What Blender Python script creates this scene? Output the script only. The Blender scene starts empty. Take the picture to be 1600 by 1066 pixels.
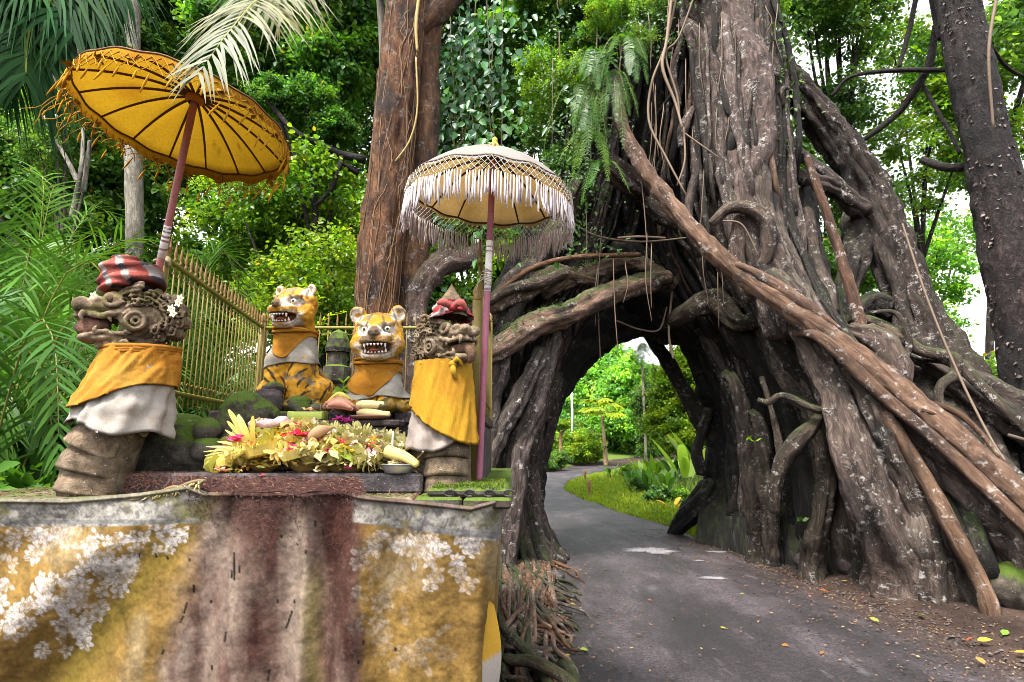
import bpy, math, random
import numpy as np
from mathutils import Vector, Matrix

random.seed(7)
RNG = np.random.default_rng(7)
SC = bpy.context.scene
COL = SC.collection

# ------------------------------------------------------------------ camera, sky, sun, exposure
EYE = 1.85
FPX = 889.0                      # focal length in pixels of the 1600 px wide photograph
PITCH = math.atan((690 - 533) / FPX)
cam_data = bpy.data.cameras.new("camera")
cam_data.sensor_width = 36.0
cam_data.lens = 36.0 * FPX / 1600.0
cam_data.clip_start = 0.05
cam_data.clip_end = 2000.0
cam = bpy.data.objects.new("camera", cam_data)
COL.objects.link(cam)
cam.location = (0, 0, EYE)
cam.rotation_euler = (math.pi / 2 + PITCH, 0, 0)
SC.camera = cam

SUN_EL, SUN_AZ = math.radians(62), math.radians(212)     # azimuth clockwise from +Y
world = bpy.data.worlds.new("World")
SC.world = world
world.use_nodes = True
wn = world.node_tree.nodes
wl = world.node_tree.links
sky = wn.new("ShaderNodeTexSky")
sky.sky_type = 'NISHITA'
sky.sun_disc = False
sky.sun_elevation = SUN_EL
sky.sun_rotation = SUN_AZ
sky.air_density = 1.0
sky.dust_density = 3.0
hs = wn.new("ShaderNodeHueSaturation")
hs.inputs['Saturation'].default_value = 0.12          # an overcast, almost colourless sky
wl.new(sky.outputs[0], hs.inputs['Color'])
bg = wn["Background"]
wl.new(hs.outputs[0], bg.inputs['Color'])
bg.inputs['Strength'].default_value = 0.15

sun_data = bpy.data.lights.new("sun", 'SUN')
sun_data.energy = 2.4
sun_data.angle = math.radians(14)
sun_data.color = (1.0, 0.93, 0.82)
sun = bpy.data.objects.new("sun", sun_data)
COL.objects.link(sun)
sd = Vector((math.sin(SUN_AZ) * math.cos(SUN_EL), math.cos(SUN_AZ) * math.cos(SUN_EL), math.sin(SUN_EL)))
sun.rotation_euler = (-sd).to_track_quat('-Z', 'Y').to_euler()
sun.location = (0, -5, 12)

SC.view_settings.view_transform = 'Standard'
SC.view_settings.look = 'None'
SC.view_settings.gamma = 1.0
SC.view_settings.use_curve_mapping = False
SC.view_settings.exposure = 2.15
SC.render.engine = 'CYCLES'
SC.cycles.use_denoising = True
SC.cycles.filter_width = 0.85
SC.cycles.max_bounces = 6
SC.cycles.diffuse_bounces = 4
SC.cycles.glossy_bounces = 2
SC.cycles.transmission_bounces = 4
SC.cycles.caustics_reflective = False
SC.cycles.caustics_refractive = False

# ------------------------------------------------------------------ small maths
CP, SP = math.cos(PITCH), math.sin(PITCH)


def W(px, py, d):
    """world point seen at photo pixel (px, py) at forward distance d (metres along +Y)"""
    cx, cy = (px - 800.0) / FPX, (533.0 - py) / FPX
    y = CP - SP * cy
    z = SP + CP * cy
    return np.array((cx / y * d, d, EYE + z / y * d))


def project(P):
    P = np.asarray(P, float)
    x, y, z = P[..., 0], P[..., 1], P[..., 2] - EYE
    f = y * CP + z * SP
    u = -y * SP + z * CP
    return 800 + FPX * x / f, 533 - FPX * u / f


def ground_d(py):
    cy = (533.0 - py) / FPX
    return -EYE / ((SP + CP * cy) / (CP - SP * cy))


def G(px, py, z=0.0):
    """ground point under photo pixel"""
    cx, cy = (px - 800.0) / FPX, (533.0 - py) / FPX
    y = CP - SP * cy
    s = (SP + CP * cy) / y
    d = (z - EYE) / s
    return np.array((cx / y * d, d, z))


def _hash(ix, iy, iz, seed):
    h = (ix * 374761393 + iy * 668265263 + iz * 2147483647 + seed * 144665) & 0xFFFFFFFF
    h = ((h ^ (h >> 13)) * 1274126177) & 0xFFFFFFFF
    h = h ^ (h >> 16)
    return (h & 0xFFFFFF) / float(0xFFFFFF)


def noise3(P, scale=1.0, seed=0):
    """value noise in -1..1"""
    P = np.asarray(P, float) * scale
    i = np.floor(P).astype(np.int64)
    f = P - i
    f = f * f * (3 - 2 * f)
    r = 0
    for dx in (0, 1):
        wx = f[..., 0] if dx else 1 - f[..., 0]
        for dy in (0, 1):
            wy = f[..., 1] if dy else 1 - f[..., 1]
            for dz in (0, 1):
                wz = f[..., 2] if dz else 1 - f[..., 2]
                r = r + wx * wy * wz * _hash(i[..., 0] + dx, i[..., 1] + dy, i[..., 2] + dz, seed)
    return r * 2 - 1


def fbm(P, scale=1.0, octaves=3, seed=0):
    s, a, t = 0, 1.0, 0
    for o in range(octaves):
        s = s + a * noise3(P, scale * 2 ** o, seed + 17 * o)
        t += a
        a *= 0.5
    return s / t


def smooth(a, b, x):
    t = np.clip((x - a) / (b - a), 0, 1)
    return t * t * (3 - 2 * t)


def unit(v):
    v = np.asarray(v, float)
    return v / np.maximum(np.linalg.norm(v, axis=-1, keepdims=True), 1e-9)


def spline(pts, n):
    """Catmull-Rom resample of rows of any width"""
    p = np.asarray(pts, float)
    if len(p) == 2:
        t = np.linspace(0, 1, n)[:, None]
        return p[0] * (1 - t) + p[1] * t
    seg = np.linalg.norm(np.diff(p[:, :3], axis=0), axis=1) ** 0.7 + 1e-6
    cum = np.concatenate([[0], np.cumsum(seg)])
    pe = np.vstack([2 * p[0] - p[1], p, 2 * p[-1] - p[-2]])
    s = np.linspace(0, cum[-1], n)
    k = np.clip(np.searchsorted(cum, s, side='right') - 1, 0, len(p) - 2)
    t = ((s - cum[k]) / seg[k])[:, None]
    a, b, c, d = pe[k], pe[k + 1], pe[k + 2], pe[k + 3]
    return 0.5 * ((2 * b) + (c - a) * t + (2 * a - 5 * b + 4 * c - d) * t ** 2 + (3 * b - a - 3 * c + d) * t ** 3)


# ------------------------------------------------------------------ mesh building
class MB:
    """collects vertices, faces, a colour and a texture coordinate per vertex"""

    def __init__(self):
        self.v, self.f, self.c, self.t, self.m = [], [], [], [], []
        self.n = 0

    def add(self, v, faces, col=None, tc=None, mat=0):
        v = np.asarray(v, float).reshape(-1, 3)
        self.v.append(v)
        if not isinstance(faces, (list, tuple)):
            faces = [faces]
        for q in faces:
            q = np.asarray(q, np.int64)
            if len(q):
                self.f.append(q + self.n)
                self.m.append(np.full(len(q), mat, np.int32))
        n = len(v)
        if col is None:
            col = np.ones((n, 3))
        col = np.asarray(col, float)
        if col.ndim == 1:
            col = np.tile(col[:3], (n, 1))
        self.c.append(col)
        self.t.append(v if tc is None else np.asarray(tc, float))
        self.n += n
        return self

    def tube(self, P, R, seg=10, col=None, flute=0.0, nflute=5, lump=0.0, cap=True, n=None, seed=None, flat=None, mat=0):
        """swept tube through points P with radii R"""
        P = np.asarray(P, float)
        R = np.asarray(R, float)
        if R.ndim == 0:
            R = np.full(len(P), float(R))
        if n is None:
            n = max(len(P), 2)
        if n != len(P):
            S = spline(np.column_stack([P, R]), n)
            P, R = S[:, :3], np.maximum(S[:, 3], 1e-4)
        if seed is None:
            seed = int(RNG.integers(1 << 20))
        T = unit(np.gradient(P, axis=0))
        ref = np.array((0.0, -1.0, 0.25)) if flat is None else np.asarray(flat, float)
        N = np.zeros_like(P)
        a = ref - T[0] * ref.dot(T[0])
        if np.linalg.norm(a) < 0.05:
            a = np.array((1.0, 0, 0)) - T[0] * T[0][0]
        N[0] = a / np.linalg.norm(a)
        for i in range(1, len(P)):
            a = N[i - 1] - T[i] * N[i - 1].dot(T[i])
            N[i] = a / max(np.linalg.norm(a), 1e-9)
        B = np.cross(T, N)
        th = np.linspace(0, 2 * np.pi, seg, endpoint=False)
        s = np.concatenate([[0], np.cumsum(np.linalg.norm(np.diff(P, axis=0), axis=1))])
        rr = np.tile(R[:, None], (1, seg))
        if flute:
            ph = noise3(np.column_stack([s * 0.8, s * 0 + seed * 0.37, s * 0]), 1.0, seed)[:, None] * 2.5
            k = np.abs(np.sin(th[None, :] * nflute / 2 + ph + seed)) ** 0.7 + 0.5 * np.abs(np.sin(th[None, :] * (nflute / 2 + 1.5) - ph * 1.3 + seed * 2))
            rr = rr * (1 - flute * 0.7 + flute * k)
        ring = N[:, None, :] * np.cos(th)[None, :, None] + B[:, None, :] * np.sin(th)[None, :, None]
        V = P[:, None, :] + ring * rr[:, :, None]
        if lump:
            q = np.stack([np.cos(th)[None, :] * 1.2 + seed % 97, np.sin(th)[None, :] * 1.2 + 0 * s[:, None],
                          0 * th[None, :] + (s / max(R.mean(), 1e-4))[:, None] * 0.35], -1) if False else np.stack(
                [np.broadcast_to(np.cos(th) * 1.2 + seed % 97, rr.shape), np.broadcast_to(np.sin(th) * 1.2, rr.shape),
                 np.broadcast_to((s / max(R.mean(), 1e-4) * 0.3)[:, None], rr.shape)], -1)
            V = P[:, None, :] + ring * (rr * (1 + lump * fbm(q, 1.0, 3, seed)))[:, :, None]
        i = np.arange(len(P) - 1)[:, None] * seg
        j = np.arange(seg)[None, :]
        jn = (j + 1) % seg
        q = np.stack([i + j, i + jn, i + seg + jn, i + seg + j], -1).reshape(-1, 4)
        tc = np.stack([np.broadcast_to(np.cos(th)[None, :] * R.mean() + (seed % 53), rr.shape), np.broadcast_to(np.sin(th)[None, :] * R.mean(), rr.shape),
                       np.broadcast_to(s[:, None] + (seed % 31), rr.shape)], -1).reshape(-1, 3)
        V = V.reshape(-1, 3)
        faces = [q]
        if cap:
            nv = len(V)
            V = np.vstack([V, P[0] - T[0] * R[0] * 0.3, P[-1] + T[-1] * R[-1] * 0.5])
            tc = np.vstack([tc, tc[0], tc[-1]])
            jj = np.arange(seg)
            jn2 = (jj + 1) % seg
            faces.append(np.stack([np.full(seg, nv), jn2, jj], -1))
            b0 = (len(P) - 1) * seg
            faces.append(np.stack([np.full(seg, nv + 1), b0 + jj, b0 + jn2], -1))
        if col is not None:
            col = np.asarray(col, float)
            if col.ndim == 2 and len(col) != len(V):
                cc = spline(col, len(P)) if len(col) != len(P) else col
                cc = np.repeat(cc, seg, axis=0)
                col = np.vstack([cc, cc[0], cc[-1]]) if cap else cc
        return self.add(V, faces, col, tc, mat)

    def box(self, lo, hi, col=None, bev=0.0, mat=0):
        lo, hi = np.asarray(lo, float), np.asarray(hi, float)
        b = min(bev, (hi - lo).min() * 0.45)
        if b <= 0:
            x0, y0, z0 = lo
            x1, y1, z1 = hi
            V = [(x0, y0, z0), (x1, y0, z0), (x1, y1, z0), (x0, y1, z0), (x0, y0, z1), (x1, y0, z1), (x1, y1, z1), (x0, y1, z1)]
            return self.add(V, [np.array([(0, 3, 2, 1), (4, 5, 6, 7), (0, 1, 5, 4), (1, 2, 6, 5), (2, 3, 7, 6), (3, 0, 4, 7)])], col, mat=mat)
        V, F = [], []
        idx = {}
        for sx in (0, 1):
            for sy in (0, 1):
                for sz in (0, 1):
                    c = np.where(np.array((sx, sy, sz)) == 1, hi, lo)
                    ins = np.where(np.array((sx, sy, sz)) == 1, -b, b)
                    for a in range(3):
                        p = c + ins
                        p[a] = c[a]
                        idx[(sx, sy, sz, a)] = len(V)
                        V.append(p)
        q, t = [], []
        for a in range(3):
            o = [k for k in range(3) if k != a]
            for s in (0, 1):
                L = []
                for (u, v) in ((0, 0), (1, 0), (1, 1), (0, 1)):
                    k = [0, 0, 0]
                    k[a], k[o[0]], k[o[1]] = s, u, v
                    L.append(idx[tuple(k) + (a,)])
                q.append(L if (s == 1) != (a == 1) else L[::-1])
        for a in range(3):
            o = [k for k in range(3) if k != a]
            for u in (0, 1):
                for v in (0, 1):
                    L = []
                    for (s, ax) in ((0, o[0]), (1, o[0]), (1, o[1]), (0, o[1])):
                        k = [0, 0, 0]
                        k[a], k[o[0]], k[o[1]] = s, u, v
                        L.append(idx[tuple(k) + (ax,)])
                    q.append(L if ((u == v) == (a == 1)) else L[::-1])
        for k in [(x, y, z) for x in (0, 1) for y in (0, 1) for z in (0, 1)]:
            L = [idx[k + (a,)] for a in range(3)]
            t.append(L if sum(k) % 2 == 1 else L[::-1])
        return self.add(V, [np.array(q), np.array(t)], col, mat=mat)

    def ball(self, c, r, seg=12, rings=8, col=None, R=None, lump=0.0, seed=0, mat=0):
        r = np.broadcast_to(np.asarray(r, float), (3,))
        th = np.linspace(0, 2 * np.pi, seg, endpoint=False)
        ph = np.linspace(0, np.pi, rings + 1)[1:-1]
        V = [(0, 0, 1)]
        V = np.vstack([[(0, 0, 1)], np.stack([np.outer(np.sin(ph), np.cos(th)), np.outer(np.sin(ph), np.sin(th)), np.outer(np.cos(ph), np.ones(seg))], -1).reshape(-1, 3), [(0, 0, -1)]])
        if lump:
            V = V * (1 + lump * fbm(V + seed * 3.1, 1.6, 3, seed))[:, None]
        V = V * r
        if R is not None:
            V = V @ np.asarray(R).T
        V = V + np.asarray(c, float)
        j = np.arange(seg)
        jn = (j + 1) % seg
        f3 = [np.stack([0 * j, 1 + j, 1 + jn], -1)]
        nr = rings - 1
        last = 1 + nr * seg
        f3.append(np.stack([0 * j + last, last - seg + jn, last - seg + j], -1))
        F = f3
        if nr > 1:
            i = np.arange(nr - 1)[:, None] * seg + 1
            F = F + [np.stack([i + j, i + seg + j, i + seg + jn, i + jn], -1).reshape(-1, 4)]
        return self.add(V, F, col, mat=mat)

    def lathe(self, c, prof, seg=16, col=None, axis=None, mat=0):
        """prof rows (radius, height)"""
        prof = np.asarray(prof, float)
        th = np.linspace(0, 2 * np.pi, seg, endpoint=False)
        V = np.stack([np.outer(prof[:, 0], np.cos(th)), np.outer(prof[:, 0], np.sin(th)), np.outer(prof[:, 1], np.ones(seg))], -1).reshape(-1, 3)
        if axis is not None:
            V = V @ np.asarray(axis).T
        V = V + np.asarray(c, float)
        i = np.arange(len(prof) - 1)[:, None] * seg
        j = np.arange(seg)[None, :]
        jn = (j + 1) % seg
        q = np.stack([i + j, i + jn, i + seg + jn, i + seg + j], -1).reshape(-1, 4)
        if col is not None and np.ndim(col) == 2:
            col = np.repeat(np.asarray(col, float), seg, axis=0)
        return self.add(V, [q], col, mat=mat)

    def leaves(self, c, d, nrm, L, w, col, fold=0.25, droop=0.15, simple=False):
        """leaf blades: c base, d direction, nrm normal, L length, w half width; all arrays"""
        N = len(c)
        L = np.broadcast_to(np.asarray(L, float), (N,))[:, None]
        w = np.broadcast_to(np.asarray(w, float), (N,))[:, None]
        d = unit(d)
        s = unit(np.cross(d, nrm))
        n = np.cross(s, d)
        col = np.broadcast_to(np.asarray(col, float), (N, 3))
        if simple:
            V = np.stack([c, c + d * L * .45 + s * w + n * w * fold, c + d * L - n * L * droop, c + d * L * .45 - s * w + n * w * fold], 1)
            b = np.arange(N)[:, None] * 4
            f = np.concatenate([b + np.array([[0, 2, 1]]), b + np.array([[0, 3, 2]])], 0)
            return self.add(V.reshape(-1, 3), [f], np.repeat(col, 4, axis=0))
        V = np.stack([c, c + d * L * .25 + s * w * .85 + n * w * fold, c + d * L * .62 + s * w * .8 + n * (w * fold - L * droop * .35),
                      c + d * L - n * L * droop, c + d * L * .62 - s * w * .8 + n * (w * fold - L * droop * .35), c + d * L * .25 - s * w * .85 + n * w * fold], 1)
        b = np.arange(N)[:, None] * 6
        f = np.concatenate([b + np.array([[0, 3, 2, 1]]), b + np.array([[0, 5, 4, 3]])], 0)
        return self.add(V.reshape(-1, 3), [f], np.repeat(col, 6, axis=0))

    def blades(self, c, d, nrm, L, w, droop, col, segs=3):
        """long strap leaves: rows bend downwards by droop * L"""
        N = len(c)
        L = np.broadcast_to(np.asarray(L, float), (N,))[:, None]
        w = np.broadcast_to(np.asarray(w, float), (N,))[:, None]
        droop = np.broadcast_to(np.asarray(droop, float), (N,))[:, None]
        d = unit(d)
        s = unit(np.cross(d, nrm))
        n = np.cross(s, d)
        col = np.broadcast_to(np.asarray(col, float), (N, 3))
        rows = []
        for k in range(segs + 1):
            t = k / segs
            wid = w * (1 - t ** 2.2) * (0.45 + 0.55 * min(1, t * 4)) + w * 0.02
            p = c + d * L * t * (1 - 0.12 * droop * t) + np.array((0, 0, -1.0)) * L * droop * t * t
            rows += [p + s * wid, p - s * wid]
        V = np.stack(rows, 1)
        m = 2 * (segs + 1)
        b = np.arange(N)[:, None] * m
        f = np.concatenate([b + np.array([[2 * k, 2 * k + 1, 2 * k + 3, 2 * k + 2]]) for k in range(segs)], 0)
        return self.add(V.reshape(-1, 3), [f], np.repeat(col, m, axis=0))

    def mesh(self, name, mats, org=(0, 0, 0), smooth_=True):
        me = bpy.data.meshes.new(name)
        V = np.vstack(self.v) - np.asarray(org, float)
        me.vertices.add(len(V))
        me.vertices.foreach_set("co", V.astype(np.float32).ravel())
        loops = np.concatenate([f.ravel() for f in self.f])
        tot = np.concatenate([np.full(len(f), f.shape[1]) for f in self.f])
        start = np.concatenate([[0], np.cumsum(tot)[:-1]])
        me.loops.add(len(loops))
        me.loops.foreach_set("vertex_index", loops.astype(np.int32))
        me.polygons.add(len(tot))
        me.polygons.foreach_set("loop_start", start.astype(np.int32))
        me.polygons.foreach_set("loop_total", tot.astype(np.int32))
        me.polygons.foreach_set("use_smooth", np.full(len(tot), bool(smooth_)))
        if not isinstance(mats, (list, tuple)):
            mats = [mats]
        for m in mats:
            me.materials.append(m)
        if len(mats) > 1:
            me.polygons.foreach_set("material_index", np.concatenate(self.m))
        me.update(calc_edges=True)
        a = me.attributes.new("col", 'FLOAT_COLOR', 'POINT')
        C = np.vstack(self.c)
        a.data.foreach_set("color", np.column_stack([C, np.ones(len(C))]).astype(np.float32).ravel())
        a = me.attributes.new("tc", 'FLOAT_VECTOR', 'POINT')
        a.data.foreach_set("vector", np.vstack(self.t).astype(np.float32).ravel())
        return me

    def build(self, name, mats, parent=None, smooth_=True, org=None):
        o0 = ORG.get(parent.name, np.zeros(3)) if parent is not None else np.zeros(3)
        if org is None:
            org = o0 if parent is not None else np.vstack(self.v).mean(0) * (1, 1, 0) + np.array((0, 0, np.vstack(self.v)[:, 2].min()))
        ob = bpy.data.objects.new(name, self.mesh(name, mats, org, smooth_))
        COL.objects.link(ob)
        if parent is not None:
            ob.parent = parent
        ob.location = np.asarray(org) - o0
        ORG[ob.name] = np.asarray(org, float)
        return ob


ORG = {}


def tag(o, label=None, cat=None, group=None, kind=None):
    if label:
        o['label'] = label
    if cat:
        o['category'] = cat
    if group:
        o['group'] = group
    if kind:
        o['kind'] = kind
    return o


def empty(name, loc, label=None, cat=None, group=None):
    o = bpy.data.objects.new(name, None)
    COL.objects.link(o)
    o.location = tuple(float(v) for v in loc)
    o.empty_display_size = 0.1
    ORG[o.name] = np.asarray(loc, float)
    return tag(o, label, cat, group)


def copy_tree(o, parent=None):
    c = o.copy()
    COL.objects.link(c)
    if parent is not None:
        c.parent = parent
    for ch in list(o.children):
        copy_tree(ch, c)
    return c


# ------------------------------------------------------------------ signed distance sculpting
def sd_ell(P, c, r, R=None):
    q = P - np.asarray(c, np.float32)
    if R is not None:
        q = q @ np.asarray(R, np.float32)
    r = np.asarray(r, np.float32)
    k0 = np.sqrt(((q / r) ** 2).sum(-1))
    k1 = np.sqrt(((q / (r * r)) ** 2).sum(-1)) + 1e-6
    return k0 * (k0 - 1) / k1


def sd_cap(P, a, b, r1, r2=None):
    a, b = np.asarray(a, np.float32), np.asarray(b, np.float32)
    r2 = r1 if r2 is None else r2
    ab = b - a
    t = np.clip(((P - a) @ ab) / (ab @ ab), 0, 1)
    return np.sqrt(((P - a - t[..., None] * ab) ** 2).sum(-1)) - (r1 + (r2 - r1) * t)


def sd_box(P, c, h, r=0.0, R=None):
    q = P - np.asarray(c, np.float32)
    if R is not None:
        q = q @ np.asarray(R, np.float32)
    q = np.abs(q) - (np.asarray(h, np.float32) - r)
    return np.sqrt((np.maximum(q, 0) ** 2).sum(-1)) + np.minimum(q.max(-1), 0) - r


def sd_tor(P, c, R0, r, R=None):
    q = P - np.asarray(c, np.float32)
    if R is not None:
        q = q @ np.asarray(R, np.float32)
    a = np.sqrt(q[..., 0] ** 2 + q[..., 1] ** 2) - R0
    return np.sqrt(a * a + q[..., 2] ** 2) - r


def su(a, b, k=0.03):
    h = np.clip(0.5 + 0.5 * (b - a) / k, 0, 1)
    return b + (a - b) * h - k * h * (1 - h)


def ss(a, b, k=0.01):
    return -su(-a, -b, k)


def rot(axis, deg):
    return np.array(Matrix.Rotation(math.radians(deg), 3, axis))


def surface(sdf, lo, hi, h):
    """surface nets of sdf(P)<0 on a grid"""
    lo, hi = np.asarray(lo, float), np.asarray(hi, float)
    n = np.ceil((hi - lo) / h).astype(int) + 1
    ax = [lo[k] + np.arange(n[k]) * h for k in range(3)]
    P = np.stack(np.meshgrid(*ax, indexing='ij'), -1).astype(np.float32)
    D = sdf(P.reshape(-1, 3)).reshape(n)
    D = D.astype(np.float32)
    D[0], D[-1], D[:, 0], D[:, -1], D[:, :, 0], D[:, :, -1] = (np.maximum(D[0], 1e-3), np.maximum(D[-1], 1e-3), np.maximum(D[:, 0], 1e-3),
                                                              np.maximum(D[:, -1], 1e-3), np.maximum(D[:, :, 0], 1e-3), np.maximum(D[:, :, -1], 1e-3))
    ins = D < 0
    m = n - 1
    cnt = np.zeros(m, np.int32)
    acc = np.zeros(tuple(m) + (3,), np.float32)
    off = [(x, y, z) for x in (0, 1) for y in (0, 1) for z in (0, 1)]
    sl = lambda o: tuple(slice(o[k], o[k] + m[k]) for k in range(3))
    for a in off:
        for k in range(3):
            if a[k] == 0:
                b = list(a)
                b[k] = 1
                da, db = D[sl(a)], D[sl(b)]
                cr = ins[sl(a)] != ins[sl(b)]
                t = np.where(cr, da / np.where(cr, da - db, 1), 0)
                cnt += cr
                for j in range(3):
                    acc[..., j] += np.where(cr, a[j] + (t if j == k else 0), 0)
    act = cnt > 0
    idx = -np.ones(m, np.int64)
    idx[act] = np.arange(act.sum())
    cell = np.argwhere(act)
    V = lo + (cell + acc[act] / cnt[act][:, None]) * h
    Q = []
    for k in range(3):
        a = [slice(1, m[j]) for j in range(3)]
        a[k] = slice(0, m[k])
        b = list(a)
        b[k] = slice(1, m[k] + 1)
        ia, ib = ins[tuple(a)], ins[tuple(b)]
        pos = np.argwhere(ia != ib)
        flip = ia[ia != ib]
        u, v = (k + 1) % 3, (k + 2) % 3
        base = pos.copy()
        for j in range(3):
            if j != k:
                base[:, j] += 1
        def g(du, dv):
            q = base.copy()
            q[:, u] += du
            q[:, v] += dv
            return idx[q[:, 0], q[:, 1], q[:, 2]]
        q = np.stack([g(-1, -1), g(0, -1), g(0, 0), g(-1, 0)], -1)
        q = np.where(flip[:, None], q, q[:, ::-1])
        Q.append(q)
    Q = np.vstack(Q)
    Q = Q[(Q >= 0).all(1)]
    return V, Q
# ------------------------------------------------------------------ materials
class NT:
    def __init__(self, name):
        self.m = bpy.data.materials.new(name)
        self.m.use_nodes = True
        self.t = self.m.node_tree
        self.n, self.l = self.t.nodes, self.t.links
        self.p = self.n["Principled BSDF"]
        self.out = self.n["Material Output"]

    def node(self, typ, **kw):
        x = self.n.new(typ)
        for k, v in kw.items():
            if k.startswith('i_'):
                x.inputs[k[2:].replace('_', ' ')].default_value = v
            else:
                setattr(x, k, v)
        return x

    def attr(self, name):
        return self.node("ShaderNodeAttribute", attribute_name=name)

    def link(self, a, b):
        self.l.new(a, b)

    def noise(self, vec, scale, detail=4, rough=0.55, dist=0.0):
        x = self.node("ShaderNodeTexNoise")
        x.inputs['Scale'].default_value = scale
        x.inputs['Detail'].default_value = detail
        x.inputs['Roughness'].default_value = rough
        x.inputs['Distortion'].default_value = dist
        if vec is not None:
            self.link(vec, x.inputs['Vector'])
        return x.outputs['Fac']

    def scale(self, vec, s):
        x = self.node("ShaderNodeMapping")
        x.inputs['Scale'].default_value = s
        self.link(vec, x.inputs['Vector'])
        return x.outputs[0]

    def ramp(self, fac, lo, hi, clampv=True):
        x = self.node("ShaderNodeMapRange")
        x.inputs['From Min'].default_value = lo
        x.inputs['From Max'].default_value = hi
        x.interpolation_type = 'SMOOTHSTEP'
        self.link(fac, x.inputs['Value'])
        return x.outputs[0]

    def cramp(self, fac, stops):
        x = self.node("ShaderNodeValToRGB")
        e = x.color_ramp.elements
        while len(e) < len(stops):
            e.new(0.5)
        for k, (p, c) in enumerate(stops):
            e[k].position = p
            e[k].color = (*c, 1)
        self.link(fac, x.inputs[0])
        return x.outputs[0]

    def mix(self, fac, a, b, blend='MIX'):
        x = self.node("ShaderNodeMix", data_type='RGBA', blend_type=blend)
        for v, s in ((fac, x.inputs[0]), (a, x.inputs[6]), (b, x.inputs[7])):
            if hasattr(v, 'is_linked'):
                self.link(v, s)
            elif isinstance(v, (int, float)):
                s.default_value = v if s.type == 'VALUE' else (v, v, v, 1)
            else:
                s.default_value = (*v, 1)
        return x.outputs[2]

    def math(self, op, a, b=0.5):
        x = self.node("ShaderNodeMath", operation=op)
        for v, s in ((a, x.inputs[0]), (b, x.inputs[1])):
            if hasattr(v, 'is_linked'):
                self.link(v, s)
            else:
                s.default_value = v
        return x.outputs[0]

    def bump(self, h, strength=0.5, dist=0.01):
        x = self.node("ShaderNodeBump")
        x.inputs['Strength'].default_value = strength
        x.inputs['Distance'].default_value = dist
        self.link(h, x.inputs['Height'])
        self.link(x.outputs[0], self.p.inputs['Normal'])

    def base(self, c, rough=0.8, spec=0.3):
        if hasattr(c, 'is_linked'):
            self.link(c, self.p.inputs['Base Color'])
        else:
            self.p.inputs['Base Color'].default_value = (*c, 1)
        if hasattr(rough, 'is_linked'):
            self.link(rough, self.p.inputs['Roughness'])
        else:
            self.p.inputs['Roughness'].default_value = rough
        self.p.inputs['Specular IOR Level'].default_value = spec
        return self.m

    def pos(self):
        return self.node("ShaderNodeNewGeometry").outputs['Position']

    def obj(self):
        return self.node("ShaderNodeTexCoord").outputs['Object']


def leaf_mat(name, tint, trans=0.45, gloss=0.12, rough=0.4):
    """colour attribute * tint, part of the light passes through the blade"""
    k = NT(name)
    at = k.attr("col").outputs['Color']
    oi = k.node("ShaderNodeObjectInfo").outputs['Random']
    c = k.mix(1.0, at, tint, 'MULTIPLY')
    n = k.noise(k.pos(), 1.3, 2)
    c = k.mix(k.ramp(n, 0.35, 0.7), c, k.mix(1.0, c, (1.3, 1.15, 0.75), 'MULTIPLY'))
    d = k.node("ShaderNodeBsdfDiffuse")
    t = k.node("ShaderNodeBsdfTranslucent")
    g = k.node("ShaderNodeBsdfGlossy")
    g.inputs['Roughness'].default_value = rough
    g.inputs['Color'].default_value = (0.9, 0.95, 1, 1)
    k.link(c, d.inputs['Color'])
    k.link(k.mix(1.0, c, (1.25, 1.3, 0.6), 'MULTIPLY'), t.inputs['Color'])
    m1 = k.node("ShaderNodeMixShader")
    m1.inputs[0].default_value = trans
    k.link(d.outputs[0], m1.inputs[1])
    k.link(t.outputs[0], m1.inputs[2])
    m2 = k.node("ShaderNodeMixShader")
    lw = k.node("ShaderNodeLayerWeight")
    lw.inputs['Blend'].default_value = 0.25
    k.link(k.math('MULTIPLY', k.math('ADD', k.math('MULTIPLY', lw.outputs['Facing'], 0.5), 0.12), gloss), m2.inputs[0])
    k.link(m1.outputs[0], m2.inputs[1])
    k.link(g.outputs[0], m2.inputs[2])
    k.link(m2.outputs[0], k.out.inputs['Surface'])
    return k.m


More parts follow.
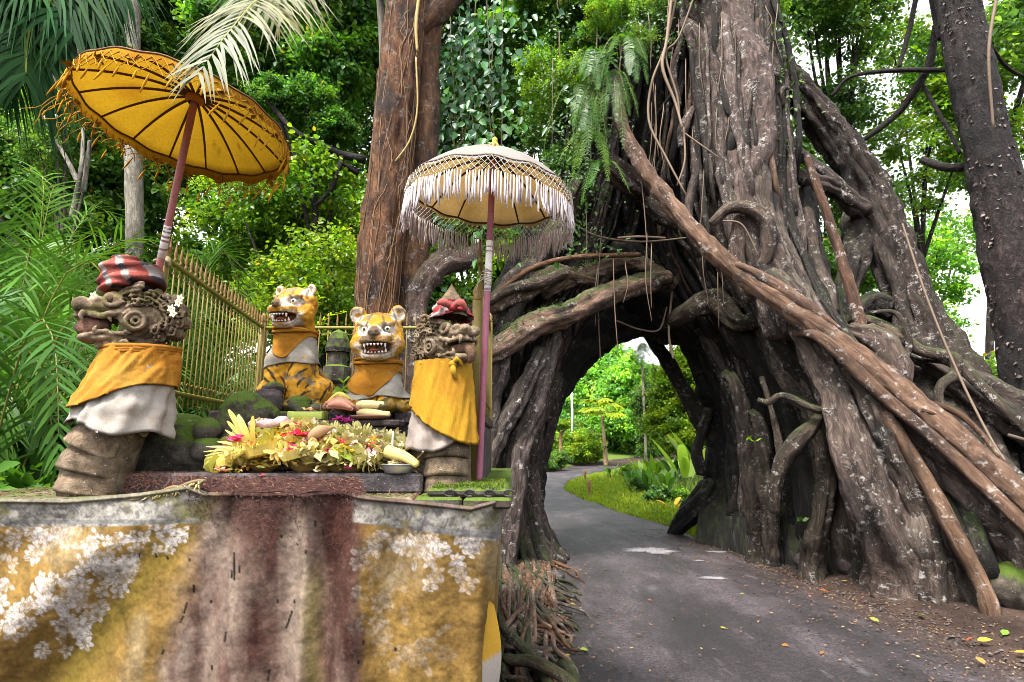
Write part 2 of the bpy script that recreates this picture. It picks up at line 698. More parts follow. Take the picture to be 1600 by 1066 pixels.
def bark_mat(name, dark, mid, light, lichen=0.5, moss=0.0, along=0.24, fine=26.0, bump=0.8, spots=1.0):
    k = NT(name)
    tc = k.attr("tc").outputs['Vector']
    col = k.attr("col").outputs['Color']
    lv = k.scale(tc, (1, 1, along))
    n1 = k.noise(lv, fine, 6, 0.65, 0.6)
    n2 = k.noise(lv, fine * 0.22, 4, 0.6)
    n3 = k.noise(tc, 3.2, 5, 0.62)
    c = k.cramp(n1, [(0.3, dark), (0.52, mid), (0.72, light)])
    c = k.mix(k.ramp(n2, 0.3, 0.7), k.mix(1.0, c, (0.55, 0.52, 0.5), 'MULTIPLY'), c)
    c = k.mix(1.0, c, col, 'MULTIPLY')
    wet = k.ramp(k.noise(k.scale(tc, (1, 1, .45)), 2.4, 5, 0.68), 0.5, 0.66)
    c = k.mix(k.math('MULTIPLY', wet, 0.82), c, (0.008, 0.0075, 0.008))
    # pale crusty lichen: blotches and specks
    sp = k.math('MULTIPLY', k.ramp(k.noise(tc, 38.0, 3, 0.6), 0.655, 0.70), k.ramp(k.noise(tc, 3.4, 5, 0.65), 0.44, 0.62))
    bl = k.math('MULTIPLY', k.ramp(k.noise(tc, 10.0, 8, 0.8), 0.53, 0.6), k.ramp(n3, 0.44, 0.56))
    li = k.math('MINIMUM', k.math('MULTIPLY', k.math('ADD', k.math('MULTIPLY', sp, spots), bl), lichen), 0.92)
    c = k.mix(li, c, k.mix(k.noise(tc, 40, 2), (0.2, 0.18, 0.165), (0.48, 0.45, 0.43)))
    if moss:
        nm = k.node("ShaderNodeNewGeometry")
        sx = k.node("ShaderNodeSeparateXYZ")
        k.link(nm.outputs['Normal'], sx.inputs[0])
        mf = k.math('MULTIPLY', k.ramp(k.math('ADD', sx.outputs['Z'], k.math('MULTIPLY', k.noise(k.obj(), 7, 6, 0.75), 2.6)), 1.55, 2.15), moss)
        c = k.mix(mf, c, k.mix(k.noise(tc, 60, 3), (0.012, 0.024, 0.006), (0.06, 0.085, 0.018)))
    k.base(c, 0.85, 0.25)
    h = k.math('ADD', n1, k.math('MULTIPLY', n2, 0.8))
    h = k.math('ADD', h, k.math('MULTIPLY', li, 0.25))
    h = k.math('ADD', h, k.math('MULTIPLY', k.noise(tc, 70.0, 4, 0.7), 0.35))
    k.bump(h, min(1.0, bump * 1.2), 0.05)
    return k.m


def col_mat(name, rough=0.75, spec=0.3, grain=0.25, gscale=60.0, bump=0.3, bdist=0.004, wear=None, metallic=0.0, weave=0, gain=1.0):
    """vertex colour with grain; wear=(colour, amount, scale) adds blotches"""
    k = NT(name)
    c = k.attr("col").outputs['Color']
    o = k.obj()
    n = k.noise(o, gscale, 5, 0.65)
    if gain != 1.0:
        c = k.mix(1.0, c, (gain, gain, gain), 'MULTIPLY')
    c = k.mix(grain, c, k.mix(1.0, c, k.cramp(n, [(0.25, (0.25, 0.25, 0.25)), (0.7, (1.35, 1.35, 1.35))]), 'MULTIPLY'))
    if wear:
        w = k.math('MULTIPLY', k.ramp(k.noise(o, wear[2], 7, 0.7), 0.62 - wear[1] * 0.25, 0.72 - wear[1] * 0.25), min(1, 0.4 + wear[1]))
        c = k.mix(w, c, wear[0])
    k.base(c, rough, spec)
    k.p.inputs['Metallic'].default_value = metallic
    h = n
    if weave:
        wv = k.node("ShaderNodeTexWave")
        wv.inputs['Scale'].default_value = weave
        k.link(o, wv.inputs['Vector'])
        h = k.math('ADD', n, k.math('MULTIPLY', wv.outputs['Fac'], 0.4))
    if bump:
        k.bump(h, bump, bdist)
    return k.m


def stone_mat(name, moss=0.3, dark=(0.035, 0.03, 0.028), mid=(0.13, 0.11, 0.095), light=(0.25, 0.22, 0.2), scale=9.0, tint=True):
    k = NT(name)
    o = k.pos()
    n = k.noise(o, scale, 7, 0.68)
    f = k.noise(o, scale * 11, 5, 0.7)
    c = k.cramp(n, [(0.3, dark), (0.5, mid), (0.72, light)])
    c = k.mix(0.5, c, k.mix(1.0, c, k.cramp(f, [(0.3, (0.3, 0.3, 0.3)), (0.7, (1.6, 1.6, 1.6))]), 'MULTIPLY'))
    if tint:
        c = k.mix(1.0, c, k.attr("col").outputs['Color'], 'MULTIPLY')
    w = k.ramp(k.noise(o, 55, 4, 0.6), 0.66, 0.7)
    c = k.mix(k.math('MULTIPLY', w, 0.55), c, (0.5, 0.48, 0.44))
    if moss:
        nm = k.node("ShaderNodeNewGeometry")
        sx = k.node("ShaderNodeSeparateXYZ")
        k.link(nm.outputs['Normal'], sx.inputs[0])
        s = k.math('ADD', k.math('MULTIPLY', sx.outputs['Z'], 0.35), k.noise(o, 7, 6, 0.7))
        mf = k.ramp(s, 0.95 - moss * 0.7, 1.15 - moss * 0.7)
        c = k.mix(mf, c, k.mix(k.noise(o, 90, 3), (0.02, 0.04, 0.006), (0.1, 0.15, 0.02)))
    k.base(c, 0.9, 0.2)
    k.bump(k.math('ADD', n, k.math('MULTIPLY', f, 0.5)), 0.7, 0.02)
    return k.m


M = {}
M['leaf'] = leaf_mat("leaf_green", (1, 1, 1))
M['leaf_dark'] = leaf_mat("leaf_dark_green", (0.95, 1.1, 0.9), 0.45)
M['leaf_light'] = leaf_mat("leaf_light_green", (1.75, 1.55, 0.8), 0.5)
M['leaf_yellow'] = leaf_mat("leaf_yellow_green", (2.1, 1.6, 0.7), 0.5)
M['leaf_blue'] = leaf_mat("leaf_blue_green", (0.6, 0.95, 1.5), 0.3, 0.16)
M['leaf_far'] = leaf_mat("leaf_haze_tint", (2.0, 2.05, 1.7), 0.5)  # distance haze put into the leaf colour as a paler tint
M['palm'] = leaf_mat("palm_leaf", (1, 1, 1), 0.3, 0.06, 0.4)
M['palm_dark'] = leaf_mat("dark_palm_leaf", (1, 1.1, 1), 0.3, 0.012, 0.5)
M['dry_palm'] = leaf_mat("dry_palm_leaf", (1, 1, 1), 0.25, 0.08, 0.5)
M['bark_core'] = bark_mat("shade_black_bark", (0.003, 0.003, 0.003), (0.008, 0.0075, 0.007), (0.022, 0.02, 0.018), 0.12, 0.25)  # dark inner bark, blackened further for the shade between the roots
M['bark_dark'] = bark_mat("dark_bark", (0.006, 0.005, 0.005), (0.022, 0.018, 0.016), (0.062, 0.054, 0.047), 0.5, 0.6)
M['bark'] = bark_mat("root_bark", (0.01, 0.008, 0.0075), (0.048, 0.037, 0.032), (0.135, 0.108, 0.093), 0.85, 0.45)
M['bark_pale'] = bark_mat("pale_lichen_bark", (0.02, 0.015, 0.014), (0.09, 0.069, 0.063), (0.215, 0.176, 0.16), 1.1, 0.3)
M['bark_moss'] = bark_mat("mossy_bark", (0.03, 0.022, 0.017), (0.1, 0.074, 0.058), (0.22, 0.165, 0.135), 0.8, 1.0)
M['bark_red'] = bark_mat("smooth_brown_bark", (0.035, 0.019, 0.012), (0.115, 0.07, 0.047), (0.225, 0.15, 0.105), 0.6, 0.0, 0.2, 16, 0.6, 1.3)
M['bark_brown'] = bark_mat("vined_brown_bark", (0.022, 0.011, 0.006), (0.1, 0.05, 0.024), (0.22, 0.125, 0.066), 0.35, 0.0, 0.25, 18, 1.0)
M['bark_black'] = bark_mat("black_flaky_bark", (0.003, 0.0025, 0.003), (0.014, 0.011, 0.012), (0.05, 0.04, 0.037), 0.06, 0.1, 0.5, 22, 1.0)
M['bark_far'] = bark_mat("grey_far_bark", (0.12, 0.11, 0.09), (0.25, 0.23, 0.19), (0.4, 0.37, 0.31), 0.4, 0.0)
M['vine'] = col_mat("vine_skin", 0.7, 0.25, 0.4, 40, 0.3)
M['paint'] = col_mat("weathered_paint", 0.6, 0.35, 0.35, 45, 0.3, 0.004, ((0.09, 0.06, 0.035), 0.15, 14))
M['statue_paint'] = col_mat("weathered_statue_paint", 0.75, 0.25, 0.35, 38, 0.5, 0.006, ((0.16, 0.105, 0.045), 0.12, 13), 0.0, 0, 0.7)
M['bone'] = col_mat("white_painted_teeth", 0.6, 0.3, 0.3, 50, 0.2)
M['cloth'] = col_mat("old_cotton_cloth", 0.92, 0.12, 0.3, 130, 0.45, 0.004, None, 0.0, 220, 0.5)


def canopy_mat(name, lining):
    """umbrella cloth: outer colour from the attribute, inner side tinted by its lining, some light comes through"""
    k = NT(name)
    c = k.attr("col").outputs['Color']
    c = k.mix(0.35, c, k.mix(1.0, c, k.cramp(k.noise(k.obj(), 70, 5, 0.7), [(0.25, (0.3, 0.3, 0.3)), (0.7, (1.35, 1.35, 1.35))]), 'MULTIPLY'))
    geo = k.node("ShaderNodeNewGeometry").outputs['Backfacing']
    c = k.mix(geo, c, k.mix(1.0, c, lining, 'MULTIPLY'))
    d = k.node("ShaderNodeBsdfDiffuse")
    t = k.node("ShaderNodeBsdfTranslucent")
    k.link(c, d.inputs['Color'])
    k.link(k.mix(1.0, c, lining, 'MULTIPLY'), t.inputs['Color'])
    x = k.node("ShaderNodeMixShader")
    x.inputs[0].default_value = 0.42
    k.link(d.outputs[0], x.inputs[1])
    k.link(t.outputs[0], x.inputs[2])
    k.link(x.outputs[0], k.out.inputs['Surface'])
    return k.m


M['umbrella'] = canopy_mat("umbrella_cloth", (0.72, 0.7, 0.5))
M['umbrella_white'] = canopy_mat("white_umbrella_cloth", (1.0, 0.82, 0.5))
M['fringe'] = col_mat("cotton_fringe", 0.95, 0.1, 0.3, 200, 0.3, gain=0.8)
M['stone'] = stone_mat("weathered_stone", 0.25)
M['stone_moss'] = stone_mat("mossy_stone", 0.62, (0.02, 0.018, 0.016), (0.06, 0.052, 0.045), (0.13, 0.115, 0.1))
M['stone_dark'] = stone_mat("dark_volcanic_stone", 0.12, (0.015, 0.013, 0.015), (0.05, 0.042, 0.045), (0.13, 0.11, 0.115))
M['stone_carved'] = stone_mat("carved_sandstone", 0.27, (0.035, 0.028, 0.021), (0.135, 0.108, 0.08), (0.29, 0.24, 0.19), 12)
M['palmstrip'] = leaf_mat("cut_palm_strip", (1, 1, 1), 0.2, 0.06, 0.5)
M['petal'] = leaf_mat("flower_petal", (1, 1, 1), 0.3, 0.04, 0.5)
M['metal'] = col_mat("aluminium", 0.32, 0.5, 0.15, 80, 0.1, 0.001, None, 0.85)
M['plain'] = col_mat("matt_surface", 0.7, 0.3, 0.2, 60, 0.15)
# ------------------------------------------------------------------ ground, road, verge, hills
ROAD_R = np.array([(5.2, -6), (4.6, 0), (4.15, 4.0), (4.0, 6.5), (3.65, 9.0), (3.55, 11), (3.45, 13), (2.75, 16.2), (2.25, 19.5), (2.05, 23), (2.6, 27.5), (4.0, 32), (7.5, 41), (16, 52), (30, 58)])
ROAD_L = np.array([(0.3, -6), (0.35, 0), (0.5, 4.0), (0.62, 6.5), (0.68, 9.0), (0.68, 11), (0.75, 14), (0.85, 17), (0.8, 20), (0.75, 24), (1.0, 29), (2.2, 35), (6.0, 45), (16, 58), (30, 66)])


def ground_z(x, y):
    P = np.stack([x, y, 0 * x], -1)
    z = 0.03 * fbm(P, 0.9, 3, 5)
    # bank with the surface roots between altar and road, and a slope under the altar side
    xl = np.interp(y, ROAD_L[:, 1], ROAD_L[:, 0])
    xr = np.interp(y, ROAD_R[:, 1], ROAD_R[:, 0])
    z = z + 0.17 * smooth(0.05, 1.5, xl - x) + 0.5 * smooth(1.5, 9, xl - x)
    z = z + 0.10 * smooth(0.1, 1.2, x - xr) + 0.35 * smooth(1.0, 6, x - xr) * smooth(3, 8, y)
    on = smooth(-0.5, 0.1, x - xl) * smooth(-0.5, 0.1, xr - x)
    z = z * (1 - on) - 0.03 * on
    far = smooth(30, 110, np.hypot(x, y))
    return z + far * 2.0


def grid_axis(core, step, far, ratio=1.25):
    a = [core]
    s = step
    while a[-1] < far:
        s *= ratio
        a.append(a[-1] + s)
    return a


gx = np.array(sorted([-v for v in grid_axis(6, .12, 300)] + list(np.arange(-5.9, 9, .12)) + grid_axis(9, .12, 300)))
gy = np.array(sorted([-v for v in grid_axis(1, .15, 40)] + list(np.arange(-.9, 24, .12)) + list(np.arange(24, 66, .3)) + grid_axis(66, .4, 420)))
X, Y = np.meshgrid(gx, gy, indexing='ij')
Z = ground_z(X, Y)
nx, ny = X.shape
ii = (np.arange(nx - 1)[:, None] * ny + np.arange(ny - 1)[None, :]).ravel()
k = NT("soil_and_grass")
p = k.pos()
at = k.attr("col").outputs['Color']
n = k.noise(p, 2.2, 6, 0.65)
f = k.noise(p, 45, 5, 0.7)
soil = k.cramp(k.math('ADD', k.math('MULTIPLY', n, 0.5), k.math('MULTIPLY', f, 0.5)), [(0.34, (0.009, 0.006, 0.005)), (0.5, (0.03, 0.019, 0.015)), (0.66, (0.075, 0.05, 0.04))])
grs = k.cramp(f, [(0.3, (0.02, 0.04, 0.006)), (0.55, (0.07, 0.11, 0.015)), (0.75, (0.14, 0.17, 0.03))])
sx = k.node("ShaderNodeSeparateColor")
k.link(at, sx.inputs[0])
k.base(k.mix(k.ramp(k.math('ADD', sx.outputs[1], k.math('MULTIPLY', n, 0.5)), 0.6, 0.85), soil, grs), 0.95, 0.15)
k.bump(k.math('ADD', n, k.math('MULTIPLY', f, 0.6)), 0.8, 0.03)
xl = np.interp(Y, ROAD_L[:, 1], ROAD_L[:, 0])
xr = np.interp(Y, ROAD_R[:, 1], ROAD_R[:, 0])
green = np.maximum(smooth(0.05, 0.4, X - xr) * smooth(11.2, 12.5, Y), np.maximum(smooth(0.3, 0.8, xl - X) * smooth(17, 22, Y), smooth(1.5, 3.5, xl - X) * 0.4))
mb = MB()
mb.add(np.stack([X, Y, Z], -1).reshape(-1, 3), [np.stack([ii, ii + ny, ii + ny + 1, ii + 1], -1)], np.stack([0 * green, green, 0 * green], -1).reshape(-1, 3))
ground = tag(mb.build("ground", k.m, org=(0, 0, 0)), kind='structure')

k = NT("worn_asphalt")
p = k.pos()
n = k.noise(k.scale(p, (1, 0.45, 1)), 1.3, 5, 0.62)
f = k.noise(p, 120, 4, 0.75)
g = k.noise(p, 34, 6, 0.78)
e = k.attr("col").outputs['Color']
c = k.cramp(n, [(0.36, (0.009, 0.0075, 0.0085)), (0.5, (0.021, 0.0175, 0.0195)), (0.64, (0.052, 0.044, 0.048))])
c = k.mix(0.75, c, k.mix(1.0, c, k.cramp(f, [(0.36, (0.2, 0.2, 0.2)), (0.64, (2.2, 2.1, 2.15))]), 'MULTIPLY'))
c = k.mix(0.85, c, k.mix(1.0, c, k.cramp(g, [(0.38, (0.3, 0.3, 0.32)), (0.5, (0.95, 0.93, 0.95)), (0.62, (2.1, 2.0, 2.05))]), 'MULTIPLY'))
sx = k.node("ShaderNodeSeparateColor")
k.link(e, sx.inputs[0])
dirt = k.ramp(k.math('ADD', sx.outputs[0], k.math('MULTIPLY', g, 0.9)), 0.75, 1.15)
c = k.mix(dirt, c, k.cramp(f, [(0.34, (0.012, 0.007, 0.006)), (0.66, (0.075, 0.043, 0.034))]))
st = k.ramp(k.noise(k.scale(p, (2.6, 0.8, 1)), 1.6, 5, 0.66), 0.6, 0.72)
c = k.mix(k.math('MULTIPLY', st, 0.45), c, (0.13, 0.118, 0.128))
k.base(c, k.node("ShaderNodeMapRange").outputs[0] if False else 0.62, 0.4)
k.bump(k.math('ADD', f, g), 0.9, 0.02)
S = np.concatenate([np.arange(-6, 30, .15), np.arange(30, 66, .6)])


def road_edge(tab, s):
    t = np.linspace(0, 1, len(tab))
    q = spline(np.column_stack([tab, 0 * tab[:, 0]]), 420)[:, :2]
    return q


RL, RR = road_edge(ROAD_L, 0), road_edge(ROAD_R, 0)
nl = 26
t = np.linspace(-0.06, 1.06, nl)
jit = lambda q, s: 0.09 * fbm(np.column_stack([q, 0 * q[:, 0]]), 1.6, 3, s)
A_, B_ = RL.copy(), RR.copy()
A_[:, 0] += jit(RL, 3)
B_[:, 0] += jit(RR, 4)
V = A_[:, None, :] * (1 - t)[None, :, None] + B_[:, None, :] * t[None, :, None]
zz = ground_z(V[..., 0], V[..., 1]) * 0.15 + 0.012 + 0.03 * np.sin(np.pi * np.clip(t, 0, 1))[None, :]
zz += (.06 * smooth(20, 30, V[..., 1]))
zz[:, 0] = zz[:, -1] = -0.06
V = np.dstack([V, zz])
edge = np.exp(-np.minimum(t - t[0], t[-1] - t) / 0.05)
wide = smooth(0.7, 1.04, t)[None, :] * smooth(11.5, 7, V[..., 1]) * 0.7
ed = np.maximum(np.broadcast_to(edge, V.shape[:2]), wide)
ii = (np.arange(len(RL) - 1)[:, None] * nl + np.arange(nl - 1)[None, :]).ravel()
mb = MB()
mb.add(V.reshape(-1, 3), [np.stack([ii, ii + 1, ii + nl + 1, ii + nl], -1)], np.stack([ed, ed, ed], -1).reshape(-1, 3))
road = tag(mb.build("road", k.m, org=(0, 0, 0)), kind='structure')

# pale mottled patches on the asphalt
k = NT("pale_road_patch")
c = k.cramp(k.noise(k.pos(), 60, 5, 0.7), [(0.38, (0.06, 0.055, 0.06)), (0.5, (0.17, 0.165, 0.175)), (0.66, (0.34, 0.335, 0.355))])
pm = k.math('ADD', k.math('MULTIPLY', k.attr('col').outputs['Fac'], 1.3), k.math('MULTIPLY', k.noise(k.pos(), 14, 6, 0.75), 0.9))
c = k.mix(k.ramp(pm, 0.55, 0.95), (0.032, 0.028, 0.032), c)
k.base(c, 0.6, 0.4)


def pale_patch(px, py, w, h, seed):
    c0 = G(px, py, 0.03)
    a = np.linspace(0, 2 * np.pi, 60, endpoint=False)
    r = 1 + 0.75 * fbm(np.column_stack([np.cos(a) * 1.5 + seed, np.sin(a) * 1.5, 0 * a]), 1.4, 4, seed)
    dx = w * r * np.cos(a)
    dy = h * r * np.sin(a)
    xx, yy = c0[0] + dx - dy * 0.05, c0[1] + dy
    u = np.clip((xx - np.interp(yy, ROAD_L[:, 1], ROAD_L[:, 0])) / (np.interp(yy, ROAD_R[:, 1], ROAD_R[:, 0]) - np.interp(yy, ROAD_L[:, 1], ROAD_L[:, 0])), 0, 1)
    zv = ground_z(xx, yy) * 0.15 + 0.012 + 0.03 * np.sin(np.pi * u) + 0.004
    V = np.vstack([np.column_stack([xx, yy, zv]), (c0[0], c0[1], zv.mean() + 0.002)])
    j = np.arange(60)
    mb = MB()
    mb.add(V, [np.stack([j, (j + 1) % 60, 0 * j + 60], -1)])
    mb.c[0][:60] = 0
    return mb.build("pale_mark", k.m)


for i, (px, py, w, h, s, lab) in enumerate([(1018, 861, .42, .3, 11, "large pale patch on the grey road before the tree arch"), (1122, 861, .2, .09, 12, "thin white streak beside the arch's dark right foot"),
                                            (1115, 904, .2, .12, 13, "white streak nearest the camera on the road"), (1092, 876, .1, .05, 14, "smallest white fleck between the road patches")]):
    tag(pale_patch(px, py, w, h, s), lab, "road marking", "pale marks on the road")

# hills behind the arch
mb = MB()
hx = np.linspace(-170, 190, 110)
hy = np.linspace(95, 200, 26)
X, Y = np.meshgrid(hx, hy, indexing='ij')
Z = 2 + (22 + 9 * fbm(np.stack([X, 0 * X, 0 * X], -1), 0.02, 3, 8)) * smooth(95, 175, Y) + 2.0 * fbm(np.stack([X, Y, 0 * X], -1), 0.2, 3, 9)
ii = (np.arange(109)[:, None] * 26 + np.arange(25)[None, :]).ravel()
mb.add(np.stack([X, Y, Z], -1).reshape(-1, 3), [np.stack([ii, ii + 26, ii + 27, ii + 1], -1)])
k = NT("wooded_hill")
k.base(k.cramp(k.noise(k.pos(), 0.5, 6, 0.7), [(0.3, (0.03, 0.055, 0.03)), (0.7, (0.1, 0.15, 0.07))]), 0.95, 0.1)
tag(mb.build("hills", k.m, org=(0, 0, 0)), kind='structure')

# ------------------------------------------------------------------ stone altar
AT = 1.57
altar = empty("stone_altar", (-1.4, 3.6, 0), "stepped stone altar holding the four animal statues and the offerings", "altar")
mb = MB()
mb.box((-2.95, 3.05, -0.1), (-0.3, 6.4, AT - 0.06), bev=.02)
mb.build("plinth", M['stone_dark'], altar, False)
mb = MB()
n_ = 12
for i in range(n_):
    x0 = -3.0 + i * 3.0 / n_
    mb2 = MB()
    j = 0.004 * math.sin(i * 5.1)
    mb2.box((x0 + .004, 2.955 + j, AT - 0.055 + j * .5), (x0 + 3.0 / n_ - .004, 3.5, AT + j * .5), (0.9 + .1 * math.sin(i * 3), .86, .8), .012)
    mb2.build("rim_stone", M['stone_moss'] if i > 9 else M['stone_carved'], altar, False)
for i in range(7):
    y0 = 3.5 + i * .4
    for sx in (-3.0, -.5):
        mb2 = MB()
        mb2.box((sx + .004, y0 + .004, AT - 0.055), (sx + .496, y0 + .396, AT + .004 * math.sin(i * 3 + sx)), (.8, .8, .75), .012)
        mb2.build("rim_stone", M['stone_moss'], altar, False)
# offering slab
a, b = W(155, 740, 3.2), W(660, 740, 3.2)
SLZ = a[2]
mb = MB()
mb.box((a[0], 3.2, AT - .002), (b[0], 3.95, SLZ), bev=.014)
slab = mb.build("offering_slab", M['stone_dark'], altar, False)
# upper tier
T2 = 2.06
mb = MB()
mb.box((-2.08, 3.98, AT - .003), (-.2, 5.6, T2 - .09), bev=.012)
mb.build("upper_tier", M['stone_dark'], altar, False)
for i in range(6):
    mb = MB()
    x0 = -2.1 + i * 1.92 / 6
    mb.box((x0 + .003, 3.95, T2 - .088), (x0 + .317, 5.6, T2 - .004 * (i % 3)), (.85 + .05 * (i % 2), .8, .78), .012)
    mb.build("tier_slab", M['stone_moss'] if i in (1, 5) else M['stone_dark'], altar, False)
a, b = W(459, 656, 3.74), W(601, 656, 3.74)
mb = MB()
mb.box((a[0], 3.74, SLZ - .004), (b[0], 3.978, a[2] - .045), (1.25, 1.2, 1.25), .01)
mb.build("step_block", M['stone_dark'], altar, False)
mb = MB()
mb.box((a[0] - .015, 3.725, a[2] - .043), (b[0] + .1, 3.947, a[2]), (1.1, .95, .9), .01)
mb.build("step_block_cap", M['stone_dark'], altar, False)
# carved corner stone on the right, thick moss on its top
a = W(668, 772, 3.02)
mb = MB()
mb.box((a[0], 3.0, AT - .001), (-.02, 3.55, AT + .045), bev=.015)
cs = mb.build("corner_stone", M['stone_moss'], altar, False)
mb = MB()
for i in range(4):
    c = np.array((a[0] + .12 + i * .1, 2.992, AT + .02))
    th = np.linspace(0, 2 * np.pi * .8, 9)
    mb.tube(np.column_stack([c[0] + .03 * np.cos(th), 0 * th + c[1], c[2] + .016 * np.sin(th)]), .005, 5)
mb.build("carved_scroll", M['stone_dark'], cs)
mb = MB()
r_ = np.random.default_rng(3)
N = 2600
x = r_.uniform(a[0] + .03, -.04, N)
y = r_.uniform(3.0, 3.5, N)
z = AT + .04 + .03 * np.maximum(0, fbm(np.column_stack([x, y, 0 * x]), 9, 2, 3))
dd = np.column_stack([r_.normal(0, .5, N), r_.normal(0, .5, N), np.ones(N)])
g_ = r_.uniform(.5, 1.5, N)[:, None]
mb.leaves(np.column_stack([x, y, z]), dd, np.column_stack([r_.normal(0, 1, (N, 2)), 0 * x]), .018, .004, g_ * np.array((.09, .14, .015)), simple=True)
tag(mb.build("moss", M['leaf'], None), "bright green moss cushion on the altar's right corner stone", "moss", kind='stuff')

# ------------------------------------------------------------------ old yellow cloth round the altar
def cloth_front(px, zf):
    """y of the cloth front at photo column px; zf 0 top .. 1 bottom"""
    s = smooth(0, .25, zf)
    y = 2.915 + 0 * px
    y -= (.05 + .10 * zf) * np.exp(-((px - 430) / 210.0) ** 2)
    y += (.075 * np.sin((px - 300) / 26.0 + 1.2 * zf) * .5) * np.exp(-((px - 500) / 150.0) ** 2) * (.3 + .7 * s) * 1.8
    y -= .085 * np.exp(-((px - 500 - 10 * zf) / 15.0) ** 2) * (1.15 - .3 * zf)
    y += .085 * np.exp(-((px - 545 + 8 * zf) / 20.0) ** 2) * (.8 + .2 * zf)
    y += .075 * np.exp(-((px - 385 + 30 * zf) / 24.0) ** 2) * (.5 + .5 * s)
    dg = px + 330 * (zf - .1)                     # folds fanning down to the left from under the slab
    y += .06 * np.sin(dg / 44.0) * np.exp(-((px - 235 + 150 * zf) / 120.0) ** 2) * s
    y += .03 * np.sin((px + 500 * (zf - .1)) / 60.0) * smooth(330, 150, px) * s
    y += .16 * smooth(752, 800, px) ** 2
    y += .02 * np.sin((px - 600) / 22.0 + 2.5 * zf) * smooth(560, 640, px) * (1 - smooth(760, 785, px)) * s
    y += .014 * np.sin(px / 55.0 + 2 * zf)
    return y


def cloth_top(px):
    """z of the cloth's upper edge"""
    pts = np.array([(-250, 776), (0, 778), (130, 780), (250, 768), (320, 757), (345, 768), (430, 768), (540, 766), (600, 774), (700, 786), (738, 791), (765, 784), (793, 779)])
    py = np.interp(px, pts[:, 0], pts[:, 1])
    return np.array([W(p_, q_, 2.93)[2] for p_, q_ in zip(px, py)])


nu, nv_ = 620, 250
pxs = np.linspace(-250, 792, nu)
ct = cloth_top(pxs)
zf = np.linspace(0, 1, nv_)
PX, ZF = np.meshgrid(pxs, zf, indexing='ij')
YC = cloth_front(PX, ZF)
ZC = ct[:, None] + (0.45 - ct[:, None]) * ZF
XC = (PX - 800) / FPX / CP * 2.88
XC = XC - (.035 * smooth(.0, .12, ZF) + .06 * ZF) * smooth(500, 792, PX)
V = np.stack([XC, YC, ZC], -1)
nn = .009 * fbm(V.reshape(-1, 3), 15, 4, 21).reshape(PX.shape) + .010 * np.abs(fbm(V.reshape(-1, 3) * (1, 1, .25), 11, 3, 23)).reshape(PX.shape) + .018 * fbm(V.reshape(-1, 3) * (1, 1, .35), 5, 2, 22).reshape(PX.shape)
V[..., 1] -= nn
# the roll at the top edge
roll = .014 * np.exp(-((ZF - .012) / .008) ** 2)
V[..., 1] -= roll * 1.3
# side panel round the right corner
ns = 90
sy = np.linspace(0, 1, ns)
side = np.zeros((ns, nv_, 3))
side[..., 0] = V[-1, :, 0][None, :] + .015 * np.sin(sy * 9)[:, None] - .012 * sy[:, None]
side[..., 1] = V[-1, :, 1][None, :] + (sy * 1.6)[:, None] + .01
side[..., 2] = V[-1, :, 2][None, :]
V = np.concatenate([V, side[1:]], 0)
nu2 = V.shape[0]
ppx, ppy = project(V.reshape(-1, 3))
ppx[nu * nv_:] = 700 + (V.reshape(-1, 3)[nu * nv_:, 1] - 2.9) * 250
ppy[nu * nv_:] = np.tile(ppy[(nu - 1) * nv_:nu * nv_], ns - 1)
Q3 = np.column_stack([ppx, ppy, 0 * ppx])


def lerp3(a, b, t):
    return np.asarray(a) * (1 - t[:, None]) + np.asarray(b) * t[:, None]


warp = 12 * fbm(Q3, .012, 3, 31)
cc = np.tile(np.array((.41, .25, .07)), (len(ppx), 1))
cc = lerp3(cc, (.29, .17, .045), smooth(-.1, .5, fbm(Q3, .008, 4, 33)) * .8)
cc = lerp3(cc, (.6, .5, .33), smooth(.12, .5, fbm(Q3 * (1, .5, 1), .014, 5, 34)) * .42)
# olive seep at the lower left fold
cc = lerp3(cc, (.23, .17, .02), np.exp(-((ppx - 225 + (ppy - 900) * .75 + warp * 2) / 38.0) ** 2) * smooth(780, 860, ppy) * .75)
# mauve and earth-red run in the middle
mid = smooth(300, 350, ppx + warp * 3 + (ppy - 800) * .30) * (1 - smooth(548, 572, ppx + warp * .6))
pale = np.clip(.5 + 1.5 * fbm(Q3 * (1.3, .32, 1), .02, 5, 35), 0, 1)
midc = lerp3(np.tile(np.array((.19, .095, .078)), (len(ppx), 1)), (.47, .36, .29), pale)
cc = cc * (1 - mid[:, None]) + midc * mid[:, None]
red = np.exp(-((ppx - 395 - (ppy - 770) * .02 + warp * 1.6) / 36.0) ** 2) + np.exp(-((ppx - 537 + warp) / 30.0) ** 2) + .9 * np.exp(-((ppx - 440 + warp) / 100.0) ** 2) * (1 - smooth(760, 860, ppy + warp * 3))
red = np.clip(red * (.55 + .9 * fbm(Q3 * (1, .3, 1), .03, 4, 36)) + .25 * (red > .4), 0, 1)
cc = lerp3(cc, (.095, .034, .024), red * .92)
yl = np.exp(-((ppx - 487 + warp * .6) / 14.0) ** 2) * smooth(850, 940, ppy)
cc = lerp3(cc, (.42, .33, .12), yl * .8)
# printed white flowers
r_ = np.random.default_rng(12)


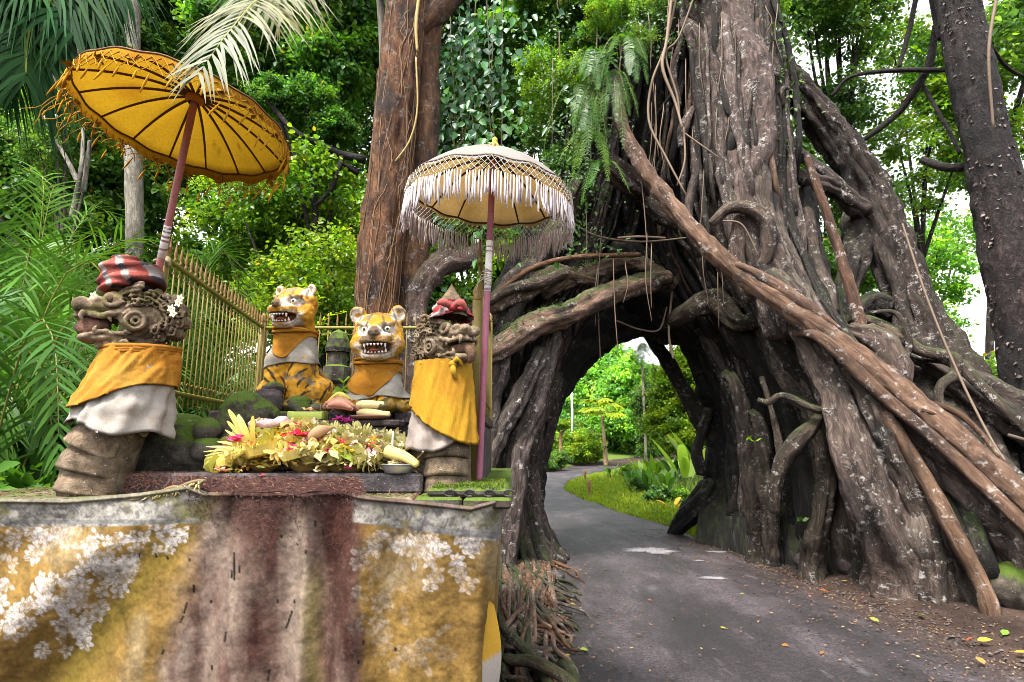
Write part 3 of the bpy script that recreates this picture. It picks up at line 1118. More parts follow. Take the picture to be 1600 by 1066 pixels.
def blossoms(cx, cy, R, n, strength):
    """cluster of five-petalled printed flowers and leaves"""
    global cc
    near = (abs(ppx - cx) < R * 1.7) & (abs(ppy - cy) < R * 1.5)
    I = np.where(near)[0]
    if not len(I):
        return
    x, y = ppx[I] + warp[I] * .5, ppy[I]
    cov = np.zeros(len(I))
    ink = np.zeros(len(I))
    for q in range(n):
        a0 = r_.uniform(0, 6.28)
        rr_ = R * math.sqrt(r_.uniform(0, 1))
        fx, fy = cx + rr_ * math.cos(a0) * 1.25, cy + rr_ * math.sin(a0)
        s = r_.uniform(8, 14)
        npet = int(r_.integers(4, 8)) if q % 3 else 2
        for j in range(npet):                       # each petal or leaf is a pointed oval with a dark outline
            an = a0 + j * 6.283 / npet + r_.normal(0, .2)
            pl_ = s * r_.uniform(.75, 1.15)
            ox, oy = fx + math.cos(an) * pl_ * .6, fy + math.sin(an) * pl_ * .6
            u = ((x - ox) * math.cos(an) + (y - oy) * math.sin(an)) / (pl_ * .58)
            v = (-(x - ox) * math.sin(an) + (y - oy) * math.cos(an)) / (pl_ * .36)
            e = np.sqrt(u * u + v * v * np.clip(1 + .5 * u, .3, 2))
            m = np.clip((1 - e) * 4.0 + .5, 0, 1)
            line = np.exp(-((e - 1) / .17) ** 2) + .7 * np.exp(-(v / .13) ** 2) * (u > -.6) * (u < .5) * (e < .9)
            ink = ink * (1 - m) + line * (e < 1.2)
            cov = np.maximum(cov, m)
        m = np.hypot(x - fx, y - fy) / (s * .22)
        ink = np.maximum(ink, np.exp(-((m - 1) / .4) ** 2))
    w = cov * strength * np.clip(1 - .8 * np.clip(ink, 0, 1), 0, 1) * np.clip(.75 + .8 * fbm(Q3[I], .05, 3, 41), .15, 1)
    cc[I] = lerp3(cc[I], (.98, .92, .9), w)


for (cx, cy, R, n, s) in [(20, 850, 34, 18, 1), (-30, 900, 40, 22, 1), (75, 842, 18, 8, .9), (50, 945, 48, 34, 1), (88, 920, 26, 14, 1), (95, 835, 20, 8, .6), (165, 858, 32, 18, 1), (150, 905, 40, 26, 1),
                          (185, 905, 26, 12, .7), (125, 960, 34, 18, .9), (110, 1000, 26, 12, .9), (240, 835, 34, 16, 1), (268, 832, 16, 6, 1), (210, 890, 16, 5, .6), (70, 1020, 12, 5, .9), (-90, 980, 50, 30, 1), (20, 975, 22, 9, .8),
                          (590, 845, 20, 6, .55), (618, 848, 14, 5, .5), (650, 855, 30, 14, .95), (680, 865, 16, 6, .95), (718, 858, 22, 11, .9), (742, 852, 12, 5, .8), (672, 902, 15, 5, .7), (728, 903, 18, 6, .6),
                          (570, 880, 16, 5, .3), (585, 945, 30, 10, .28), (580, 985, 22, 8, .25), (640, 1010, 50, 14, .22), (610, 900, 20, 6, .2)]:
    blossoms(cx, cy, R, n, s)
# the grey woven border under the rim
bl = 823 - 6 * smooth(150, 330, ppx)
left = (1 - smooth(300, 345, ppx + warp)) * smooth(bl + 1, bl - 1, ppy)
br = np.interp(ppx, [545, 775, 800], [815, 846, 850])
right = smooth(548, 556, ppx + warp * .3) * smooth(br + 1.2, br - 1.2, ppy)
band = np.maximum(left, right)
pat = np.zeros(len(ppx))
tt = np.where(ppx > 450, (ppy - np.interp(ppx, [545, 790], [766, 783])) / 62.0, (ppy - 782) / 38.0)
cell = np.abs(((ppx + 5 * np.sin(tt * 9)) % 30) - 15) / 15
scr = np.sin(np.hypot(cell * 9, (tt - .45) * 12) * 1.9 + 1.5 * np.sin(ppx / 13.0))
pat = smooth(-.05, .45, .75 * scr * fbm(Q3, .05, 2, 71) + 1.1 * fbm(Q3 * (1, 1.2, 1), .13, 3, 72) + .25 * np.sin(ppx / 6.5) * np.sin(tt * 12))
bc = lerp3(np.tile(np.array((.52, .49, .44)), (len(ppx), 1)), (.18, .165, .17), pat * .75)
stripe = ((tt > .8) & (tt < .97))
bc[stripe] = bc[stripe] * .45 + np.array((.25, .25, .27)) * .5
bc = lerp3(bc, (.26, .24, .06), smooth(.05, .45, fbm(Q3, .02, 4, 51)) * (.75 if True else 0))
bc = lerp3(bc, (.5, .4, .1), smooth(.25, .4, fbm(Q3, .03, 3, 53)) * .6 * smooth(600, 640, ppx))
bc = lerp3(bc, (.09, .06, .05), smooth(690, 560, ppx) * smooth(450, 560, ppx) * smooth(.9, .1, tt) * .7)
cc = cc * (1 - band[:, None]) + bc * band[:, None]
rimm = smooth(.03, .018, np.concatenate([ZF.ravel(), np.tile(zf, ns - 1)]))
cc = lerp3(cc, (.34, .31, .2), rimm * (ppx < 330) * .7)
cc = lerp3(cc, (.2, .13, .1), rimm * (ppx > 555) * .8)
# dark earth spilled over the top in the middle
sp_ = smooth(845, 765, ppy + warp * 2.5 + np.abs(ppx - 430) * .18) * smooth(310, 350, ppx) * smooth(580, 540, ppx)
cc = lerp3(cc, (.075, .036, .034), np.clip(sp_ * (.65 + .9 * fbm(Q3, .05, 4, 57)), 0, .95))
# small burn holes and slits
for (hx, hy, hl, sl) in [(366, 885, 22, 0.0), (362, 897, 6, 0), (374, 890, 6, 0), (290, 950, 9, -.3), (303, 920, 6, 0), (352, 995, 8, -.15), (452, 968, 14, -.35), (434, 940, 3, 0), (460, 940, 3, 0), (420, 1055, 9, -.15), (244, 868, 4, .2), (218, 868, 4, 0), (296, 875, 3, 0), (262, 872, 3, .2),
                     (493, 818, 4, 0), (478, 862, 3, 0), (505, 832, 5, 0), (568, 1005, 4, 0), (618, 1015, 3, 0), (255, 1018, 4, -.3), (331, 1043, 4, 0), (284, 968, 6, -.5), (330, 940, 3, 0), (440, 838, 3, 0), (560, 1035, 3, 0)]:
    dx = ppx - hx - (ppy - hy) * -sl * -1
    m = np.exp(-(dx / 1.7) ** 2) * (np.abs(ppy - hy) < hl)
    cc = lerp3(cc, (.012, .008, .006), np.clip(m * 1.3, 0, 1))
cc *= .72
cc *= np.clip(1 + .42 * fbm(Q3 * (1, .45, 1), .07, 3, 62) + .3 * fbm(Q3 * (1, .8, 1), .3, 2, 63), .3, 1.6)[:, None]
cc = lerp3(cc, (.5, .42, .36), smooth(.34, .5, fbm(Q3, .35, 2, 64)) * .1 * mid)
cc = lerp3(cc, (.05, .018, .016), smooth(.25, .5, fbm(Q3 * (1, .25, 1), .05, 4, 65)) * .55 * mid)
cc *= (1 + .16 * fbm(Q3, .12, 3, 61))[:, None]
ii = (np.arange(nu2 - 1)[:, None] * nv_ + np.arange(nv_ - 1)[None, :]).ravel()
mb = MB()
mb.add(V.reshape(-1, 3), [np.stack([ii, ii + nv_, ii + nv_ + 1, ii + 1], -1)], np.clip(cc, 0, 1))
tag(mb.build("altar_cloth", M['cloth']), "large stained yellow cloth with white printed flowers draped over the altar", "cloth")

# the cloth lying over the slab edge: earth covered strip between slab and front
mb = MB()
n1, n2 = 90, 14
uu = np.linspace(0, 1, n1)
top = np.array([(a_, 3.19, SLZ - .03) for a_ in np.linspace(W(345, 740, 3.2)[0], W(560, 740, 3.2)[0], n1)])
bot = V[np.searchsorted(pxs, np.linspace(325, 580, n1)), 0]
tt = np.linspace(0, 1, n2)
S_ = top[:, None] * (1 - tt)[None, :, None] + bot[:, None] * tt[None, :, None]
S_[..., 2] += .02 * np.sin(tt * np.pi)[None, :] + .008 * fbm(S_.reshape(-1, 3), 18, 3, 4).reshape(n1, n2)
S_[:, -1] += (0, -.004, 0)
ii = (np.arange(n1 - 1)[:, None] * n2 + np.arange(n2 - 1)[None, :]).ravel()
c_ = np.tile(np.array((.07, .03, .027)), (n1 * n2, 1)) * (1 + .5 * fbm(S_.reshape(-1, 3), 25, 4, 6))[:, None]
mb.add(S_.reshape(-1, 3), [np.stack([ii, ii + 1, ii + n2 + 1, ii + n2], -1)], c_)
tag(mb.build("stained_cloth_fold", M['cloth']), "earth-red stained cloth fold running over the slab's front edge", "cloth")

# dry needles and earth caught on the stained middle of the cloth
mb = MB()
r_ = np.random.default_rng(66)
N = 1300
iu = r_.integers(np.searchsorted(pxs, 318), np.searchsorted(pxs, 572), N)
iv_ = np.clip((np.abs(r_.normal(0, .08, N)) * nv_).astype(int), 1, nv_ - 3)
P_ = V[iu, iv_] + (0, -.004, 0)
d_ = np.column_stack([r_.normal(0, 1, N), r_.normal(-.15, .3, N), r_.normal(-.3, .9, N)])
mb.leaves(P_, d_, np.column_stack([r_.normal(0, .4, N), -np.ones(N), r_.normal(.3, .3, N)]), r_.uniform(.006, .028, N), r_.uniform(.0008, .0024, N), np.array([(.07, .026, .02), (.085, .035, .024), (.035, .016, .013), (.12, .06, .035)])[r_.choice(4, N, p=[.45, .2, .3, .05])] * .6, simple=True)
N = 1700
P_ = S_.reshape(-1, 3)[r_.integers(0, n1 * n2, N)] + r_.normal(0, .008, (N, 3)) + (0, -.005, .006)
mb.leaves(P_, np.column_stack([r_.normal(0, 1, N), r_.normal(-.3, .6, N), r_.normal(-.1, .4, N)]), np.tile((0, -.5, 1.0), (N, 1)), r_.uniform(.01, .04, N), r_.uniform(.001, .003, N), np.array([(.07, .026, .02), (.11, .045, .028), (.035, .016, .013), (.2, .11, .06)])[r_.choice(4, N, p=[.45, .2, .3, .05])], simple=True)
N = 900
P_ = np.column_stack([r_.uniform(-2.3, -1.68, N), np.full(N, 3.196), r_.uniform(AT, SLZ, N)])
mb.leaves(P_, np.column_stack([r_.normal(0, 1, N), r_.normal(-.3, .2, N), r_.normal(-.1, .8, N)]), np.tile((0, -1, .3), (N, 1)), r_.uniform(.012, .04, N), r_.uniform(.0012, .003, N), np.array([(.14, .05, .035), (.2, .09, .05), (.06, .028, .022)])[r_.integers(0, 3, N)], simple=True)
tag(mb.build("dry_debris", M['plain'], None), "red-brown dry needles stuck on the stained middle of the altar cloth", "litter", kind='stuff')

# torn frayed cloth edge left of the middle
mb = MB()
for i in range(26):
    px_ = np.interp(i, [0, 25], [228, 318])
    py_ = np.interp(i, [0, 25], [776, 752]) + random.uniform(-2, 3)
    P0 = W(px_, py_, 2.87)
    L_ = random.uniform(.015, .045)
    mb.tube([P0, P0 + (random.uniform(-.012, .012), -.012, -L_ * .6), P0 + (random.uniform(-.02, .02), -.008, -L_)], [.006, .005, .002], 4, np.array((.5, .4, .18)) * random.uniform(.4, 1.1))
P_ = np.array([W(np.interp(i, [0, 9], [205, 320]), np.interp(i, [0, 9], [781, 750]) + 2 * math.sin(i * 2.3), 2.875) for i in range(10)])
mb.tube(P_, .011, 7, (.17, .12, .07), lump=.4, n=40)
tag(mb.build("frayed_hem", M['fringe']), "frayed torn hem strip on the cloth below the slab's left side", "cloth")

# second yellow cloth at the corner with a white hem
n1, n2 = 20, 40
uu, vv = np.meshgrid(np.linspace(0, 1, n1), np.linspace(0, 1, n2), indexing='ij')
Pa, Pb, Pc, Pd = W(752, 930, 2.97), W(772, 945, 3.03), W(755, 1180, 2.97), W(778, 1180, 3.05)
S_ = (Pa * (1 - uu[..., None]) + Pb * uu[..., None]) * (1 - vv[..., None]) + (Pc * (1 - uu[..., None]) + Pd * uu[..., None]) * vv[..., None]
S_[..., 0] += .03 * np.sin(vv * 5) * uu
q1, q2 = project(S_.reshape(-1, 3))
c_ = np.where((q2 > 1035 - (q1 - 755) * .6)[:, None], np.array((.4, .36, .33)), np.array((.5, .29, .035)))
ii = (np.arange(n1 - 1)[:, None] * n2 + np.arange(n2 - 1)[None, :]).ravel()
mb = MB()
mb.add(S_.reshape(-1, 3), [np.stack([ii, ii + n2, ii + n2 + 1, ii + 1], -1)], c_)
tag(mb.build("corner_cloth", M['cloth']), "bright yellow cloth corner with white hem hanging behind the altar cloth's right edge", "cloth")
# ------------------------------------------------------------------ statues
def skirt(c0, c1, r0, r1, edge, col, fold=.012, nf=9, n1=110, n2=26, seed=1, top_edge=None, th0=0, th1=2 * math.pi, bulge=0.0, diag=0.0, thick=.007):
    """cloth wrapped round a column: ring c0/r0 at the top, c1/r1 at the bottom; edge(th) scales how far it reaches down"""
    c0, c1 = np.asarray(c0, float), np.asarray(c1, float)
    r0, r1 = np.asarray(r0, float), np.asarray(r1, float)
    th = np.linspace(th0, th1, n1)
    t = np.linspace(0, 1, n2)
    T = t[None, :] * np.array([edge(a) for a in th])[:, None]
    if top_edge is not None:
        te = np.array([top_edge(a) for a in th])[:, None]
        T = te + (T - te) * t[None, :]
    TH = np.broadcast_to(th[:, None], T.shape)
    c = c0 + (c1 - c0) * T[..., None]
    r = r0 + (r1 - r0) * T[..., None]
    r = r + bulge * np.sin(np.pi * np.clip(T, 0, 1))[..., None]
    q = np.stack([np.cos(TH) * 2, np.sin(TH) * 2, T * .8 + diag * np.cos(TH)], -1).reshape(-1, 3)
    f = 1.15 * fold * (np.sin(nf * TH + 5 * fbm(q, .9, 2, seed).reshape(T.shape) + 3 * T) * (.35 + .65 * T) + 2.0 * fbm(q * (1, 1, 7), 1.4, 4, seed + 3).reshape(T.shape))
    V = c + np.stack([np.cos(TH) * (r[..., 0] + f), np.sin(TH) * (r[..., 1] + f), 0 * TH], -1)
    V[..., 2] += .006 * fbm(q, 3, 2, seed + 9).reshape(T.shape)
    inner = c + np.stack([np.cos(TH) * (r[..., 0] + f - thick), np.sin(TH) * (r[..., 1] + f - thick), 0 * TH], -1)
    inner[..., 2] = V[..., 2]
    V = np.concatenate([V, inner[:, -2:-1]], 1)
    n2 += 1
    ii = (np.arange(n1 - 1)[:, None] * n2 + np.arange(n2 - 1)[None, :]).ravel()
    Vf = V.reshape(-1, 3)
    Tf = np.concatenate([T, T[:, -1:]], 1).ravel()
    C = col(Vf, Tf, np.repeat(th, n2)) if callable(col) else np.tile(np.asarray(col, float), (len(Vf), 1))
    mb = MB()
    mb.add(Vf, [np.stack([ii, ii + n2, ii + n2 + 1, ii + 1], -1)], C)
    return mb


def cloth_dirty(base, dirt, seed, amount=.6, sc=9):
    def f(V, T, th):
        a = smooth(-.1, .45, fbm(V, sc, 4, seed)) * amount
        c = lerp3(np.tile(np.array(base), (len(V), 1)), dirt, a)
        return c * (1 + .15 * fbm(V, 60, 2, seed + 5))[:, None]
    return f


ORANGE, OR2, WHITE, WDIRT = (.62, .27, .03), (.45, .18, .022), (.56, .52, .46), (.3, .24, .17)


def tiger(loc, H, hs, yaw, hyaw, hpitch, hroll, label, seed, wide=1.0, peel=.2, whiten=.5, es=1.0):
    loc = np.asarray(loc, float)
    root = empty("tiger_statue", loc, label, "statue", "tiger statues on the altar")
    RB = rot('Z', yaw)
    HR = rot('Z', hyaw) @ rot('X', hpitch) @ rot('Y', hroll)
    hc = np.array((0, -.07, H))
    sh = H - .26 * hs

    def headp(P):
        return ((P - hc.astype(np.float32)) @ HR.astype(np.float32)) / np.float32(hs)

    def head(Q):
        s = Q * np.array((1, 1, 1), np.float32)
        a = np.abs(Q)
        S = np.stack([a[:, 0], Q[:, 1], Q[:, 2]], -1)            # mirrored
        d = sd_ell(Q, (0, .02, .015), (.148, .14, .125))
        d = su(d, sd_ell(S, (.085, -.045, -.055), (.075, .085, .07)), .04)
        d = su(d, sd_cap(Q, (0, -.06, .045), (0, -.2, .012), .06, .04), .03)
        d = su(d, sd_ell(S, (.042, -.165, -.028), (.056, .075, .042)), .022)
        d = su(d, sd_ell(Q, (0, -.115, -.118), (.082, .1, .034)), .025)
        d = su(d, sd_cap(S, (.09, -.03, -.1), (.05, -.15, -.115), .035, .03), .02)
        d = su(d, sd_ell(Q, (0, -.232, .012), (.034, .022, .02)), .008)
        d = su(d, sd_cap(S, (.028, -.128, .062), (.1, -.092, .068), .02, .014), .015)
        ear = sd_ell(S, (.118, .02, .085 + .043 * es), (.057 * es, .024, .062 * es), rot('Z', -18))
        ear = ss(ear, -sd_ell(S, (.121, -.006, .085 + .047 * es), (.038 * es, .02, .043 * es)), .008)
        d = su(d, ear, .02)
        cav = sd_ell(Q, (0, -.2, -.078), (.074, .115, .03))
        cav = su(cav, sd_ell(S, (.055, -.17, -.072), (.028, .07, .026)), .02)
        d = ss(d, -cav, .012)
        d = ss(d, -sd_ell(S, (.064, -.142, .03), (.03, .022, .02)), .012)
        d = ss(d, -sd_ell(S, (.018, -.252, .008), (.01, .012, .007)), .006)
        for k in range(3):
            d = d - .0035 * np.exp(-((np.abs(Q[:, 2] + .03 + .016 * k - .1 * a[:, 0]) / .004) ** 2)) * (Q[:, 1] < -.12) * -1
        return d

    def body(P):
        a = np.stack([np.abs(P[:, 0]) / wide, P[:, 1], P[:, 2]], -1)
        d = sd_ell(a, (0, .14, sh * .36), (.2, .24, sh * .4))
        d = su(d, sd_cap(a, (0, .06, sh * .3), (0, -.02, sh * .9), .19, .135), .08)
        d = su(d, sd_cap(a, (.095, -.1, sh * .72), (.1, -.125, .04), .09, .07), .04)
        d = su(d, sd_ell(a, (.1, -.2, .045), (.075, .11, .05)), .03)
        d = su(d, sd_ell(a, (.19, .06, sh * .26), (.1, .2, sh * .28)), .04)
        d = su(d, sd_ell(a, (.2, -.08, .04), (.07, .13, .045)), .03)
        for t in (-.03, .0, .03):
            d = ss(d, -sd_cap(a, (.1 + t, -.33, .05), (.1 + t, -.26, .075), .008), .008)
        d = ss(d, -sd_cap(a, (0, -.3, .0), (0, -.2, sh * .5), .03, .015), .04)
        d = su(d, sd_cap(P, (0, .0, sh * .85), hc, .14, .125 * hs), .05)
        return d

    def sdf(P):
        return su(body(P), head(headp(P)) * hs, .025) + .0045 * noise3(P, 28, seed).astype(np.float32) + .003 * noise3(P, 55, seed + 1).astype(np.float32)

    lo = (-.36 * wide, -.42, 0)
    hi = (.36 * wide, .42, H + .23 * hs)
    V, Q = surface(sdf, lo, hi, .0078)
    Hq = headp(V.astype(np.float32)).astype(float)
    ax = np.abs(Hq[:, 0])
    inhead = head(Hq.astype(np.float32)) * hs < .012
    c = np.tile(np.array((.58, .285, .015)), (len(V), 1))
    c = lerp3(c, (.36, .15, .014), smooth(0, .5, fbm(V, 10, 4, seed)))
    # painted stripes: separate brush strokes on chest, legs and flanks
    r_ = np.random.default_rng(seed + 5)
    bm = np.zeros(len(V))
    for q in range(60):
        zc = .07 + (q // 9) * .075 + r_.uniform(-.02, .02)
        ang = -2.5 + 5.0 * ((q % 9) + .5 * (q // 9 % 2)) / 8.5 + r_.normal(0, .1)
        slant = (.75 + r_.normal(0, .25)) * (1 if math.sin(ang) > 0 else -1)
        L = r_.uniform(.04, .075)
        va = np.arctan2(V[:, 0], -V[:, 1])
        du = (np.angle(np.exp(1j * (va - ang)))) * .2
        dz = V[:, 2] - zc
        e = (du * math.cos(slant) + dz * math.sin(slant)) / L
        f = (du * math.sin(-slant) + dz * math.cos(slant) + .012 * e * e) / (.0092 * np.sqrt(np.clip(1 - e * e, 0.0, 1)) + 1e-4)
        bm = np.maximum(bm, smooth(1.15, .8, np.abs(f) + .3 * noise3(V, 60, seed)) * (np.abs(e) < 1))
    bm = bm * (~inhead) * (V[:, 2] > .05)
    c = lerp3(c, (.018, .014, .012), bm * .95)
    # pale paws, moss at the foot
    nz = fbm(V, 24, 3, seed + 8)
    # face
    wm = smooth(.0, .02, -.028 + .03 * nz - Hq[:, 2] + .09 * (ax - .02)) * smooth(-.1, -.135, Hq[:, 1] + .03 * nz) * inhead * smooth(-.3, .1, fbm(V, 22, 4, seed + 44) + .15 + .3 * whiten)
    wm = np.maximum(wm, smooth(.052, .042, np.hypot(ax - .064, (Hq[:, 2] - .03) * 1.15) + .012 * nz) * (Hq[:, 1] < -.05) * inhead)
    wm = np.maximum(wm, smooth(.05, .04, np.hypot(ax - .121, Hq[:, 2] - .085 - .045 * es)) * (Hq[:, 1] < .012) * inhead)
    wm = np.maximum(wm, whiten * smooth(.1, .3, fbm(V, 17, 4, seed + 11)) * inhead * (Hq[:, 1] < 0))
    c = lerp3(c, (.78, .72, .66), wm * np.clip(.85 + .6 * nz, .1, 1))
    ln = inhead * (Hq[:, 2] > .05) * smooth(.75, .92, np.sin(ax * 95 + 1.2 + 30 * Hq[:, 2]) + .25 * nz) * (Hq[:, 1] < .02)
    c = lerp3(c, (.03, .024, .018), ln * .7)
    wl_ = inhead * smooth(.8, .95, np.sin(Hq[:, 2] * 330 - ax * 120)) * (Hq[:, 1] < -.1) * (Hq[:, 2] < .0) * (ax > .02)
    c = lerp3(c, (.05, .035, .03), wl_ * .6)
    mo = inhead * smooth(1.25, 1.05, np.sqrt((Hq[:, 0] / .085) ** 2 + ((Hq[:, 1] + .19) / .105) ** 2 + ((Hq[:, 2] + .078) / .036) ** 2))
    c = lerp3(c, (.13, .035, .03), mo * .95)
    no = inhead * smooth(.038, .028, np.sqrt((Hq[:, 0]) ** 2 + (Hq[:, 1] + .235) ** 2 + (Hq[:, 2] - .015) ** 2))
    c = lerp3(c, (.1, .06, .05), no * .9)
    pl = smooth(.30 - peel * .5, .42 - peel * .5, fbm(V, 12, 5, seed + 14))
    c = lerp3(c, (.17, .15, .12), pl * .75)
    c *= (1 + .35 * fbm(V, 30, 3, seed + 21))[:, None]
    c = lerp3(c, (.12, .075, .03), smooth(.15, .5, fbm(V * (1, 1, .5), 14, 4, seed + 23)) * .5)
    ms = smooth(.16, .0, V[:, 2] + .16 * fbm(V, 8, 3, seed + 17))
    c = lerp3(c, (.04, .055, .012), ms * .8)
    mb = MB()
    VV = V @ RB.T + loc
    mb.add(VV, [Q], np.clip(c, 0, 1))
    mb.build("body", M['statue_paint'], root)

    def hw(p):
        return (np.asarray(p, float) * hs) @ HR.T + hc

    tr = lambda p: np.asarray(p) @ RB.T + loc
    for s in (-1, 1):
        mb = MB()
        e = tr(hw((s * .064, -.122, .03)))
        mb.ball(e, .019 * hs, 12, 8, (.6, .53, .43))
        eye = mb.build("eye", M['bone'], root)
        mb = MB()
        mb.ball(tr(hw((s * .066, -.1365, .032))), .0085 * hs, 10, 6, (.015, .012, .012))
        mb.build("pupil", M['paint'], eye)
    mb = MB()
    for k in range(-3, 4):
        x = k * .016
        L = .026 if abs(k) == 3 else .012
        for (zz, sg, LL) in ((-.054, -1, L), (-.104, 1, L * .9)):
            y = -.228 + .9 * x * x * 9 + (.028 if sg > 0 else 0)
            p0 = tr(hw((x * 1.2, y, zz)))
            p1 = tr(hw((x * 1.2, y - .004, zz + sg * LL)))
            mb.tube([p0, (p0 * 2 + p1) / 3, p1], [.0075 * hs, .007 * hs, .0015 * hs], 6, (.68, .62, .54))
    mb.build("teeth", M['bone'], root)
    mb = MB()
    mb.ball(tr(hw((0, -.155, -.098))), np.array((.042, .07, .012)) * hs, 12, 8, (.3, .07, .06))
    mb.build("tongue", M['statue_paint'], root)
    return root, tr, sh, RB, body


t1, tr1, sh1, RB1, body1 = tiger(W(457, 642, 4.3) * (1, 1, 0) + (0, 0, T2), .80, 1.08, -4, -6, 10, 0,
                          "tall seated tiger statue with striped yellow chest, behind the dark mossy rock", 31, .98, .2, .0, .68)
t2, tr2, sh2, RB2, body2 = tiger(W(590, 650, 4.12) * (1, 1, 0) + (0, 0, T2 - .02), .565, 1.2, 0, 7, 8, -3,
                          "low tiger statue with white face paint and an orange scarf, next to the brown trunk", 77, 1.0, .26, .3, .92)


def bib(root, tr, body, zt, e_white, e_orange, seed):
    """scarf laid round neck and chest; the lower edges follow e_white / e_orange (theta, -pi/2 = front)"""
    n1, n2 = 120, 30
    th = np.linspace(-math.pi * 1.5, math.pi * .5, n1)
    rr = np.linspace(.04, .42, 60)
    for nm, edge, off, colf, sd_ in (("white_bib", e_white, .013, cloth_dirty(WHITE, WDIRT, seed, .65), seed), ("orange_bib", e_orange, .021, cloth_dirty(ORANGE, OR2, seed + 1, .6), seed + 1)):
        ze = np.array([edge(a) for a in th])
        t = np.linspace(0, 1, n2)
        Zg = zt + (ze[:, None] - zt) * t[None, :]
        TH = np.broadcast_to(th[:, None], Zg.shape)
        P = np.stack([np.cos(TH)[..., None] * rr, -.04 + np.sin(TH)[..., None] * rr, np.broadcast_to(Zg[..., None], Zg.shape + (60,))], -1)
        D = body(P.reshape(-1, 3).astype(np.float32)).reshape(P.shape[:3])
        ins = D < .002
        last = np.where(ins.any(2), 59 - np.argmax(ins[:, :, ::-1], axis=2), 0)
        r = rr[last]
        for _ in range(10):
            r[1:-1] = (r[:-2] + 2 * r[1:-1] + r[2:]) / 4
            r[:, 1:-1] = (r[:, :-2] + 2 * r[:, 1:-1] + r[:, 2:]) / 4
            r[0] = r[-1] = (r[0] + r[-1]) / 2
        for k in range(1, n2):
            r[:, k] = np.maximum(r[:, k], r[:, k - 1] * .985)
        q = np.stack([np.cos(TH) * 2, np.sin(TH) * 2, Zg * 5], -1).reshape(-1, 3)
        f = .010 * fbm(q * (1, 1, 2.2), 1.3, 3, sd_).reshape(r.shape) + .005 * np.sin(Zg * 150 + 8 * np.cos(TH + 1) + 4 * fbm(q, .8, 2, sd_ + 2).reshape(r.shape)) * smooth(.55, .0, t)[None, :]
        R_ = r + off + f
        V = np.stack([np.cos(TH) * R_, -.04 + np.sin(TH) * R_, Zg + .006 * fbm(q, 2, 2, sd_ + 4).reshape(r.shape)], -1)
        I = V[:, -2:-1].copy()
        I[..., 0] -= np.cos(TH[:, -2:-1]) * .008
        I[..., 1] -= np.sin(TH[:, -2:-1]) * .008
        V = np.concatenate([V, I], 1)
        m = n2 + 1
        Vf = tr(V.reshape(-1, 3))
        ii = (np.arange(n1 - 1)[:, None] * m + np.arange(m - 1)[None, :]).ravel()
        mb = MB()
        mb.add(Vf, [np.stack([ii, ii + m, ii + m + 1, ii + 1], -1)], colf(Vf, None, None))
        mb.build(nm, M['cloth'], root)
    mb = MB()
    for k in range(2):
        R_ = V[:, 0, :2] * 1.0
        mb.tube(tr(np.column_stack([R_[:, 0], R_[:, 1], zt - .008 - .02 * k + .008 * np.sin(th * 2 + k * 2)])), .011, 6, np.array(ORANGE) * (1 - .12 * k), lump=.3)
    mb.build("bib_roll", M['cloth'], root)


fr = lambda a, c=-math.pi / 2: max(0.0, math.cos(a - c))
bib(t1, tr1, body1, .625, lambda a: .345 + .02 * math.cos(a) + .012 * math.sin(3 * a), lambda a: .55 - .14 * fr(a, -1.75) ** 3 + .02 * math.cos(2 * a), 5)
bib(t2, tr2, body2, .385, lambda a: .07 + .05 * math.cos(a + .6) + .015 * math.sin(3 * a), lambda a: .27 - .15 * fr(a, -1.75) ** 2.2 + .03 * math.cos(a), 9)


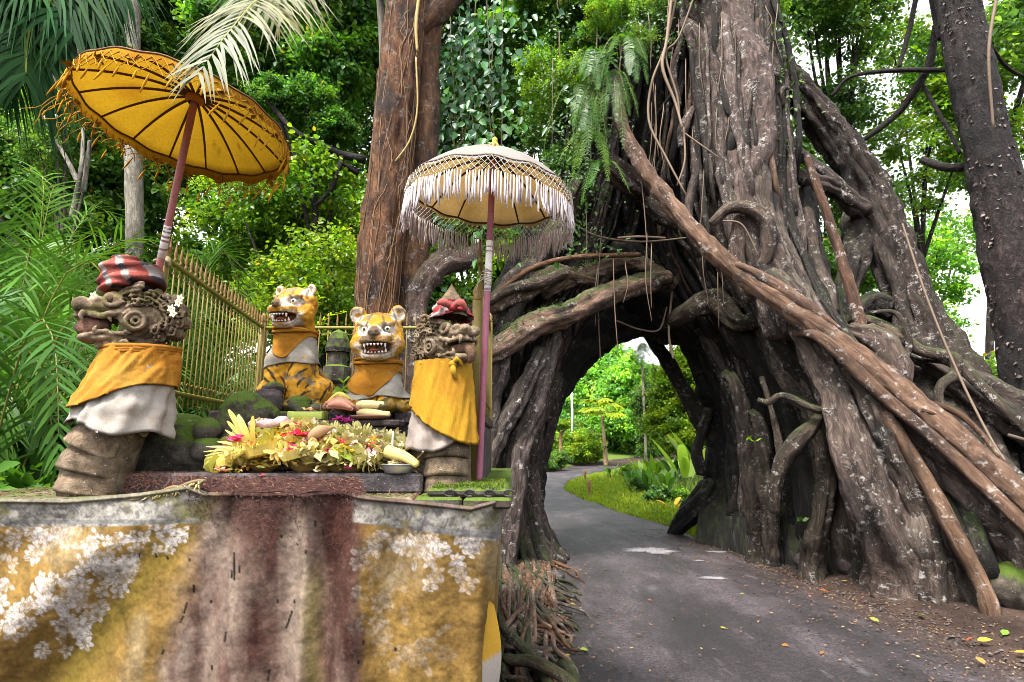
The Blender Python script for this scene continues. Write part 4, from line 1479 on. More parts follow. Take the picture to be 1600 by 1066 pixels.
# ------------------------------------------------------------------ guardian dragons
def dragon_head(root, tr, seed, hs, HR, hc, mossy):
    """carved head; tr maps statue space to the world"""
    def headp(P):
        return ((P - np.asarray(hc, np.float32)) @ HR.astype(np.float32)) / np.float32(hs)

    def hd(Q):
        S = np.stack([np.abs(Q[:, 0]), Q[:, 1], Q[:, 2]], -1)
        d = sd_ell(Q, (0, .03, .01), (.135, .17, .135))
        d = su(d, sd_ell(Q, (0, -.17, .075), (.1, .17, .055)), .03)
        d = su(d, sd_ell(S, (.05, -.285, .1), (.05, .055, .045)), .015)
        d = su(d, sd_ell(S, (.055, -.2, .115), (.045, .045, .035)), .012)
        d = su(d, sd_ell(S, (.078, -.105, .12), (.048, .05, .05)), .01)
        d = su(d, sd_tor(S, (.105, -.11, .115), .045, .014, rot('Y', 70)), .008)
        d = su(d, sd_ell(Q, (0, -.13, -.125), (.095, .18, .035)), .025)
        d = su(d, sd_ell(S, (.04, -.27, -.115), (.045, .045, .03)), .012)
        cav = sd_ell(Q, (0, -.24, -.035), (.16, .19, .052))
        d = ss(d, -cav, .012)
        # lips
        for k in range(7):
            a = k / 6.0
            p = (.102 - .06 * a ** 3, -.03 - .27 * a, .022 + .012 * math.sin(a * 9))
            d = su(d, sd_ell(S, p, (.022, .034, .022)), .01)
            p = (.098 - .055 * a ** 3, -.03 - .24 * a, -.098 - .01 * math.sin(a * 8))
            d = su(d, sd_ell(S, p, (.018, .026, .017)), .008)
        # jaw swirl and curled mane
        d = su(d, sd_tor(S, (.135, .015, -.035), .052, .02, rot('Y', 90)), .01)
        d = su(d, sd_tor(S, (.14, .02, -.035), .02, .012, rot('Y', 90)), .006)
        r2 = np.random.default_rng(4)
        for k in range(9):
            a = math.radians(-70 + k * 26)
            for rad, xx in ((.125, .125), (.19, .10)):
                c = (xx + .015 * math.sin(k * 2.1), .08 + rad * math.cos(a) * .95, .0 + rad * math.sin(a) * .78)
                d = su(d, sd_tor(S, c, .026, .0095, rot('Y', 80)), .004)
                d = su(d, sd_ell(S, c, (.04, .013, .013)), .004)
        d = su(d, sd_ell(Q, (0, .1, .0), (.105, .19, .16)), .02)
        for k in range(6):
            a = math.radians(-40 + k * 30)
            d = su(d, sd_ell(S, (.05, .09 + .2 * math.cos(a), .0 + .165 * math.sin(a)), (.03, .035, .035)), .006)
        # brow flames and beard
        for k in range(4):
            d = su(d, sd_ell(S, (.08 + .016 * k, -.06 + .035 * k, .165 + .012 * k), (.018, .022, .035), rot('X', -25)), .008)
            d = su(d, sd_ell(S, (.03 + .022 * k, -.2 + .05 * k, -.165), (.02, .026, .028)), .01)
        return d

    def sdf(P):
        Q = headp(P)
        return hd(Q) * hs + .003 * noise3(P, 45, seed).astype(np.float32) + .0035 * np.sin(np.hypot(Q[:, 1] - .015, Q[:, 2] + .035) * 210).astype(np.float32) * (Q[:, 1] > -.06)
    ext = .40 * hs
    V, Q = surface(sdf, np.asarray(hc) - ext, np.asarray(hc) + ext, .0062)
    q = headp(V.astype(np.float32))
    c = np.tile(np.array((1.15, 1.05, .95)), (len(V), 1))
    c = lerp3(c, np.array((.62, .66, .3)) * 1.0, smooth(-.1, .4, fbm(V, 12, 3, seed)) * mossy)
    c = lerp3(c, (.45, .38, .3), smooth(.1, .5, fbm(V, 20, 4, seed + 4)) * .8)
    mb = MB()
    mb.add(tr(V), [Q], c)
    head = mb.build("head", M['stone_carved'], root)
    hw = lambda p: tr((np.asarray(p, float) * hs) @ HR.T + hc)
    for s in (-1, 1):
        mb = MB()
        mb.ball(hw((s * .098, -.12, .12)), .033 * hs, 14, 9, (.55, .42, .36))
        mb.build("eye", M['stone_carved'], head)
        for (y, z0, z1) in ((-.27, .045, -.02), (-.12, .03, -.03), (-.2, -.1, -.05)):
            mb = MB()
            p0, p1, p2 = hw((s * .075, y, z0)), hw((s * .09, y - .012, (z0 + z1) / 2)), hw((s * .088, y, z1))
            mb.tube([p0, p1, p2], [.019 * hs, .015 * hs, .003 * hs], 7, (1.5, 1.4, 1.25), n=6)
            mb.build("fang", M['stone_carved'], head)
    return head, hw


def belly_scales(root, pts, radii, n, seed, facing):
    """overlapping carved plates up the front of the neck"""
    S = spline(np.column_stack([pts, radii]), n)
    for i in range(n):
        p, r = S[i, :3], S[i, 3]
        t = (S[min(i + 1, n - 1), :3] - S[max(i - 1, 0), :3])
        t = t / np.linalg.norm(t)
        mb = MB()
        h = .075
        prof = [(r * .78, h * 1.05), (r * .93, h * .75), (r * 1.0, h * .35), (r * 1.025, -h * .05), (r * 1.02, -h * .3), (r * 1.045, -h * .38), (r * 1.045, -h * .5), (r * 1.0, -h * .62), (r * .9, -h * .68), (r * .75, -h * .62)]
        tl = unit(t + np.asarray(facing) * -.22)
        x = unit(np.cross((0, 1, 0), tl))
        y = np.cross(tl, x)
        A = np.column_stack([x, y, tl])
        k = (.85 + .2 * math.sin(i * 2.3 + seed))
        mb.lathe(p, prof, 30, np.array((k, k * .9, k * .8)), A)
        v = mb.v[0]
        mb.v[0] = v + unit(v - p) * (.005 * fbm(v, 22, 3, seed + i))[:, None]
        mb.build("belly_scale", M['stone_carved'], root)


SPX = 3.2 / FPX
# left dragon, looking to the left with a checked turban
L0 = W(150, 766, 3.2)
L0[2] = AT - .005
d1 = empty("dragon_statue", L0, "carved dragon statue facing left, wearing a checked turban, its back overgrown with moss", "statue", "dragon guardian statues")
trL = lambda p: np.asarray(p, float) + L0
Pn = [(-.0, 0, .0), (.0, 0, .12), (.03, .01, .26), (.08, .03, .42), (.12, .05, .62), (.13, .07, .85)]
mb = MB()
mb.tube([trL(p) for p in Pn], [.165, .168, .165, .15, .135, .12], 22, (.85, .8, .72), lump=.12, n=30)
mb.build("neck", M['stone_carved'], d1)
belly_scales(d1, np.array([trL(p) for p in [(-.01, -.02, .045), (-.01, -.02, .16), (.01, -.02, .27), (.05, -.01, .39), (.08, 0, .48)]]), [.158, .162, .158, .148, .135], 5, 3, (-.75, -.6, 0))
HRl = rot('Z', -66) @ rot('X', 6)
hd1, hwL = dragon_head(d1, trL, 11, .86, HRl, np.array((.125, -.02, .97)), .9)
mb = MB()
mb.ball(hwL((0, -.235, -.045)), np.array((.068, .085, .068)), 16, 12, (.8, .5, .45), HRl, lump=.12)
mb.build("tongue", M['stone_carved'], hd1)


def plaid(V, k=26):
    a = np.floor(V[:, 0] * k + V[:, 2] * k * .7) % 3
    b = np.floor(V[:, 2] * k - V[:, 0] * k * .5 + 1.0) % 3
    c = np.tile(np.array((.5, .12, .1)), (len(V), 1))
    c[(a == 0)] = (.55, .5, .47)
    c[(b == 0)] *= .45
    c[(a == 0) & (b == 0)] = (.06, .06, .08)
    c[(a == 1) & (b == 2)] = (.6, .2, .17)
    return c


def turban(center, r, seed, colf, tilt):
    R = rot('Y', tilt)

    def sdf(P):
        q = (P - center.astype(np.float32)) @ R.astype(np.float32)
        d = sd_ell(q, (0, 0, 0), r)
        d = su(d, sd_tor(q, (0, 0, -r[2] * .55), r[0] * .82, .032), .02)
        d = su(d, sd_ell(q, (-.02, -.05, r[2] * .6), (r[0] * .62, r[1] * .62, r[2] * .7)), .03)
        return d + .009 * np.sin(q[:, 2] * 80 + q[:, 0] * 35 + 5 * noise3(q, 6, seed)).astype(np.float32)
    V, Q = surface(sdf, center - .26, center + .26, .008)
    mb = MB()
    mb.add(V, [Q], colf(V))
    return mb


c_ = W(205, 436, 3.2)
mb = turban(c_, (.165, .15, .095), 3, plaid, -18)
mb.build("turban", M['cloth'], d1)
# white blossoms tucked behind the ear
for (px, py, wh) in [(279, 474, "second from the right"), (271, 490, "lowest of those behind the ear"), (282, 466, "rightmost"), (268, 482, "deepest behind the ear"), (147, 462, "on the snout")]:
    mb = MB()
    c = W(px, py, 3.08)
    for k in range(5):
        a = k * 1.257
        mb.leaves(np.array([c]), np.array([(math.cos(a), -.35, math.sin(a))]), np.array([(0, -1, .1)]), .026, .009, (.8, .78, .72))
    mb.ball(c + (0, -.004, 0), .004, 6, 4, (.7, .5, .05))
    tag(mb.build("frangipani_flower", M['petal']), "white frangipani flower on the left dragon statue's head, " + wh, "flower", "white flowers on the left dragon statue")
# back, coils and tail under moss
for nm, parts in (("body", [((.08, .4, .2), (.2, .2, .16)), ((.22, .42, .27), (.17, .2, .18)), ((.12, .36, .34), (.13, .16, .13)), ((.36, .46, .2), (.16, .2, .15))]),
                  ("tail", [((.50, .5, .36), (.12, .15, .2)), ((.54, .52, .52), (.11, .12, .09)), ((.65, .54, .45), (.1, .12, .08)), ((.47, .5, .17), (.16, .2, .18))])):
    cs_ = [(trL(c).astype(np.float32), np.asarray(r, np.float32)) for c, r in parts]

    def sdf(P):
        d = sd_ell(P, cs_[0][0], cs_[0][1])
        for c, r in cs_[1:]:
            d = su(d, sd_ell(P, c, r), .05)
        return d + .02 * fbm(P, 9, 3, 4).astype(np.float32) + .006 * noise3(P, 40, 5).astype(np.float32)
    lo = np.min([c - r for c, r in cs_], 0) - .06
    hi = np.max([c + r for c, r in cs_], 0) + .06
    lo[2] = max(lo[2], AT - .005)
    V, Q = surface(sdf, lo, hi, .012)
    mb = MB()
    mb.add(V, [Q], (.85, .85, .8))
    mb.build(nm, M['stone_moss'], d1)
for (px, py, d, r) in [(186, 690, 3.13, .03), (181, 660, 3.12, .028), (200, 672, 3.14, .033), (210, 650, 3.14, .03), (222, 668, 3.15, .035), (176, 705, 3.1, .03)]:
    mb = MB()
    mb.ball(W(px, py, d), (r, r * .7, r * 1.7), 10, 8, (.85, .78, .6), rot('Y', random.uniform(-30, 30)), lump=.2, seed=px)
    mb.build("carved_leaf", M['stone_carved'], d1)
mb = MB()
mb.ball(W(325, 672, 3.5), (.08, .08, .075), 14, 10, lump=.2, seed=4)
mb.ball(W(323, 702, 3.48), (.09, .09, .075), 14, 10, lump=.2, seed=6)
mb.build("foot", M['stone_moss'], d1)
# wrap
cw0, cw1 = trL((.15, .03, .80)), trL((.085, .0, .355))
mb = skirt(cw0, cw1, (.168, .165), (.262, .24), lambda a: 1 + .1 * math.cos(a) + .05 * math.sin(4 * a), cloth_dirty((.6, .55, .5), (.33, .26, .19), 4, .75), .011, 8, seed=6)
mb.build("white_wrap", M['cloth'], d1)
mb = skirt(cw0 + (0, 0, .012), cw1, (.19, .185), (.288, .266), lambda a: .50 + .26 * max(0, math.cos(a + 2.25)) ** 2 - .02 * math.cos(a), cloth_dirty((.66, .28, .035), (.62, .38, .07), 8, .8, 5), .011, 7, seed=8, diag=.8)
mb.build("orange_wrap", M['cloth'], d1)
mb = MB()
for k in range(3):
    th = np.linspace(0, 2 * np.pi, 50)
    mb.tube(np.column_stack([cw0[0] + (.188 - .003 * k) * np.cos(th), cw0[1] + (.183) * np.sin(th), cw0[2] + .012 - .024 * k + .012 * np.sin(th + k)]), .013, 6, np.array((.6, .24, .03)) * (1 - .1 * k), lump=.25)
mb.build("wrap_roll", M['cloth'], d1)

# right dragon, looking right with open mouth
R0 = W(697, 767, 3.32)
R0[2] = AT - .005
d2 = empty("dragon_statue", R0, "carved dragon statue facing right in a yellow cloth with a red headband", "statue", "dragon guardian statues")
trR = lambda p: np.asarray(p, float) + R0
mb = MB()
mb.tube([trR(p) for p in [(0, .02, 0), (0, .02, .2), (-.01, .02, .4), (-.0, .03, .6), (.0, .04, .8)]], [.13, .135, .14, .125, .11], 20, (.8, .74, .7), lump=.12, n=26)
mb.build("neck", M['stone_carved'], d2)
mb = MB()
mb.tube([trR(p) for p in [(-.12, .08, 0), (-.12, .06, .2), (-.1, .05, .4)]], [.1, .1, .09], 16, (.7, .64, .6), lump=.2, n=16)
mb.build("shoulder", M['stone_carved'], d2)
belly_scales(d2, np.array([trR(p) for p in [(.0, -.02, .04), (.0, -.02, .16), (0, -.02, .3), (0, -.0, .42)]]), [.122, .126, .126, .122], 5, 6, (.1, -.95, 0))
HRr = rot('Z', 50) @ rot('X', 3)
hd2, hwR = dragon_head(d2, trR, 23, .72, HRr, np.array((-.03, .0, .85)), .35)
mb = MB()
mb.tube([hwR((0, -.12, -.05)), hwR((0, -.27, -.04)), hwR((0, -.32, -.09)), hwR((0, -.3, -.16))], [.03, .034, .03, .012], 9, (1.0, .7, .6), n=14)
mb.build("tongue", M['stone_carved'], hd2)
mb = MB()
for k in range(9):
    a = (k - 4) / 4.0
    p = hwR((.088 * math.sin(a * 1.4), -.30 + .1 * a * a, .028))
    mb.ball(p, (.011, .011, .016), 7, 5, (1.3, 1.2, 1.05))
mb.build("teeth", M['stone_carved'], hd2)
# tall carved back plate with scrolls
mb = MB()
for k in range(7):
    c = W(660 + 4 * math.sin(k * 2.2), 578 - k * 13, 3.42)
    th = np.linspace(0, 5.2, 14)
    rr = np.linspace(.035, .008, 14)
    mb.tube(np.column_stack([c[0] + rr * np.cos(th + k), c[1] + 0 * th, c[2] + rr * np.sin(th + k)]), .012, 6, (.9, .75, .6))
mb.build("mane_scroll", M['stone_carved'], d2)
c_ = W(705, 488, 3.3)
mb = MB()
mb.lathe(c_ + (0, 0, -.03), [(.1, 0), (.098, .05), (.07, .1), (.045, .135), (.02, .17), (.004, .2)], 16, (.8, .7, .6))
mb.build("crown", M['stone_carved'], d2)
redc = lambda V, T, th: np.where((np.sin(th * 5 + T * 6) > .45)[:, None], np.array((.6, .5, .47)), np.array((.5, .07, .08)))
mb = skirt(c_ + (0, 0, .055), c_ + (0, 0, -.03), (.085, .085), (.125, .12), lambda a: 1 + .25 * math.sin(2 * a), redc, .01, 6, seed=4, n2=12)
mb.ball(c_ + (.02, -.12, .0), (.03, .025, .02), 10, 6, (.5, .07, .08))
for s in (-1, 1):
    p = c_ + (.02, -.125, 0)
    mb.tube([p, p + (.05 * s, -.02, .025), p + (.085 * s, -.01, -.0 - .02 * s)], [.01, .024, .008], 6, (.55, .14, .13), n=8)
mb.build("headband", M['cloth'], d2)
cw0, cw1 = trR((-.03, .02, .735)), trR((-.03, .0, .26))
mb = skirt(cw0, cw1, (.135, .13), (.195, .178), lambda a: .98 + .12 * math.cos(a - .2) * -1 + .05 * math.sin(3 * a), cloth_dirty((.5, .42, .38), (.34, .26, .2), 14, .6), .01, 7, seed=16)
mb.build("white_wrap", M['cloth'], d2)
mb = skirt(cw0 + (0, 0, .012), cw1, (.16, .156), (.22, .205), lambda a: .72 + .27 * math.cos(a + .5), cloth_dirty((.64, .35, .03), (.52, .25, .025), 18, .8, 6), .007, 6, seed=19, diag=1.2)
mb.build("yellow_wrap", M['cloth'], d2)
mb = MB()
for k in range(3):
    th = np.linspace(0, 2 * np.pi, 50)
    mb.tube(np.column_stack([cw0[0] + .152 * np.cos(th), cw0[1] + .147 * np.sin(th), cw0[2] - .0 - .03 * k + .012 * np.sin(th + k)]), .011, 6, np.array((.62, .36, .035)) * (1 - .08 * k), lump=.25)
kn = cw0 + (.07, -.15, -.02)
mb.ball(kn, (.026, .022, .022), 10, 6, (.6, .33, .03), lump=.2)
mb.tube([kn, kn + (.03, -.02, .03), kn + (.055, -.01, -.01)], [.012, .016, .006], 6, (.62, .36, .035), n=8)
mb.tube([kn, kn + (.005, -.02, -.04), kn + (.02, -.01, -.085)], [.012, .018, .006], 6, (.62, .36, .035), n=8)
mb.build("sash_knot", M['cloth'], d2)
# ------------------------------------------------------------------ ceremonial umbrellas
def umbrella(root, hub, axis, R, rise, npan, colf_out, rib_col, spin=0.0, valance=.05, scallop=.03, mat='umbrella'):
    """canopy panels, ribs; returns a map from (radius fraction, angle, drop) to the world"""
    ax = unit(axis)
    x = unit(np.cross(ax, (0.2, -1, 0.1)))
    y = np.cross(ax, x)
    A = np.column_stack([x, y, ax])
    hub = np.asarray(hub, float)

    def at(rf, a, dz=0.0, out=0.0):
        h = rise * (1 - rf ** 2.1)
        sag = -.012 * (np.cos(a * npan - spin * npan) * -.5 + .5) * rf
        p = np.stack([np.cos(a) * (R * rf + out), np.sin(a) * (R * rf + out), h + dz + sag], -1)
        return p @ A.T + hub
    step = 2 * np.pi / npan
    for i in range(npan):
        a0 = spin + i * step
        n1, n2 = 9, 14
        aa = np.linspace(a0, a0 + step, n1)
        rf = np.linspace(.02, 1, n2)
        RF, AA = np.meshgrid(rf, aa, indexing='ij')
        puff = .014 * np.sin((AA - a0) / step * np.pi) * np.sin(RF * np.pi * .9)
        V = at(RF, AA, puff)
        # the turned-down valance
        s = np.sin((aa - a0) / step * np.pi)
        v2 = np.stack([at(np.ones(n1), aa, -valance * k + scallop * (1 - s) * k * .0 - scallop * s * k, .012 * k) for k in (.35, .7, 1.0)], 0)
        V = np.concatenate([V, v2], 0)
        m = len(V)
        ii = (np.arange(m - 1)[:, None] * n1 + np.arange(n1 - 1)[None, :]).ravel()
        Vf = V.reshape(-1, 3)
        mb = MB()
        mb.add(Vf, [np.stack([ii, ii + n1, ii + n1 + 1, ii + 1], -1)], colf_out(Vf, np.repeat(np.concatenate([rf, [1.03, 1.07, 1.1]]), n1)))
        mb.build("canopy_panel", M[mat], root)
        mb = MB()
        q = np.linspace(.04, 1, 12)
        mb.tube(at(q, np.full(12, a0), -.008), np.linspace(.009, .006, 12), 5, rib_col)
        mb.build("rib", M['plain'], root)
    mb = MB()
    a = np.linspace(0, 2 * np.pi, 90)
    mb.tube(at(np.ones(90), a, -.004, .002), .006, 5, rib_col, cap=False)
    mb.build("rim_hoop", M['plain'], root)
    return at, A


def pole(root, p0, p1, r, bands, col, extra=None):
    p0, p1 = np.asarray(p0), np.asarray(p1)
    ts = sorted({0.0, 1.0} | {b for q in bands for b in q[:2]})
    mb = MB()
    n = 44
    t = np.linspace(0, 1, n)
    mb.tube(p0 + (p1 - p0) * t[:, None], np.full(n, r), 14, col)
    pl = mb.build("pole", M['paint'], root)
    for (a, b, c) in bands:
        mb = MB()
        q = p0 + (p1 - p0) * np.linspace(a, b, 3)[:, None]
        mb.tube(q, np.full(3, r + .0015), 14, c)
        mb.build("painted_band", M['paint'], pl)
    return pl


def net(root, at, n, d0, rows, rowh, col, r, mess=0.0, part=None, seed=0):
    """knotted diamond net hanging from the rim"""
    r_ = np.random.default_rng(seed)
    mb = MB()
    for i in range(n):
        a0, da = 2 * np.pi * i / n, 2 * np.pi / n
        if part is not None and not part(a0):
            continue
        for sg in (1, -1):
            pts = []
            for k in range(rows + 1):
                pts.append(at(np.array(1.0), np.array(a0 + sg * da * .5 * (k + (r_.normal(0, mess) if mess else 0))), -d0 - k * rowh * (1 + r_.normal(0, mess) * .3), .012 + .003 * sg + .004 * k))
            mb.tube(np.array(pts), r, 4, np.array(col) * r_.uniform(.7, 1.1), cap=False)
    return mb.build("net", M['fringe'], root)


# ---- white umbrella
wp0, wp1 = W(748, 757, 3.45), W(768, 262, 3.45)
hub = np.array(W(766, 291, 3.45))
hub[2] = 3.43
axis = unit(np.array((.075, 0.0, 1.0)))
wu = empty("ceremonial_umbrella", W(748, 757, 3.45) * (1, 1, 0) + (0, 0, AT), "white fringed umbrella with golden finial on a purple pole beside the tree arch", "umbrella")


def wcol(V, rf):
    c = np.tile(np.array((.29, .27, .255)), (len(V), 1))
    c = lerp3(c, (.17, .14, .08), smooth(-.1, .5, fbm(V, 6, 4, 3)) * .7)
    return c


atw, AW = umbrella(wu, hub, axis, .51, .245, 14, wcol, (.05, .035, .03), .1, .012, .014, 'umbrella_white')
PUR, WHT = (.24, .075, .115), (.62, .58, .58)
tp = lambda py: (757 - py) / (757 - 262.0)
top = hub + np.asarray(axis) * .30
pole(wu, wp0, hub + np.asarray(axis) * .255, .0205,
     [(tp(478), tp(400), WHT), (tp(477), tp(474), PUR), (tp(470), tp(467.5), PUR), (tp(450), tp(446), PUR), (tp(418), tp(415.5), PUR), (tp(411), tp(408.5), PUR)], PUR)
pp = wu.children[-1]
mb = MB()
for k in range(5):
    p = wp0 + (hub + axis * .255 - wp0) * tp(446 + 5 * k)
    th = np.linspace(0, 2 * np.pi, 14)
    mb.tube(np.column_stack([p[0] + .024 * np.cos(th), p[1] + .024 * np.sin(th), p[2] + .008 * np.sin(th * 2 + k)]), .004, 5, (.5, .42, .33))
for k in range(4):
    p = wp0 + (hub + axis * .255 - wp0) * tp(455)
    mb.tube([p + (0, -.02, 0), p + (-.03 - .01 * k, -.02, .03 - .025 * k), p + (-.05 - .01 * k, -.01, .01 - .05 * k)], [.003, .003, .001], 4, (.5, .42, .33))
mb.build("twine", M['fringe'], wu)
mb = MB()
mb.lathe(hub - np.asarray(axis) * .055, [(.0, .285), (.05, .29), (.045, .31), (.022, .322), (.016, .334), (.026, .345), (.035, .365), (.035, .385), (.024, .402), (.014, .41), (.018, .42), (.016, .435), (.006, .446), (0, .448)], 18,
         np.array([(.42, .38, .36)] * 4 + [(.45, .24, .03)] * 4 + [(.52, .3, .04)] * 6), AW)
for k in range(8):
    a = k * math.pi / 4
    c = hub + AW @ np.array((.033 * math.cos(a), .033 * math.sin(a), .32))
    mb.ball(c, (.008, .008, .014), 6, 5, (.25, .1, .02))
mb.build("finial", M['plain'], wu)
net(wu, atw, 92, .012, 4, .022, (.6, .55, .48), .0019, .05, None, 2)
r_ = np.random.default_rng(9)
NT_ = 190
for i in range(NT_):
    if r_.random() < .05:
        continue
    a = 2 * np.pi * (i + r_.uniform(-.2, .2)) / NT_
    L = r_.uniform(.135, .19)
    lean = r_.normal(.012, .012)
    p0 = atw(np.array(1.0), np.array(a), -.1, .02)
    dn = np.array((lean * math.cos(a * 3) - .02, r_.normal(0, .01), -1))
    out = unit((p0 - hub) * (1, 1, 0))
    pts = [p0, p0 + dn * L * .5 + out * r_.normal(.004, .006), p0 + dn * L + out * r_.normal(.0, .012)]
    mb = MB()
    g = r_.uniform(.75, 1.1)
    mb.tube(np.array(pts), [.0035, .0068, .0052], 5, np.array((.56, .49, .50)) * g, n=5)
    for s in range(3):
        o = np.array((r_.normal(0, .005), r_.normal(0, .005), 0))
        mb.tube(np.array([pts[1] + o * .5, pts[2] + o + (0, 0, -r_.uniform(0, .02))]), [.003, .0012], 3, np.array((.56, .49, .50)) * g * .95, cap=False)
    mb.build("tassel", M['fringe'], wu)

# ---- yellow umbrella, leaning
yp0, yp1 = W(250, 412, 3.42), W(303, 178, 3.12)
yb = W(250, 412, 3.42)
ydir = unit(yp1 - yp0)
yu = empty("ceremonial_umbrella", W(238, 470, 3.42), "faded yellow umbrella leaning over the left dragon statue", "umbrella")
axis = unit(np.array((.115, .10, 1.0)))
yhub = np.array(W(294, 188, 3.05))


def ycol(V, rf):
    c = np.tile(np.array((.52, .31, .03)), (len(V), 1))
    c = lerp3(c, (.36, .16, .015), smooth(-.1, .5, fbm(V, 5, 4, 13)) * .75)
    c = lerp3(c, (.27, .10, .015), np.clip((rf - .97) * 12, 0, 1) * .6)
    c = lerp3(c, (.12, .05, .012), smooth(.33, .5, fbm(V, 17, 4, 15)) * .7)
    return c


aty, AY = umbrella(yu, yhub, axis, .555, .17, 16, ycol, (.10, .035, .012), .12, .05, .014)
PNK = (.33, .12, .12)
ptop = yhub + axis * .155
t_ = lambda py: np.clip((412 - py) / (412 - 118.0), 0, 1)
pole(yu, yp0 - (ptop - yp0) * .28, ptop, .021, [(.22 + .78 * t_(400) * .9, .22 + .78 * t_(337) * .93, WHT)] +
     [(.22 + .78 * t_(q) * .92, .22 + .78 * t_(q - 4) * .92, PNK) for q in (385, 368, 360, 350, 343)], PNK)
mb = MB()
mb.lathe(yhub - axis * .085, [(.03, .2), (.05, .22), (.05, .245), (.02, .262), (.03, .29), (.02, .32), (0, .335)], 14, (.3, .12, .02), AY)
mb.build("finial", M['plain'], yu)
net(yu, aty, 70, .028, 3, .03, (.5, .25, .03), .0026, .22, None, 4)
r_ = np.random.default_rng(19)
for i in range(52):
    a = 2 * np.pi * (i + r_.uniform(-.4, .4)) / 52
    L = r_.uniform(.05, .09)
    p0 = aty(np.array(1.0), np.array(a), -.115 + r_.normal(0, .02), .02)
    dn = np.array((-.35 + r_.normal(0, .25), r_.normal(0, .2), -1))
    mb = MB()
    mb.tube(np.array([p0, p0 + dn * L * .5, p0 + dn * L]), [.002, .0065, .0025], 5, np.array((.6, .3, .025)) * r_.uniform(.7, 1.1), n=5)
    mb.build("tassel", M['fringe'], yu)
for i in range(18):
    a = .1 + 2 * np.pi * i / 18
    c = aty(np.array(1.0), np.array(a), -.06, .015)
    mb = MB()
    for k in range(4):
        d = unit(np.array((r_.normal(), r_.normal(), r_.normal() - .4)))
        mb.leaves(np.array([c]), d[None], r_.normal(0, 1, (1, 3)), .05, .016, np.array((.62, .3, .03)) * r_.uniform(.7, 1.1))
    mb.build("ribbon", M['cloth'], yu)
# torn strands hanging off the left rim
mb = MB()
for i in range(9):
    a = r_.uniform(2.6, 3.7)
    p = aty(np.array(1.0), np.array(a), -.05, .02)
    pts = [p]
    for k in range(5):
        p = p + np.array((-.02 + r_.normal(0, .02), r_.normal(0, .015), -.035 + r_.normal(0, .01)))
        pts.append(p)
    mb.tube(np.array(pts), .0025, 4, np.array((.5, .27, .04)) * r_.uniform(.7, 1.2), n=10)
mb.build("loose_strand", M['fringe'], yu)

# ------------------------------------------------------------------ yellow iron fence round three sides of the altar
YEL = np.array((.17, .125, .025))
RUST = np.array((.17, .06, .02))


def fence(label, A, B, zt, zb, zbase, n, ztip):
    A, B = np.asarray(A, float), np.asarray(B, float)
    root = empty("iron_fence", (*((A + B) / 2), zbase), label, "fence", "yellow iron fence panels round the altar")
    d3 = np.array((*(B - A), 0))
    for z in (zt, zb):
        mb = MB()
        mb.tube([(*A, z), (*((A + B) / 2), z), (*B, z)], .017, 8, YEL * .75 + np.array((.02, .04, 0)), n=12)
        mb.build("rail", M['paint'], root)
    for i in range(n):
        t = (i + .5) / n
        p = A + (B - A) * t
        mb = MB()
        g = .7 + .35 * ((i * 37) % 10) / 10
        mb.tube([(*p, zb - .1), (*p, (zb + zt) / 2), (*p, zt + .02)], .006, 6, YEL * g, n=4)
        bar = mb.build("bar", M['paint'], root)
        mb = MB()
        mb.lathe((*p, zt + .02), [(.008, 0), (.014, .012), (.008, .022), (.008, .03), (.0135, .05), (.009, .085), (.001, ztip)], 7, YEL * g * .45 + RUST * .45)
        mb.build("spear_tip", M['paint'], bar)
        if i < n - 1:
            q = A + (B - A) * (i + 1.0) / n
            u = d3 / np.linalg.norm(d3)
            hw_ = np.linalg.norm(B - A) / n * .5
            th = np.linspace(0, np.pi, 9)
            for zz, sg in ((zb + .012, 1), (zt - .012, -1)):
                mb = MB()
                P = np.array([np.array((*q, zz)) + u * hw_ * math.cos(a) + np.array((0, 0, sg * .07 * math.sin(a))) for a in th])
                mb.tube(P, .005, 5, YEL * g * .9)
                mb.build("arch_scroll", M['paint'], root)
    return root


def fence_post(p, z0, z1, label, r=.03):
    mb = MB()
    mb.box((p[0] - r, p[1] - r, z0), (p[0] + r, p[1] + r, z1), YEL * .95, .006)
    mb.lathe((p[0], p[1], z1), [(r * .9, 0), (r * 1.25, .015), (r * .8, .03), (r * 1.1, .06), (r * .6, .09), (0, .11)], 12, YEL * .7 + RUST * .3)
    tag(mb.build("fence_post", M['paint'], None), label, "post", "posts of the yellow iron fence")


FZ = W(262, 402, 3.62)[2]
FA, FB, FC = W(257, 402, 3.62)[:2], W(411, 513, 6.0)[:2], np.array((-.24, 6.0))
FD = np.array((-.215, 3.6))
FL = W(270, 606, 3.6)[2]
fence("yellow iron fence panel running back along the altar's left side", FA + (FB - FA) * .012, FB, FZ, FL, AT, 26, .15)
fence("yellow iron fence panel across the back behind the tigers", FB, FC, FZ, FL, AT, 26, .15)
fence("yellow iron fence panel end-on at the right, behind the purple pole", FC, FD, FZ - .03, FL, AT, 24, .15)
fence_post(FA, AT, FZ + .05, "yellow square fence post behind the left dragon's turban", .024)
fence_post(FB, AT, FZ + .06, "yellow fence post at the back left corner beside the tall tiger", .03)
fence_post(FC, AT, FZ + .06, "yellow fence post at the back right corner before the big roots", .03)
fence_post(np.array(W(742, 755, 3.52))[:2], AT, W(742, 470, 3.52)[2], "yellow spotted fence post next to the purple umbrella pole", .026)
